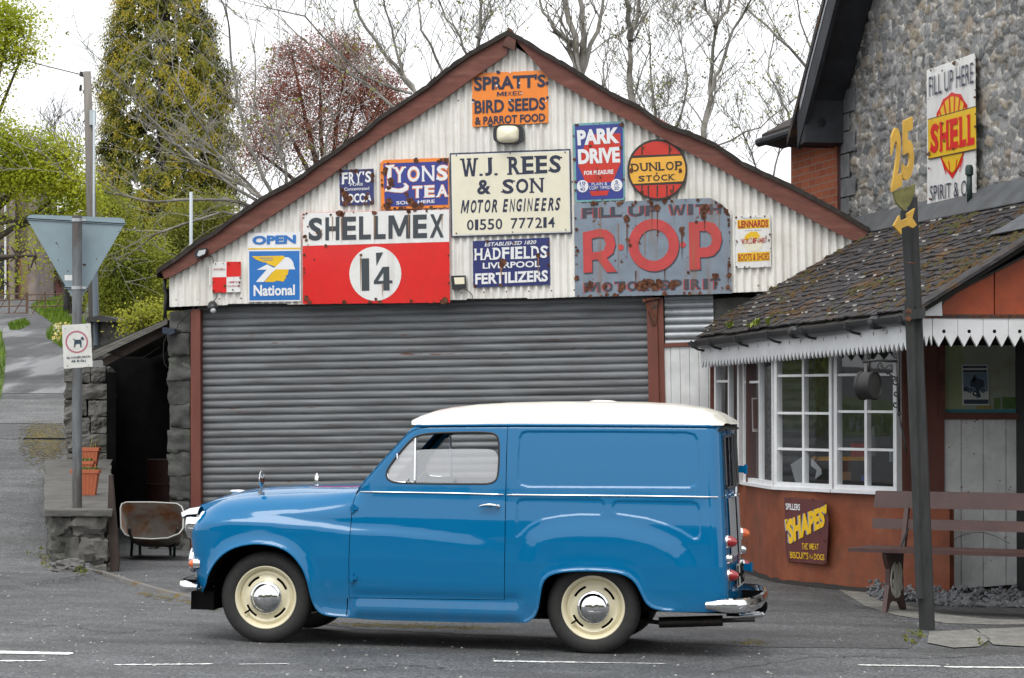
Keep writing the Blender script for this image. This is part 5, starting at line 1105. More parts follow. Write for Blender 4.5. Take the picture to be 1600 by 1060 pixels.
deck = MB().hexa([RP(-.08, -.06, -.03), RP(LE, -.06, -.03), RP(LE+.5, RW, -.03), RP(-.08, RW, -.03)], [RP(-.08, -.06, -.0), RP(LE, -.06, -.0), RP(LE+.5, RW, 0), RP(-.08, RW, 0)])
rf = off.part('roof', deck, pm('roof_deck', L(.03, .028, .025), rough=.9))
off.part('slates', m, slate, parent=rf)
m = MB()
for _ in range(260):
    t = rnd.uniform(0, LE+.2); r = rnd.randrange(1, rows)*ex-.04+rnd.uniform(-.005, .01); l = rnd.uniform(.02, .12)
    if noise.noise((t*1.5, r*3, 9)) < .02: continue
    if rnd.random() < .6: t = rnd.uniform(1.5, LE+.6)
    a = [RP(t, r, .030), RP(t+l, r, .030), RP(t+l, r+.004, .042), RP(t, r+.006, .040)]; m.hexa(a, [p-rd*.006 for p in a])
off.part('lichen_edges', m, pm('pale_lichen', L(.34, .33, .30), rough=.95, var=.4, vs=20), parent=rf, kind='stuff')
# clumps of moss on the slates
m = MB()
for _ in range(1700):
    t = (LE+.4)*rnd.random()**1.5-.05; r = RW*rnd.random()**.8; q = noise.noise((t*.9, r*1.6, 3.))
    if q < -.06+.3*rnd.random() and t > 1.6: continue
    s_ = rnd.uniform(.008, .026)*(1.3 if q > .1 else .8); c = RP(t, r, .035)
    if t > TF(r): continue
    b = len(m.V); n = 6
    for k_ in range(n): a = 2*PI*k_/n; m.V.append(c+(eu*math.cos(a)*s_*1.5+(rd+Vector((0, 0, RISE)))*math.sin(a)*s_)*rnd.uniform(.7, 1.3))
    m.V.append(c+sn*s_*.6)
    for k_ in range(n): m.F.append((b+k_, b+(k_+1) % n, b+n))
off.part('moss', m, pm('roof_moss', L(.085, .045, .012), rough=1., var=.5, vs=20, col2=L(.05, .055, .012), lo=.45, hi=.6, c2s=5.), parent=rf, kind='stuff')
# lead flashing and the patch of newer slates by the wall
off.part('flashing', MB().hexa([RP(-.1, RW-.28, .045), RP(LE+.6, RW-.16, .045), RP(LE+.6, RW+.01, .06), RP(-.1, RW+.01, .06)], [RP(-.1, RW-.28, .055), RP(LE+.6, RW-.16, .055), RP(LE+.6, RW-.0, .16), RP(-.1, RW-.0, .16)]), pm('lead_flashing', L(.075, .08, .085), rough=.7, var=.4, vs=4, bump=.4, bs=20), parent=rf)
m = MB()
for i in range(6):
    for j in range(2): t = -.1+i*.20; r = .98+j*.18; a = [RP(t, r, .055-.01*j), RP(t+.212, r, .055-.01*j), RP(t+.212, r+.22, .040), RP(t, r+.22, .040)]; m.hexa(a, [p+sn*.008 for p in a])
off.part('newer_slates', m, pm('pale_slate', L(.10, .108, .12), rough=.6, var=.3, vs=6), parent=rf)
# leafy weeds in the gutter
# gutter and brackets
gm = pm('gutter_black', L(.022, .024, .026), rough=.45, var=.3); m = MB(); NG = 30
g0, g1 = -.06, LE+.04
for i in range(NG+1):
    t = g0+(g1-g0)*i/NG; c = RP(t, -.065, -.012+.008*math.sin(t*2.1))
    for k_ in range(9): a = PI*k_/8; m.V.append(c-rd*math.cos(a)*.050-Vector((0, 0, math.sin(a)*.058)))
    for k_ in range(9): a = PI-PI*k_/8; m.V.append(c-rd*math.cos(a)*.044-Vector((0, 0, math.sin(a)*.052)))
for i in range(NG):
    for k_ in range(18): m.F.append((i*18+k_, i*18+(k_+1) % 18, (i+1)*18+(k_+1) % 18, (i+1)*18+k_))
m.F += [tuple(range(18)), tuple(range(NG*18+17, NG*18-1, -1))]
gt = off.part('gutter', m, gm, smooth=40)
for t in (.05, 1.35, 2.5, 3.5, 4.5, 5.4, 6.0):
    c = RP(t, -.065, -.012); off.part('gutter_bracket', MB().tube([c-rd*.07+Vector((0, 0, .01)), c-rd*.068-Vector((0, 0, .04)), c-Vector((0, 0, .075)), c+rd*.05-Vector((0, 0, .085)), c+rd*.09-Vector((0, 0, .085))], .011, 6), gm, parent=gt)
for t in (0.0, .8, 2.9): 
    c = RP(t, -.065, -.010); off.part('gutter_joint', MB().tube([c-eu*.05-Vector((0, 0, .02)), c+eu*.05-Vector((0, 0, .02))], .055, 12), gm, parent=gt, smooth=True)
m = MB()
for t, r in ((5.15, .06), (4.35, .02), (4.2, .04), (3.8, .03)):
    for _ in range(14):
        c = RP(t+rnd.uniform(-.06, .06), r-.06, .05); a = rnd.uniform(0, 6.3); d_ = Vector((math.cos(a), math.sin(a), rnd.uniform(.6, 2))).normalized()*rnd.uniform(.05, .10); s_ = Vector((-math.sin(a), math.cos(a), 0))*.012; m.add([c-s_*.4, c+s_*.4, c+d_*.6+s_, c+d_, c+d_*.6-s_], [(0, 1, 2, 3, 4)])
single('gutter_weeds', m, pm('weed_green', L(.19, .24, .03), rough=.8), 'yellow-green weeds sprouting along the gutter of the slate roof', 'plant', kind='stuff')
# long valance with pointed teeth under the gutter
wv = pm('white_valance_paint', L(.74, .75, .76), rough=.55, var=.10, vs=4, dirt=.15)
def teeth(mk, n, top, val, tip, th):
    """mk(s,h): point at station s (0..n) and height h"""
    m = MB()
    for i in range(n):
        P = [mk(i, top), mk(i+1., top), mk(i+1., val), mk(i+.5, tip), mk(i, val)]; m.prism(P, th)
    return m
vo_ = lambda t, h: E0+eu*t-rd*.005+Vector((0, 0, h)); NT = 58
off.part('side_valance', teeth(lambda s_, h: vo_(.02+(LE-.05)*s_/NT, h), NT, -.03, -.235, -.300, rd*.015), wv)
# dark slots cut above the teeth
m = MB()
for i in range(NT):
    if i % 3 == 0: c = vo_(.02+(LE-.05)*(i+.5)/NT, -.16)-rd*.003; m.quad(c-eu*.006, c+eu*.006, c+eu*.003+Vector((0, 0, .03)), c-eu*.003+Vector((0, 0, .03)))
off.part('valance_slots', m, black)
off.part('wall_plate', MB().hexa([vo_(0, -.075)+rd*.02, vo_(LE, -.075)+rd*.02, vo_(LE, -.075)+rd*.35, vo_(0, -.075)+rd*.35], [vo_(0, -.06)+rd*.02, vo_(LE, -.06)+rd*.02, vo_(LE, -.06)+rd*.35, vo_(0, -.06)+rd*.35]), black)
# front gable panel, white end block, front valance
FL = Plane(E0, rd, Vector((0, 0, 1))); 
rust_red = pm('red_gable_paint', L(.36, .068, .022), rough=.6, var=.2, vs=6, dirt=.45, bump=.2, bs=60)
def fp(P, c0, c1, pl): return MB().prism([pl.px(x, y, c0) for x, y in P], pl.n*(c1-c0))
off.part('gable_panel', fp([(1471, 494), (1471, 471), (1494, 455), (1550.5, 426), (1550.5, 494)], -.03, 0, FL), rust_red)
off.part('gable_panel', fp([(1552.5, 494), (1552.5, 425), (1600, 401), (1760, 318), (1760, 494)], -.03, 0, FL), rust_red)
off.part('verge_board', fp([(1436, 482), (1448, 472), (1494, 451), (1550, 423), (1600, 397), (1790, 303), (1790, 307), (1600, 401), (1550, 427), (1494, 456), (1471, 472), (1466, 482)], -.04, .03, FL), pm('dark_verge', L(.04, .035, .03), rough=.8, var=.4))
off.part('verge_slates', MB().hexa([RP(-.16, -.08, .02), RP(.10, -.08, .02), RP(.10, RW, .02), RP(-.16, RW, .02)], [RP(-.16, -.08, .05), RP(.10, -.08, .05), RP(.10, RW, .05), RP(-.16, RW, .05)]), slate)
off.part('end_block', fp([(1443, 494), (1443, 474), (1449, 470), (1469, 471), (1470, 494)], 0, .035, FL), wv)
off.part('front_beam', fp([(1440, 498), (1440, 492), (1760, 492), (1760, 498)], -.05, .02, FL), ir)
for i in range(8):
    x0 = 1455.5+39.5*(i-0.0); 
    if i == 0: pass
    w_ = 38.7; P = [(x0, 495), (x0+w_, 495), (x0+w_, 524), (x0+w_*.75, 542), (x0+w_*.5, 524), (x0+w_*.25, 542), (x0, 524)]
    b_ = off.part('valance_board', fp(P, -.015, .012, FL), wv)
    off.part('hole', MB().lathe([(.014, 0), (.001, 0)], FL.px(x0+w_*.5, 518, .0135), FL.n, 14), black, parent=b_)
off.part('valance_board', fp([(1440, 496), (1454.5, 496), (1454.5, 540), (1450, 524), (1446, 541), (1442, 524), (1440, 540)], -.015, .010, FL), wv)
# porch soffit
off.part('porch_soffit', MB().hexa([FL.px(1440, 494, -.05), FL.px(1900, 494, -.05), FL.px(1900, 494, -.05)+Vector((0, 3.1, 0)), FL.px(1440, 494, -.05)+Vector((0, 3.1, 0))], [v+Vector((0, 0, .03)) for v in (FL.px(1440, 494, -.05), FL.px(1900, 494, -.05), FL.px(1900, 494, -.05)+Vector((0, 3.1, 0)), FL.px(1440, 494, -.05)+Vector((0, 3.1, 0)))]), pm('dark_timber', L(.05, .035, .028), rough=.8, var=.3))
# ---- bay wall
bp_ = [(1119, 160.6), (1164, 165), (1213, 175), (1305, 181), (1408, 186.5)]
BP = []
for x, S in bp_: p = W(x, 757, S); BP.append(Vector((p.x, p.y, 0)))
zs_ = [(.752), (.765), (.775), (.782), (.778)]; ZS = .778; ZT = 2.12
redw = pm('red_brown_render', L(.225, .058, .022), rough=.75, var=.32, vs=4.5, dirt=.45, bump=.35, bs=35, col2=L(.27, .095, .045), lo=.55, hi=.8, c2s=2.)
def wallseg(a, b, z0, z1, th, mat, name, parent=None):
    d_ = (b-a).normalized(); n_ = Vector((-d_.y, d_.x, 0))
    if n_.dot(CAMP-a) < 0: n_ = -n_
    return off.part(name, MB().hexa([a+Vector((0, 0, z0)), b+Vector((0, 0, z0)), b-n_*th+Vector((0, 0, z0)), a-n_*th+Vector((0, 0, z0))], [a+Vector((0, 0, z1)), b+Vector((0, 0, z1)), b-n_*th+Vector((0, 0, z1)), a-n_*th+Vector((0, 0, z1))]), mat, parent=parent)
# smooth curved dado: many stations through the base points
def cr_spline(P, n):
    Q = [P[0]*2-P[1]]+P+[P[-1]*2-P[-2]]; out = []
    for i in range(1, len(Q)-2):
        for k_ in range(n):
            t = k_/n; a, b, c, d_ = Q[i-1:i+3]; out.append(.5*((2*b)+(c-a)*t+(2*a-5*b+4*c-d_)*t*t+(3*b-a-3*c+d_)*t**3))
    return out+[P[-1]]
CB = cr_spline(BP, 8)+[BP[-1]+Vector((.38, -.16, 0))]; m = MB(); n = len(CB)
for p in CB:
    m.V += [Vector((p.x, p.y, -.4)), Vector((p.x, p.y, .2)), Vector((p.x, p.y, ZS-.005)), Vector((p.x+.05, p.y+.09, ZS-.005)), Vector((p.x+.05, p.y+.09, -.4))]
for i in range(n-1):
    for j in range(4): m.F.append((i*5+j, (i+1)*5+j, (i+1)*5+j+1, i*5+j+1))
off.part('dado_wall', m, redw, smooth=40)
# damp dark foot of the wall
m = MB(); 
for i, p in enumerate(CB):
    o_ = Vector((-.004, -.008, 0)); g_ = gz(p.x, p.y); m.V += [Vector((p.x, p.y, g_-.05))+o_, Vector((p.x, p.y, g_+.045+.03*noise.noise((p.x*6, p.y*6, 0))))+o_]
m.F = [(2*i, 2*i+2, 2*i+3, 2*i+1) for i in range(n-1)]
off.part('tar_line', m, pm('tar_edge', L(.03, .027, .025), rough=.8))
wf = pm('white_window_paint', L(.76, .77, .78), rough=.45, var=.1, vs=8, dirt=.12)
og = glass_mat('office_glass', tint=(.93, .95, .96, 1), fac=.10, rough=.01, dif=.02)
def window(i, x0, x1, cols, rowsy, ztop=ZT, transoms=None):
    """window on bay segment i between photo columns x0 and x1; cols/rowsy are photo coordinates of glazing bars"""
    a, b = BP[i], BP[i+1]; pl = Plane(a+Vector((0, 0, ZS)), (b-a), Vector((0, 0, 1)))
    A0 = pl.ab(x0, 700)[0]; A1 = pl.ab(x1, 700)[0]; H = ZT-ZS; fw = .042
    def bar(a0, b0, a1, b1, w_, c0, c1):
        if a0 == a1: q = [(a0-w_/2, b0), (a0+w_/2, b0), (a0+w_/2, b1), (a0-w_/2, b1)]
        else: q = [(a0, b0-w_/2), (a1, b0-w_/2), (a1, b0+w_/2), (a0, b0+w_/2)]
        return MB().prism([pl.pt(u_, v_, c0) for u_, v_ in q], pl.n*(c1-c0))
    fr = MB()
    for mm in (bar(A0+fw/2, 0, A0+fw/2, H, fw, -.03, .03), bar(A1-fw/2, 0, A1-fw/2, H, fw, -.03, .03)): fr.add(mm.V, mm.F)
    for mm in (bar(A0+fw, fw/2, A1-fw, fw/2, fw, -.03, .032), bar(A0+fw, H-fw/2, A1-fw, H-fw/2, fw, -.03, .028)): fr.add(mm.V, mm.F)
    w = off.part('window', fr, wf)
    off.part('sill', bar(A0-.01, -.012, A1+.01, -.012, .03, -.02, .055), wf, parent=w)
    gb = MB(); ca = []
    for c, yt, yb in cols:
        ac = pl.ab(c, 700)[0]; ca.append(ac); mm = bar(ac, fw, ac, H-fw, .034 if yt is None else .034, -.024, .024); gb.add(mm.V, mm.F)
    for ry, c0, c1 in rowsy:
        u0 = A0+fw if c0 is None else pl.ab(c0, 700)[0]; u1 = A1-fw if c1 is None else pl.ab(c1, 700)[0]; bv = pl.ab((x0+x1)/2, ry)[1]; mm = bar(u0, bv, u1, bv, .022, -.020, .020); gb.add(mm.V, mm.F)
    off.part('glazing_bars', gb, wf, parent=w)
    off.part('glass', MB().quad(pl.pt(A0+.01, .01, 0), pl.pt(A1-.01, .01, 0), pl.pt(A1-.01, H-.01, 0), pl.pt(A0+.01, H-.01, 0)), og, parent=w)
    return pl, A0, A1
window(0, 1120.5, 1159, [(1142, None, None)], [(596, None, 1142)])
window(1, 1165.5, 1212, [(1190, None, None)], [(597, None, 1190)])
plC = window(2, 1214, 1304, [(1258.5, None, None)], [(587, None, None), (646, None, None), (702.6, None, None)])[0]
plD = window(3, 1307, 1405, [(1356, None, None)], [(585.7, None, None), (643.5, None, None), (702.6, None, None)])[0]
# mullion posts
for i, w_ in ((1, .05), (2, .03), (3, .035)):
    c = BP[i]; off.part('mullion_post', MB().box((c.x+.01, c.y+.03, (ZS+ZT)/2), (w_, .07, ZT-ZS)), redbrown)
p = W(1410, 700, 185.5); off.part('corner_post', MB().hexa([W(1405, 700, 186)*1.0+Vector((0, 0, -1.6)), W(1412, 700, 186)+Vector((0, 0, -1.6)), W(1412, 700, 186)+Vector((0, .1, -1.6)), W(1405, 700, 186)+Vector((0, .1, -1.6))], [W(1405, 548, 186), W(1412, 548, 186), W(1412, 548, 186)+Vector((0, .1, 0)), W(1405, 548, 186)+Vector((0, .1, 0))]), redbrown)
p = W(1116, 700, 160); off.part('corner_post', MB().box((p.x, p.y, 1.1), (.075, .1, 2.3)), brown)
# ---- front wall under the porch
FW = Plane(W(1411, 918, 183.5), (1, 0, 0), (0, 0, 1))
off.part('front_wall', fp([(1411, 930), (1411, 540), (1474, 540), (1474, 930)], -.06, .0, FW), redbrown)
off.part('front_wall', fp([(1400, 930), (1400, 500), (1900, 500), (1900, 930)], -.12, -.065, FW), pm('dark_timber', L(0, 0, 0)))
off.part('rail', fp([(1472, 655.5), (1472, 645), (1900, 646), (1900, 656)], -.02, .02, FW), brown)
off.part('rail', fp([(1466, 655), (1466, 540), (1475.5, 540), (1475.5, 655)], -.02, .025, FW), brown)
dw = pm('spotted_white_board', L(.80, .81, .80), rough=.6, var=.18, vs=3, dirt=.4, rust=.0, streak=.25)
xs_ = [1473, 1500.5, 1535, 1570.5, 1606, 1641, 1676]
for i in range(6):
    x0, x1 = xs_[i]+.6, xs_[i+1]-.4; yb_ = [(919, 918), (919, 917), (917, 914), (914, 912), (912, 912), (912, 912)][i]
    P = [(x0, 655), (x1, 655), (x1, yb_[1]), (x0, yb_[0])]
    if i == 0: P = [(x0, 655), (x1, 655), (x1, 920), (x0+18, 919), (x0+14, 906), (x0+3, 905)]
    off.part('door_board', fp(P, -.06, -.02, FW), dw)
m = MB(); 
for _ in range(26):
    x, y = rnd.uniform(1476, 1598), 655+250*rnd.random()**1.8; r = rnd.uniform(.6, 1.9); m.add([FW.px(x+r*math.cos(a), y+r*math.sin(a), -.017) for a in np.linspace(0, 6.28, 8)[:-1]], [tuple(range(7))])
off.part('rust_spots', m, RS)
# arc scraped on the boards by the bench
m = MB(); Q = [(1478+i*5, 850-18*math.sin(PI*i/20)) for i in range(21)]
m.tube([FW.px(x, y, -.018) for x, y in Q], .003, 4); off.part('scrape_mark', m, pm('grey_scrape', L(.25, .25, .24), rough=.8))
# map board, poster
t = Thing('map_board', 'faded pale green map board with a turquoise strip, under the pointed white valance', 'map', FW.px(1540, 646, -.02))
t.part('board', fp([(1476, 645.5), (1476, 540), (1760, 540), (1760, 645.5)], -.06, -.03, FW), pm('faded_map', L(.34, .37, .30), rough=.5, var=.15, vs=4, col2=L(.30, .27, .15), lo=.52, hi=.66, c2s=3.))
t.part('map_margin', fp([(1476, 640), (1476, 540), (1508, 540), (1508, 640)], -.029, -.027, FW), pm('faded_green', L(.33, .38, .20), rough=.5, var=.15))
t.part('turquoise_strip', fp([(1476, 645.5), (1476, 639.8), (1760, 639.8), (1760, 645.5)], -.028, -.025, FW), pm('turquoise_strip', L(.03, .25, .30), rough=.5))
for x0, y0, x1, y1, c in ((1527, 634, 1549, 639.5, (.35, .30, .06)), (1553, 622, 1563, 639, (.12, .2, .05)), (1566, 621, 1587, 639, (.07, .16, .03)), (1592, 625, 1604, 639, (.1, .2, .06))): t.part('photo_panel', fp([(x0, y1), (x0, y0), (x1, y0), (x1, y1)], -.027, -.024, FW), pm('map_photo_%d' % x0, L(*c), rough=.5, var=.5, vs=30))
t = Thing('poster', 'small blue and white tractor poster pinned on the faded map board', 'poster', FW.px(1524, 633, -.02))
t.part('sheet', fp([(1503.5, 633.5), (1502.5, 570), (1543.5, 570), (1545.5, 633.5)], -.022, -.019, FW), pm('poster_paper', L(.60, .62, .62), rough=.5))
pb = pm('poster_navy', L(.025, .045, .075), rough=.5); pbl = pm('poster_blue', L(.15, .24, .33), rough=.5, var=.3, vs=30)
def fpoly(P, c): return MB().add([FW.px(x, y, c) for x, y in P], [tuple(range(len(P)))])
for P in ([(1504.5, 572), (1541.5, 572), (1541.7, 575.5), (1504.5, 575.5)], [(1504.7, 578.5), (1542, 578.5), (1542.2, 582.5), (1504.7, 582.5)], [(1506, 624.5), (1544.5, 624.5), (1544.6, 631.5), (1506.2, 631.5)]): t.part('banner', fpoly(P, -.0175), pb)
t.part('picture', fpoly([(1505, 583), (1542.5, 583), (1543.5, 612), (1505.5, 612)], -.0182), pbl)
m = MB()
for cx, cy, r, r2 in ((1515.5, 610.5, 3.8, .45), (1524, 615, 4.6, .45), (1536, 611, 3.2, .4), (1534.5, 602, 3.6, .4)):
    n_ = 16; A = [(math.cos(a), math.sin(a)) for a in np.linspace(0, 2*PI, n_+1)[:-1]]; m.add([FW.px(cx+r*x, cy+r*y, -.0165) for x, y in A]+[FW.px(cx+r*r2*x, cy+r*r2*y, -.0165) for x, y in A], [(i, (i+1) % n_, n_+(i+1) % n_, n_+i) for i in range(n_)])
for P in ([(1516, 596), (1523, 590), (1529, 592), (1538, 595), (1537, 604), (1530, 610), (1533, 621), (1526, 622), (1524, 606), (1516, 604)], [(1520, 588), (1523, 586), (1525, 590), (1524, 596), (1519, 596)], [(1505.5, 606), (1512, 604), (1512, 612), (1505.5, 611)]): m.add([FW.px(x, y, -.0168) for x, y in P], [tuple(range(len(P)))])
t.part('tractor_picture', m, pb)
# interior of the office: floor, back wall, shelf and clutter
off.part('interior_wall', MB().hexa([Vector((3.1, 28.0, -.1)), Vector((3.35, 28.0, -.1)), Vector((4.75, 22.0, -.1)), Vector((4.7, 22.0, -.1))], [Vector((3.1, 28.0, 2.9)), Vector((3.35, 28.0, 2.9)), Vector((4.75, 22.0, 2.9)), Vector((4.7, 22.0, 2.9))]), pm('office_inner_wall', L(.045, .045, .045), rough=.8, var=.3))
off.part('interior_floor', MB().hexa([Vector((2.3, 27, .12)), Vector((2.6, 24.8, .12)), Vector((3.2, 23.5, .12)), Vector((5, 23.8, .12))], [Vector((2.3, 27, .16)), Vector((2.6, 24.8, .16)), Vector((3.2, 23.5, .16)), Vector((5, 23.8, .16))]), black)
def IB(name, label, cat, x0, y0, x1, y1, S, th, mat): 
    p = W((x0+x1)/2, y1, S); a = [W(x0, y1, S), W(x1, y1, S), W(x1, y1, S)+Vector((0, th, 0)), W(x0, y1, S)+Vector((0, th, 0))]; h_ = (y1-y0)/S
    return single(name, MB().hexa(a, [v+Vector((0, 0, h_)) for v in a]), mat, label, cat)
IB('shelf', 'orange-yellow shelf board behind the office window panes', 'shelf', 1271, 714, 1352, 720, 170, .25, pm('orange_shelf', L(.85, .42, .03), rough=.5))
IB('storage_box', 'red box standing on the shelf behind the right-hand office window', 'box', 1333, 693, 1353, 714, 170, .2, pm('red_box', L(.55, .035, .02), rough=.5))
IB('worktop', 'dark worktop cluttered with tools low behind the office windows', 'table', 1225, 752, 1420, 757, 172, .4, pm('dark_worktop', L(.05, .045, .04), rough=.6, var=.5, vs=30))
pw = pm('white_paper', L(.72, .74, .76), rough=.7)
pp = lambda P, S, dx: MB().prism([W(x, y, S) for x, y in P], Vector((dx, .01, 0)))
single('paper_sheet', pp([(1235, 726), (1254, 714), (1257.5, 755), (1243, 754)], 173.5, .003), pw, 'tilted white paper leaning inside the lower left office pane', 'paper')
single('paper_sheet', pp([(1268, 716), (1283, 733), (1284, 741), (1273, 749), (1276, 735), (1267, 728)], 175.5, .003), pw, 'crumpled white paper by the glazing bar in the middle office window', 'paper')
m = MB(); 
for x, y in ((1280, 690), (1358, 692), (1372, 690), (1366, 676)): m.lathe([(.001, .2), (.03, .19), (.035, .1), (.06, .06), (.06, -.05), (.001, -.06)], W(x, y, 171), (.2, 0, 1), 10)
single('bottle_cluster', MB().lathe([(.001, .2), (.02, .19), (.025, .12), (.05, .06), (.05, -.08), (.001, -.08)], W(1366, 700, 171), (0, 0, 1), 12), pm('dull_glass', L(.12, .13, .13), rough=.3), 'dull grey bottle on the shelf beside the red box', 'bottle')
for x0, y0, x1, y1, c, nm, lb in ((1305, 738, 1330, 750, (.30, .16, .06), 'parcel', 'small brown parcel on the worktop behind the office window'), (1348, 744, 1362, 752, (.03, .10, .5), 'tool_tin', 'little blue tin on the worktop behind the right-hand office window'), (1392, 705, 1402, 722, (.3, .33, .36), 'paper_roll', 'pale paper roll at the right edge inside the office window')):
    IB(nm, lb, nm.replace('_', ' '), x0, y0, x1, y1, 175.5, .1, pm('clutter_%d' % x0, L(*c), rough=.6))
# notice and hanging things behind the narrow window
off.part('brown_panel', MB().hexa([W(1166, 757, 167), W(1190, 757, 167), W(1190, 757, 167)+Vector((0, .05, 0)), W(1166, 757, 167)+Vector((0, .05, 0))], [W(1166, 560, 167), W(1190, 560, 167), W(1190, 560, 167)+Vector((0, .05, 0)), W(1166, 560, 167)+Vector((0, .05, 0))]), pm('inner_brown', L(.09, .045, .04), rough=.5))
t = Thing('notice', 'narrow vertical strip notice inside the narrow office window', 'notice', W(1179, 675, 168.5))
t.part('sheet', MB().prism([W(x, y, 168.5) for x, y in ((1174.5, 622), (1183.5, 622), (1184.5, 675), (1175.5, 675))], (0, .004, 0)), pm('pale_strip', L(.40, .38, .36), rough=.5))
t.part('dark_field', MB().prism([W(x, y, 168.6) for x, y in ((1176, 624), (1182.5, 624), (1183, 670), (1177, 670))], (0, -.002, 0)), pm('inner_brown', L(0, 0, 0)))
# ribbed panel added behind the panes in place of the louvre reflection
m = MB(); z = .3; 
while z < 2.2:
    for t in np.linspace(0, 1, 6)[:-1]: m.V += [Vector((2.45, 26.2, z+.09*t))-Vector((.02, .02, 0))*math.sin(PI*t), Vector((2.80, 25.3, z+.09*t))-Vector((.02, .02, 0))*math.sin(PI*t)]
    z += .09
m.F = [(2*i, 2*i+1, 2*i+3, 2*i+2) for i in range(len(m.V)//2-1)]
off.part('louvre_reflection', m, pm('reflected_louvre_grey', L(.055, .06, .066), rough=.5, metal=.3), smooth=60)
# ---- dog biscuit sign on the dado
P1 = (BP[2]*.86+BP[3]*.14); P2 = BP[3]; PS = Plane(P1+Vector((-.03, -.05, .3)), P2-P1+Vector((.0, -.05, 0)), (0, 0, 1))
E_mr = pm('maroon_enamel', L(.115, .030, .030), rough=.4, rust=.2, rs=9., var=.2, dirt=.2); E_yl = en('yellow_letter', L(.82, .50, .02))
s = Sign('enamel_sign', "maroon SPILLERS 'SHAPES' dog biscuit sign low on the red-brown office wall", [(1226, 777), (1289, 782.5), (1291.7, 882.6), (1231.7, 877.7)], E_mr, pl=PS, c=.0, th=.005, outline=[(1226, 777), (1289, 782.5), (1293, 800), (1295.5, 812), (1293.5, 850), (1291.7, 882.6), (1231.7, 877.7), (1228, 860)])
s.text('SPILLERS', [(1227.5, 786.5), (1250, 788), (1250, 798), (1228, 796.5)], E_wl, bold=.02)
for mt, ly, dx, bo in ((pm('pale_blue_shadow', L(.22, .3, .42), rough=.4), 2, -1.3, .06), (E_yl, 3, 0, .055)): s.text("'SHAPES'", [(1226.6, 812), (1291.5, 788), (1291.5, 821), (1229.5, 853)], mt, lay=ly, bold=bo, dx=dx, dy=-dx*.4)
s.text('THE MEAT', [(1253, 849), (1279, 850), (1279, 859.5), (1253, 858.5)], E_yl, bold=.005); s.text('BISCUITS', [(1234, 862), (1263, 864), (1263, 874.5), (1235, 872.5)], E_yl, bold=.01); s.text('FOR', [(1265, 866.5), (1270.5, 867), (1270.5, 873.5), (1265, 873)], E_yl, bold=.0); s.text('DOGS', [(1272, 865.5), (1288, 866.5), (1288, 876), (1272, 875)], E_yl, bold=.01)
s.chips([(1280, 832, 2), (1262, 855, 2.4), (1257, 870, 2.), (1268, 868, 1.8), (1270, 780.5, 2), (1288, 845, 2), (1233, 874, 2)], RU); s.edge_rust(14, 2., RU); s.done()
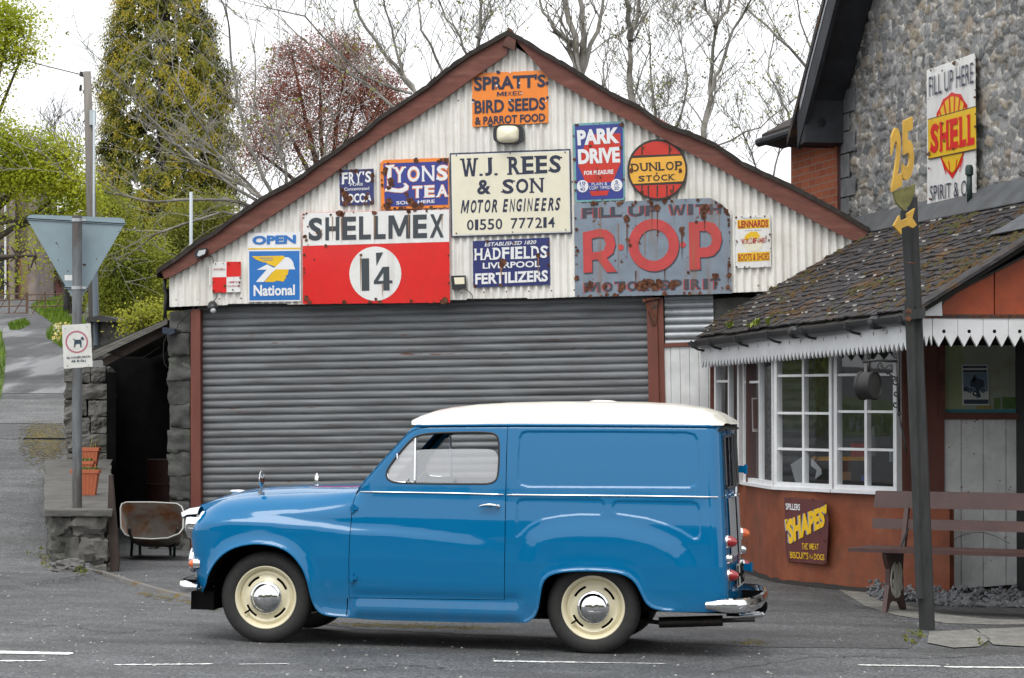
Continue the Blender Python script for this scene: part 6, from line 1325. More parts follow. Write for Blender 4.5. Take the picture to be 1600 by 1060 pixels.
# ================================================================== stone house
SO = E0+rd*RW; SO.z = 0; SPL = Plane(SO, ed, (0, 0, 1))
tc_ = SPL.ab(1316, 300)[0]; zc_ = SPL.ab(1316, 165)[1]; sl1 = (SPL.ab(1360, 0)[1]-zc_)/(tc_-SPL.ab(1360, 0)[0])
hs_ = Thing('stone_house', 'tall grey rubble-stone house with a dark overhanging verge, behind the office', 'house', SO+ed*3)
tr = tc_-4.6; zr_ = zc_+4.6*sl1; tn = tr-4.6; nrm = SPL.n
m = MB(); P = [(tn, -.3), (tc_, -.3), (tc_, zc_), (tr, zr_), (tn, zc_)]; m.prism([SPL.pt(a, b, -.06) for a, b in P], -nrm*7)
def rubble():
    m = bpy.data.materials.new('rubble_stone'); m.use_nodes = True; nt = m.node_tree; N = nt.nodes; K = nt.links; Pn = N['Principled BSDF']
    tc = N.new('ShaderNodeTexCoord'); at = N.new('ShaderNodeAttribute'); at.attribute_name = 'stone'; sx = N.new('ShaderNodeSeparateColor'); K.new(at.outputs['Color'], sx.inputs[0])
    def rmp(s, els):
        r = N.new('ShaderNodeValToRGB'); e = r.color_ramp.elements
        while len(e) < len(els): e.new(.5)
        for i, (p, c) in enumerate(els): e[i].position = p; e[i].color = c
        K.new(s, r.inputs[0]); return r.outputs[0]
    def mix(f, a, b, mode='MIX'):
        x = N.new('ShaderNodeMix'); x.data_type = 'RGBA'; x.blend_type = mode
        for s, i in ((f, 0), (a, 6), (b, 7)):
            if hasattr(s, 'is_output'): K.new(s, x.inputs[i])
            else: x.inputs[i].default_value = s
        return x.outputs[2]
    def nz(sc_, d=8.):
        n = N.new('ShaderNodeTexNoise'); n.inputs['Scale'].default_value = sc_; n.inputs['Detail'].default_value = d; n.inputs['Roughness'].default_value = .7; K.new(tc.outputs['Object'], n.inputs['Vector']); return n.outputs['Fac']
    st = rmp(sx.outputs[0], [(0, L(.14, .145, .15)), (.25, L(.24, .245, .25)), (.45, L(.17, .17, .165)), (.62, L(.29, .25, .20)), (.8, L(.27, .27, .275)), (1., L(.38, .375, .37))])
    f = nz(26.); st = mix(1., st, rmp(f, [(.3, (.55, .55, .55, 1)), (.72, (1.5, 1.5, 1.5, 1))]), 'MULTIPLY')
    mc = mix(rmp(nz(9.), [(.42, (0, 0, 0, 1)), (.6, (1, 1, 1, 1))]), L(.32, .31, .285), L(.68, .655, .61))
    c = mix(sx.outputs[1], st, mc); c = mix(rmp(nz(1.4, 5.), [(.60, (0, 0, 0, 1)), (.72, (.5, .5, .5, 1))]), c, L(.20, .11, .06))
    c = mix(1., c, rmp(nz(.8, 4.), [(.3, (.8, .8, .82, 1)), (.7, (1.2, 1.18, 1.12, 1))]), 'MULTIPLY')
    K.new(c, Pn.inputs['Base Color']); Pn.inputs['Roughness'].default_value = .92; Pn.inputs['Specular IOR Level'].default_value = .3
    b = N.new('ShaderNodeBump'); b.inputs['Strength'].default_value = .8; b.inputs['Distance'].default_value = .012; K.new(f, b.inputs['Height']); K.new(b.outputs[0], Pn.inputs['Normal'])
    _mc['rubble_stone'] = m; return m
rub = rubble(); hs_.part('wall_core', m, pm('old_mortar', L(.25, .24, .22), rough=.95, var=.3))
ra = np.random.RandomState(5); t0_, t1_ = SPL.ab(1640, 300)[0], tc_-.002; b0_, b1_ = 2.6, 8.4; sites = []
b_ = b0_-.2
while b_ < b1_+.2:
    hh = ra.uniform(.05, .14); a_ = t0_-.3
    while a_ < t1_+.3:
        w_ = hh*ra.uniform(.8, 2.6)
        if hh > .11 and ra.rand() < .45: sites += [(a_+w_/2+ra.uniform(-.02, .02), b_+hh*.25, w_, hh*.5), (a_+w_/2+ra.uniform(-.02, .02), b_+hh*.75, w_, hh*.5)]
        else: sites.append((a_+w_/2, b_+hh/2+ra.uniform(-.03, .03), w_, hh))
        a_ += w_
    b_ += hh
sites = np.array(sites, np.float32); hstep = .0145
na_, nb_ = int((t1_-t0_)/hstep), int((b1_-b0_)/hstep); ga, gb_ = np.meshgrid(np.linspace(t0_, t1_, na_+1), np.linspace(b0_, b1_, nb_+1), indexing='ij')
A_v = ga.ravel().astype(np.float32); B_v = gb_.ravel().astype(np.float32)
nzv = np.array([noise.noise((a*7, b*7, 0)) for a, b in zip(A_v, B_v)], np.float32); nzw = np.array([noise.noise((a*7, b*7, 9)) for a, b in zip(A_v, B_v)], np.float32); Aw, Bw = A_v+nzv*.030, B_v+nzw*.030
D1v = np.full(len(Aw), 9., np.float32); D2v = D1v.copy(); Iv = np.zeros(len(Aw), int)
for lo_ in range(0, nb_+1):   # one row at a time against nearby sites
    row = np.arange(na_+1)*(nb_+1)+lo_; bb = b0_+lo_*hstep; sel = np.where(abs(sites[:, 1]-bb) < .26)[0]; S2 = sites[sel]
    dx = abs(Aw[row][:, None]-S2[:, 0])/(S2[:, 2]**.5*.40); dy = abs(Bw[row][:, None]-S2[:, 1])/(S2[:, 3]**.5*.40)
    d = (dx**2.6+dy**2.6)**(1/2.6); o2 = np.argpartition(d, 1, axis=1)[:, :2]; r_ = np.arange(len(row)); da, db = d[r_, o2[:, 0]], d[r_, o2[:, 1]]
    sw = da > db; D1v[row] = np.where(sw, db, da); D2v[row] = np.where(sw, da, db); Iv[row] = sel[np.where(sw, o2[:, 1], o2[:, 0])]
edge_ = D2v-D1v; rs_ = ra.rand(len(sites)); rd_ = ra.rand(len(sites)); ed2 = np.clip(edge_/.16, 0, 1); hgt = (.004+.034*rd_[Iv])*ed2**.55+.010*nzv*ed2+.004*nzw
mort_ = np.clip(1-(edge_-.035-.03*nzv)/.03, 0, 1); keepb = B_v < zc_+(tc_-A_v)*sl1+.05
base3 = np.array(SPL.o)+np.outer(A_v, np.array(SPL.e1))+np.outer(B_v, np.array(SPL.e2))+np.outer(-.03+hgt, np.array(SPL.n)); base3 -= np.array(hs_.M.translation)
iq = (np.arange(na_)[:, None]*(nb_+1)+np.arange(nb_)[None, :]).ravel(); q4 = np.stack([iq, iq+nb_+1, iq+nb_+2, iq+1], 1); q4 = q4[keepb[q4].all(1)]
me = bpy.data.meshes.new('gable_wall'); me.vertices.add(len(base3)); me.vertices.foreach_set('co', base3.astype(np.float32).ravel()); me.loops.add(len(q4)*4); me.loops.foreach_set('vertex_index', q4.ravel().astype(np.int32)); me.polygons.add(len(q4)); me.polygons.foreach_set('loop_start', np.arange(0, len(q4)*4, 4, dtype=np.int32)); me.polygons.foreach_set('use_smooth', np.ones(len(q4), bool)); me.update(calc_edges=True)
ca = me.color_attributes.new('stone', 'FLOAT_COLOR', 'POINT'); cc = np.stack([rs_[Iv], mort_, mort_*0, mort_*0+1], 1).astype(np.float32); ca.data.foreach_set('color', cc.ravel()); me.materials.append(rub)
gwo = bpy.data.objects.new('gable_wall', me); COL.objects.link(gwo); gwo.parent = hs_.e
# squared corner stones
m = MB(); z = 3.05; k = 0
while z < zc_:
    h = rnd.uniform(.16, .26); w_ = .42 if k % 2 else .24; a = [SPL.pt(tc_-w_, z+.008, .0), SPL.pt(tc_+.004, z+.008, .0), SPL.pt(tc_+.004, z+h-.008, .0), SPL.pt(tc_-w_, z+h-.008, .0)]; m.prism(a, nrm*.018); z += h; k += 1
hs_.part('quoins', m, pm('quoin_stone', L(.17, .175, .18), rough=.9, var=.3, vs=9, bump=.7, bs=30))
# overhanging verge (bargeboard, soffit, roof edge)
dkb = pm('peeling_dark_board', L(.028, .030, .036), rough=.7, var=.4, vs=4, bump=.3, bs=25)
ov = .40
def VP(t, c, h): return SPL.pt(t, zc_+(tc_-t)*sl1+h, c)
tE = tc_+.12
hs_.part('verge_soffit', MB().hexa([VP(tE, 0, -.07), VP(tE, ov, -.07), VP(tr, ov, -.07), VP(tr, 0, -.07)], [VP(tE, 0, -.03), VP(tE, ov, -.03), VP(tr, ov, -.03), VP(tr, 0, -.03)]), dkb)
vb_ = hs_.part('verge_board', MB().hexa([VP(tE, ov, -.32), VP(tE, ov+.04, -.32), VP(tr, ov+.04, -.32), VP(tr, ov, -.32)], [VP(tE, ov, .06), VP(tE, ov+.04, .06), VP(tr, ov+.04, .06), VP(tr, ov, .06)]), dkb)
m = MB(); Q = []
for i in range(22): t = tE-.10-i*.14; Q.append(VP(t, ov+.045, -.02-.09*abs(noise.noise((t*3, 0, 0)))+.02)); 
for i in range(21, -1, -1): t = tE-.10-i*.14; Q.append(VP(t, ov+.045, .05))
m.add(Q, [(i, i+1, 42-i, 43-i) for i in range(21)]); hs_.part('peeled_paint', m, pm('peeled_white', L(.42, .43, .45), rough=.6, var=.2), parent=vb_)
hs_.part('verge_end', MB().hexa([VP(tE, 0, -.28), VP(tE, ov+.03, -.28), VP(tE-.22, ov+.03, -.50), VP(tE-.22, 0, -.50)], [VP(tE, 0, -.07), VP(tE, ov+.03, -.07), VP(tE-.22, ov+.03, -.07), VP(tE-.22, 0, -.07)]), dkb)
hs_.part('roof', MB().hexa([VP(tE+.3, ov+.06, .05), VP(tr, ov+.06, .05), VP(tr, -7, .05), VP(tE+.3, -7, .05)], [VP(tE+.3, ov+.06, .14), VP(tr, ov+.06, .14), VP(tr, -7, .14), VP(tE+.3, -7, .14)]), slate)
m = MB(); a = [SPL.pt(2*tr-tE-.3, zc_+.05-(.3)*sl1, ov), SPL.pt(tr, zr_+.05, ov), SPL.pt(tr, zr_+.05, -7), SPL.pt(2*tr-tE-.3, zc_+.05-.3*sl1, -7)]; hs_.part('roof', m.hexa(a, [v+Vector((0, 0, .1)) for v in a]), slate)
# brick wing beyond
def brick():
    m = bpy.data.materials.new('orange_brick'); m.use_nodes = True; nt = m.node_tree; N = nt.nodes; K = nt.links; Pn = N['Principled BSDF']
    tc = N.new('ShaderNodeTexCoord'); sp = N.new('ShaderNodeSeparateXYZ'); cb = N.new('ShaderNodeCombineXYZ'); K.new(tc.outputs['Object'], sp.inputs[0]); K.new(sp.outputs[1], cb.inputs[0]); K.new(sp.outputs[2], cb.inputs[1])
    br = N.new('ShaderNodeTexBrick'); K.new(cb.outputs[0], br.inputs['Vector']); br.inputs['Scale'].default_value = 1.; br.inputs['Brick Width'].default_value = .225; br.inputs['Row Height'].default_value = .075; br.inputs['Mortar Size'].default_value = .006
    br.inputs['Color1'].default_value = L(.60, .17, .075); br.inputs['Color2'].default_value = L(.42, .11, .055); br.inputs['Mortar'].default_value = L(.40, .28, .22)
    K.new(br.outputs['Color'], Pn.inputs['Base Color']); Pn.inputs['Roughness'].default_value = .85; _mc['orange_brick'] = m; return m
bk = brick(); tb2 = SPL.ab(1229, 280)[0]; zb2 = SPL.ab(1270, 232)[1]+.15
hs_.part('brick_wing', MB().prism([SPL.pt(tc_+.01, -.2, -.05), SPL.pt(tb2, -.2, -.05), SPL.pt(tb2, zb2, -.05), SPL.pt(tc_+.01, zb2, -.05)], -nrm*4), bk)
hs_.part('corner_trim', MB().prism([SPL.pt(tc_, 2, -.04), SPL.pt(tc_+.10, 2, -.04), SPL.pt(tc_+.10, zb2, -.04), SPL.pt(tc_, zb2, -.04)], nrm*.06), pm('dark_red_trim', L(.07, .02, .018), rough=.6))
q = lambda t, c, z_: SPL.pt(t, z_, c)
hs_.part('wing_roof', MB().hexa([q(tc_-.05, .22, zb2-.02), q(tb2+.2, .22, zb2-.02), q(tb2+.2, -2.5, zb2+1.5), q(tc_-.05, -2.5, zb2+1.5)], [q(tc_-.05, .22, zb2+.10), q(tb2+.2, .22, zb2+.10), q(tb2+.2, -2.5, zb2+1.64), q(tc_-.05, -2.5, zb2+1.64)]), roofdk)
hs_.part('wing_gutter', MB().tube([q(tc_-.1, .25, zb2+.01), q(tb2+.2, .25, zb2+.01)], .05, 10).hexa([q(tc_-.05, .0, zb2-.06), q(tb2+.15, .0, zb2-.06), q(tb2+.15, .20, zb2-.02), q(tc_-.05, .20, zb2-.02)], [q(tc_-.05, .0, zb2+.05), q(tb2+.15, .0, zb2+.05), q(tb2+.15, .20, zb2+.02), q(tc_-.05, .20, zb2+.02)]), dkb)
# shell sign on the stone gable
TL, TR, BR, BL = (1449.5, 110), (1524, 83.5), (1526, 312), (1450.5, 322)
s = Sign('enamel_sign', 'tall white and yellow FILL UP HERE SHELL SPIRIT & OIL sign on the stone wall', [TL, TR, BR, BL], E_wh, pl=SPL, c=.04, th=.01, dl=.004)
def sq(u, v): 
    a = (TL[0]+(TR[0]-TL[0])*u, TL[1]+(TR[1]-TL[1])*u); b = (BL[0]+(BR[0]-BL[0])*u, BL[1]+(BR[1]-BL[1])*u); return (a[0]+(b[0]-a[0])*v, a[1]+(b[1]-a[1])*v)
def sqb(u0, v0, u1, v1): return [sq(u0, v0), sq(u1, v0), sq(u1, v1), sq(u0, v1)]
s.text('FILL UP HERE', sqb(.02, .055, .95, .20), Nvy, bold=.0); s.text('SPIRIT & OIL', sqb(.03, .855, .93, .965), Nvy, bold=.0)
sh = [(.5+.36*math.sin(a), .44-.225*math.cos(a)) for a in np.linspace(-1.9, 1.9, 15)]+[(.80, .60), (.74, .70), (.68, .74), (.60, .80), (.5, .83), (.40, .80), (.32, .74), (.26, .70), (.20, .60)]
shr = [(u_+(.5-u_)*(.0 if i % 2 else .06), v_+(.45-v_)*(.0 if i % 2 else .06)) for i, (u_, v_) in enumerate(sh)]
s.poly([sq(*p) for p in shr], E_rd, 1); s.poly([sq(.5+(u_-.5)*.86, .48+(v_-.48)*.88) for u_, v_ in sh], E_ye, 1.8)
for a in (-.95, -.55, -.18, .18, .55, .95): s.poly([sq(.5+.05*math.sin(a), .62), sq(.5+.32*math.sin(a)-.014, .44-.20*math.cos(a)), sq(.5+.32*math.sin(a)+.014, .44-.20*math.cos(a)), sq(.5+.05*math.sin(a)+.02, .62)], E_rd, 2.4)
for a in (-.5, -.2, .2, .5): s.poly([sq(.5+.42*a, .70), sq(.5+.42*a+.02, .70), sq(.5+.28*a+.015, .79), sq(.5+.28*a, .79)], E_rd, 2.4)
s.poly(sqb(0, .36, 1, .66), pm('dark_outline', L(.05, .03, .02), rough=.5), 3.2); s.poly(sqb(0, .367, 1, .652), E_ye, 4)
s.text('SHELL', sqb(.05, .405, .96, .62), E_rd, lay=5, bold=.045, serif=.8)
s.chips([sq(.0, .62)+(3,), sq(.30, .42)+(1.8,), sq(.33, .55)+(2,), sq(.30, .5)+(1.4,), sq(.52, .62)+(2,), sq(.98, .3)+(2.4,), sq(.98, .5)+(2.2,), sq(.55, .02)+(3,), sq(.03, .95)+(2,), sq(.3, .04)+(1.6,)], RU, 6); s.edge_rust(18, 2., RU); s.done()
t = Thing('vent_pipe', 'short dark green capped vent pipe standing before the yellow sign', 'pipe', W(1515, 320, 176))
t.part('pipe', MB().tube([W(1515, 322, 177), W(1514.5, 268, 177)], .024, 10), pm('dark_green_iron', L(.012, .03, .028), rough=.5), smooth=True)
t.part('cap', MB().lathe([(.001, .06), (.025, .055), (.036, .03), (.036, -.03), (.024, -.04)], W(1514.5, 268, 177), (0, 0, 1), 12), pm('dark_green_iron', L(0, 0, 0)), smooth=40)
# ================================================================== numbered post
def extr(V, F, mp, d):
    """2-D faces to a solid of given thickness; mp maps 2-D to world"""
    m = MB(); n = len(V); A = [mp(*v) for v in V]; m.V = A+[a-d for a in A]; ec = {}
    for f in F:
        m.F.append(tuple(f)); m.F.append(tuple(i+n for i in reversed(f)))
        for i in range(len(f)): e = (f[i], f[(i+1) % len(f)]); ec[tuple(sorted(e))] = ec.get(tuple(sorted(e)), [])+[e]
    for k_, v in ec.items():
        if len(v) == 1: a, b = v[0]; m.F.append((a, b, b+n, a+n))
    return m
wood = pm('weathered_grey_timber', L(.036, .037, .038), rough=.85, var=.4, vs=5, bump=.6, bs=40, stretch=(4, 4, .6), col2=L(.055, .057, .042), lo=.55, hi=.75, c2s=3.)
t = Thing('number_post', 'tall dark timber post carrying a yellow 25 and a yellow arrow', 'post', W(1449, 982, 223))
def pxbeam(x0, y0, x1, y1, w0, w1, S, dep, dy=0.):
    a = [W(x0-w0/2, y0, S)+Vector((0, dy, 0)), W(x0+w0/2, y0, S)+Vector((0, dy, 0))]; b = [W(x1-w1/2, y1, S)+Vector((0, dy, 0)), W(x1+w1/2, y1, S)+Vector((0, dy, 0))]; D = Vector((.02, dep, 0))
    return MB().hexa([a[0], a[1], a[1]+D, a[0]+D], [b[0], b[1], b[1]+D, b[0]+D])
m = pxbeam(1447.5, 984, 1438, 700, 23, 20, 223, .07); m2 = pxbeam(1438, 700, 1424, 308, 20, 14, 223, .07); m.add(m2.V, m2.F)
t.part('post', m, wood); t.part('plank', pxbeam(1434, 935, 1418, 470, 9, 13, 223, .03, -.05), wood); t.part('plank', pxbeam(1421, 480, 1411, 330, 12, 11, 223, .03, -.04), wood)
t.part('strap', MB().hexa([W(1416, 500, 224), W(1446, 497, 224), W(1446, 497, 224)+Vector((0, .16, 0)), W(1416, 500, 224)+Vector((0, .16, 0))], [W(1416, 485, 224), W(1446, 481, 224), W(1446, 481, 224)+Vector((0, .16, 0)), W(1416, 485, 224)+Vector((0, .16, 0))]), wood)
for y in (487, 498): t.part('bolt', MB().lathe([(.02, 0), (.02, .02), (.001, .025)], W(1419, y, 225), (0, -1, 0), 8), ir)
t.part('wire_tie', MB().tube([W(1412, 410, 225.5), W(1432, 412, 225.5)], .004, 5), ir)
yel = pm('weathered_yellow_paint', L(.58, .34, .045), rough=.55, var=.2, vs=8, dirt=.3, rust=.12); PL25 = Plane(W(1410, 240, 226), Vector((1, .55, 0)), (0, 0, 1))
def txq(txt, q, bold, pl, c, th):
    V, F = text2d(txt, bold)
    def mp(x, y):
        tx = q[0][0]+(q[1][0]-q[0][0])*x, q[0][1]+(q[1][1]-q[0][1])*x; bx_ = q[3][0]+(q[2][0]-q[3][0])*x, q[3][1]+(q[2][1]-q[3][1])*x
        return pl.px(bx_[0]+(tx[0]-bx_[0])*y, bx_[1]+(tx[1]-bx_[1])*y, c)
    return extr(V, F, mp, pl.n*th)
t.part('numeral', txq('2', [(1393, 204), (1409, 194), (1410, 291), (1394, 300)], .035, PL25, .03, .02), yel); t.part('numeral', txq('5', [(1410.5, 190), (1427.5, 182), (1429, 276), (1411, 285)], .035, PL25, .03, .02), yel)
t.part('shield', MB().prism([PL25.px(x, y, 0) for x, y in ((1394, 300), (1428, 288), (1426, 305), (1419, 320), (1411, 330), (1399, 318), (1395, 308))], PL25.n*.02), pm('lichen_yellow', L(.16, .15, .05), rough=.8, var=.4, vs=20))
t.part('arrow', MB().prism([PL25.px(x, y, .0) for x, y in ((1394, 353), (1403, 337), (1405, 346), (1416, 341), (1415, 334), (1427, 326), (1423, 341), (1430, 352), (1424, 357), (1416, 353), (1406, 357), (1406, 367))], PL25.n*.02), yel)
# hanging round sign on a scrolled bracket
t = Thing('hanging_lamp', 'round black drum lamp hanging from a scrolled iron bracket before the window', 'lamp', W(1358, 625, 205))
bi = pm('black_iron', L(.018, .017, .017), rough=.55)
SS = 205
t.part('drum', MB().lathe([(.001, -.07), (.105, -.07), (.112, -.06), (.112, -.045), (.106, -.04), (.106, .035), (.112, .04), (.112, .055), (.100, .062), (.098, .05), (.001, .048)], W(1357, 603, SS), (.80, -.60, .02), 32), bi, smooth=40)
t.part('lens', MB().lathe([(.098, .052), (.05, .058), (.001, .06)], W(1357, 603, SS), (.80, -.60, .02), 24), pm('smoky_glass', L(.05, .05, .048), rough=.2), smooth=True)
m = MB().tube([W(x, y, SS) for x, y in ((1348, 566), (1370, 563), (1403, 565))], .010, 6).tube([W(1357, 563, SS), W(1357, 582, SS)], .008, 6).tube([W(1403, 550, SS), W(1405, 645, SS)], .010, 6)
for cx, cy, r, a0_, a1_ in ((1352, 562, 5, 0, 5), (1376, 572, 7, 1, 6.8), (1391, 577, 9, 2, 8), (1399, 555, 5, 0, 6), (1399, 596, 6, 1, 7), (1400, 615, 5, 0, 6), (1399, 632, 5, 1, 6.5)):
    m.tube([W(cx+r*(1-.08*k_)*math.cos(a0_+(a1_-a0_)*k_/12), cy+r*(1-.06*k_)*math.sin(a0_+(a1_-a0_)*k_/12), SS) for k_ in range(13)], .006, 5)
m.tube([W(x, y, SS) for x, y in ((1374, 566), (1384, 580), (1394, 588), (1404, 592))], .007, 5).tube([W(x, y, SS) for x, y in ((1404, 645), (1408, 665), (1414, 690), (1416, 710))], .007, 5).lathe([(.001, .02), (.02, 0), (.001, -.02)], W(1405, 647, SS), (0, 0, 1), 8)
t.part('scroll_bracket', m, bi, smooth=True)
# ================================================================== bench
bl_ = pm('maroon_bench_paint', L(.068, .034, .030), rough=.45, var=.22, vs=6, bump=.2, bs=50, dirt=.15)
ba = math.radians(30); bxv = Vector((math.cos(ba), -math.sin(ba), 0)); byv = Vector((-math.sin(ba), -math.cos(ba), 0))  # along, towards the front
BO = W(1325, 860, 204); zb_ = BO.z; bo = Vector((BO.x, BO.y, 0)); bg0 = gz(BO.x+.3, BO.y)
def BPn(l, d_, z_): return bo+bxv*l-byv*d_+Vector((0, 0, z_))   # d_ measured back from the front edge
bench = Thing('bench', 'long maroon railway bench with cast end lettered GWR by the office door', 'bench', BPn(1.2, .2, bg0))
LB = 2.7
def plank(d0, d1, z0, z1, l0, th, up): 
    P = [BPn(0, d0, z0), BPn(0, d1, z1)]; n_ = up
    a = [BPn(l0, d0, z0), BPn(LB+l0, d0, z0), BPn(LB+l0, d1, z1), BPn(l0, d1, z1)]; return MB().hexa(a, [v+n_*th for v in a])
for i in range(3): bench.part('seat_slat', plank(.0+i*.155, .145+i*.155, zb_-.012, zb_-.012, 0, .03, Vector((0, 0, 1))), bl_)
rail = lambda y0, y1, d0, l0: None
zt0, zt1 = (625-768)/201+CZ, (625-794)/201+CZ
bench.part('back_rail', MB().hexa([BPn(.0, .50, zt1), BPn(LB, .50, zt1), BPn(LB, .535, zt1), BPn(0, .535, zt1)], [BPn(.01, .53, zt0), BPn(LB, .53, zt0), BPn(LB, .565, zt0), BPn(.01, .565, zt0)]), bl_)
zm0, zm1 = (625-811)/201+CZ, (625-827)/201+CZ
bench.part('back_rail', MB().hexa([BPn(.0, .475, zm1), BPn(LB, .475, zm1), BPn(LB, .51, zm1), BPn(0, .51, zm1)], [BPn(.0, .49, zm0), BPn(LB, .49, zm0), BPn(LB, .525, zm0), BPn(0, .525, zm0)]), bl_)
for l in (.26, LB-.35):
    H = zb_-.012; g_ = gz(BPn(l, .2, 0).x, BPn(l, .2, 0).y)
    prof = [(.05, H), (.05, H-.03), (.075, H-.08), (.11, H-.13), (.105, H-.25), (.03, g_), (.075, g_), (.13, g_+.07), (.20, g_+.09), (.33, g_+.07), (.40, g_), (.455, g_), (.40, g_+.12), (.385, H-.15), (.40, H-.04), (.41, H)]
    lg = bench.part('cast_end', MB().prism([BPn(l, a, b) for a, b in prof], bxv*.035), bl_)
    bench.part('back_support', MB().hexa([BPn(l, .40, H-.02), BPn(l+.035, .40, H-.02), BPn(l+.035, .45, H-.02), BPn(l, .45, H-.02)], [BPn(l, .53, zt0-.01), BPn(l+.035, .53, zt0-.01), BPn(l+.035, .565, zt0-.01), BPn(l, .565, zt0-.01)]), bl_)
    # raised company letters squeezed into an oval
    wl_ = pm('off_white_cast', L(.50, .48, .42), rough=.6, var=.2); z0_, z1_ = g_+.10, H-.075; 
    for ch, u0, u1, tp in (('G', 0, .30, .80), ('W', .28, .74, 1.), ('R', .72, 1., .80)):
        V, F = text2d(ch, .02)
        def mp(x, y, u0=u0, u1=u1): u_ = u0+(u1-u0)*x; hh = math.sqrt(max(.04, 1-(2*u_-1)**2*.85)); zc2 = (z0_+z1_)/2; return BPn(l+.041, .125+.25*u_, zc2+(y-.5)*(z1_-z0_)*hh)
        bench.part('cast_letter', extr(V, F, mp, bxv*.006), wl_, parent=lg)
bench.part('stay', MB().tube([BPn(.30, .30, zb_), BPn(.30, .50, zm1+.02)], .008, 6), bi)
# gravel
m = MB(); rg = random.Random(9)
for _ in range(1500):
    x = rg.uniform(2.98, 4.7); y = 22.9-rg.random()**.8*1.05+(.25 if x < 3.2 else 0); h = .10*max(0, (y-21.9))*rg.random()
    if x < 3.25 and y < 22.3: continue
    s_ = rg.uniform(.012, .038); c = Vector((x, y, gz(x, y)+h+s_*.3)); b = len(m.V)
    R = Matrix.Rotation(rg.uniform(0, 6), 3, (rg.random(), rg.random(), rg.random()+.1))
    for v in ((1, 0, 0), (-1, 0, 0), (0, 1, 0), (0, -1, 0), (0, 0, .7), (0, 0, -.7), (.7, .7, .3)): m.V.append(c+R@(Vector(v)*s_*rg.uniform(.7, 1.2)))
    m.F += [(b+i, b+j, b+k_) for i, j, k_ in ((0, 2, 4), (2, 1, 4), (1, 3, 4), (3, 0, 4), (2, 0, 5), (1, 2, 5), (3, 1, 5), (0, 3, 5))]
single('gravel', m, pm('grey_gravel', L(.15, .155, .165), rough=.85, var=.4, vs=25, bump=.5, bs=60), 'loose grey gravel heaped below the white door boards', 'gravel', kind='stuff')
# ================================================================== left-hand side
galv = pm('galvanised_pole', L(.17, .18, .19), rough=.55, metal=.2, var=.35, vs=5, col2=L(.10, .09, .085), lo=.52, hi=.62, c2s=1.6, stretch=(3, 3, .7))
t = Thing('road_sign', 'grey back of a triangular give way sign on a steel pole at the lane corner', 'road sign', G(121, 882))
SP_ = 177; pr = .044
t.part('pole', MB().tube([W(120.5, 888, SP_), W(120.5, 337, SP_)], pr, 16), galv, smooth=40)
PT = Plane(W(120, 400, 176.0), Vector((1, .035, -.035)), (0, 0, 1))
ptsr = []
V3 = [(38, 335), (200, 341), (120, 478)]
for i in range(3):
    a, b, c = V3[i-1], V3[i], V3[(i+1) % 3]; 
    for tt in np.linspace(0, 1, 7):
        p0_ = (b[0]+(a[0]-b[0])*.09, b[1]+(a[1]-b[1])*.09); p2_ = (b[0]+(c[0]-b[0])*.09, b[1]+(c[1]-b[1])*.09); ptsr.append(((1-tt)**2*p0_[0]+2*tt*(1-tt)*b[0]+tt*tt*p2_[0], (1-tt)**2*p0_[1]+2*tt*(1-tt)*b[1]+tt*tt*p2_[1]))
t.part('plate', MB().prism([PT.px(x, y, 0) for x, y in ptsr], -PT.n*.005), pm('grey_sign_back', L(.235, .31, .345), rough=.5, var=.12, vs=3, dirt=.12))
for x0, y0, x1, y1 in ((42, 341.5, 197, 350), (101, 449.5, 138, 451.5)):
    r_ = t.part('channel', MB().prism([PT.px(x0, y0-1.8, 0), PT.px(x1, y1-1.8, 0), PT.px(x1, y1+1.8, 0), PT.px(x0, y0+1.8, 0)], PT.n*.012), pm('grey_sign_back', L(0, 0, 0)))
    t.part('channel_slot', MB().prism([PT.px(x0, y0-.6, .013), PT.px(x1, y1-.6, .013), PT.px(x1, y1+.6, .013), PT.px(x0, y0+.6, .013)], PT.n*.001), black, parent=r_)
for y in (344, 450): t.part('clip', MB().tube([W(120.5, y+2.5, SP_), W(120.5, y-2.5, SP_)], pr+.006, 16).box(W(131, y, SP_), (.04, .02, .02)), pm('bright_steel_clip', L(.5, .52, .54), rough=.35, metal=.6), smooth=40)
t.part('sticker', MB().prism([PT.px(x, y, .001) for x, y in ((101, 430), (113, 430), (113, 438.5), (101, 438.5))], PT.n*.001), wv)
m = MB()
for x, y, r in ((88, 380, 1.3), (90, 382, .9), (92, 387, .8), (91, 407, 1), (106, 424, 1.1), (151, 405, 1.1), (131, 414, 1.8), (133, 414, 1.7), (196, 365, 1.2), (186, 362, .7)): m.add([PT.px(x+r*math.cos(a), y+r*math.sin(a), .0015) for a in np.linspace(0, 6.28, 9)[:-1]], [tuple(range(8))])
t.part('scuff_spots', m, ir)
PD = Plane(W(121, 540, 179.6), Vector((1, .0, .04)), (0, 0, 1))
s = Sign('notice_plate', 'white dog-fouling notice with a black dog in a red ring, on the sign pole', [(96.5, 508.5), (141.5, 505.5), (145, 573), (100, 576.5)], pm('dirty_white_plate', L(.66, .66, .62), rough=.4, var=.12, vs=8, dirt=.3), pl=PD, c=.0, th=.004, cat='sign')
def dq(x, y): return (90+x/11.78, 495+y/11.78)
cx, cy = dq(352, 465); s.disc(cx, cy, 17.7, 17.5, pm('faded_ring', L(.42, .13, .17), rough=.5), 1, r0=.86)
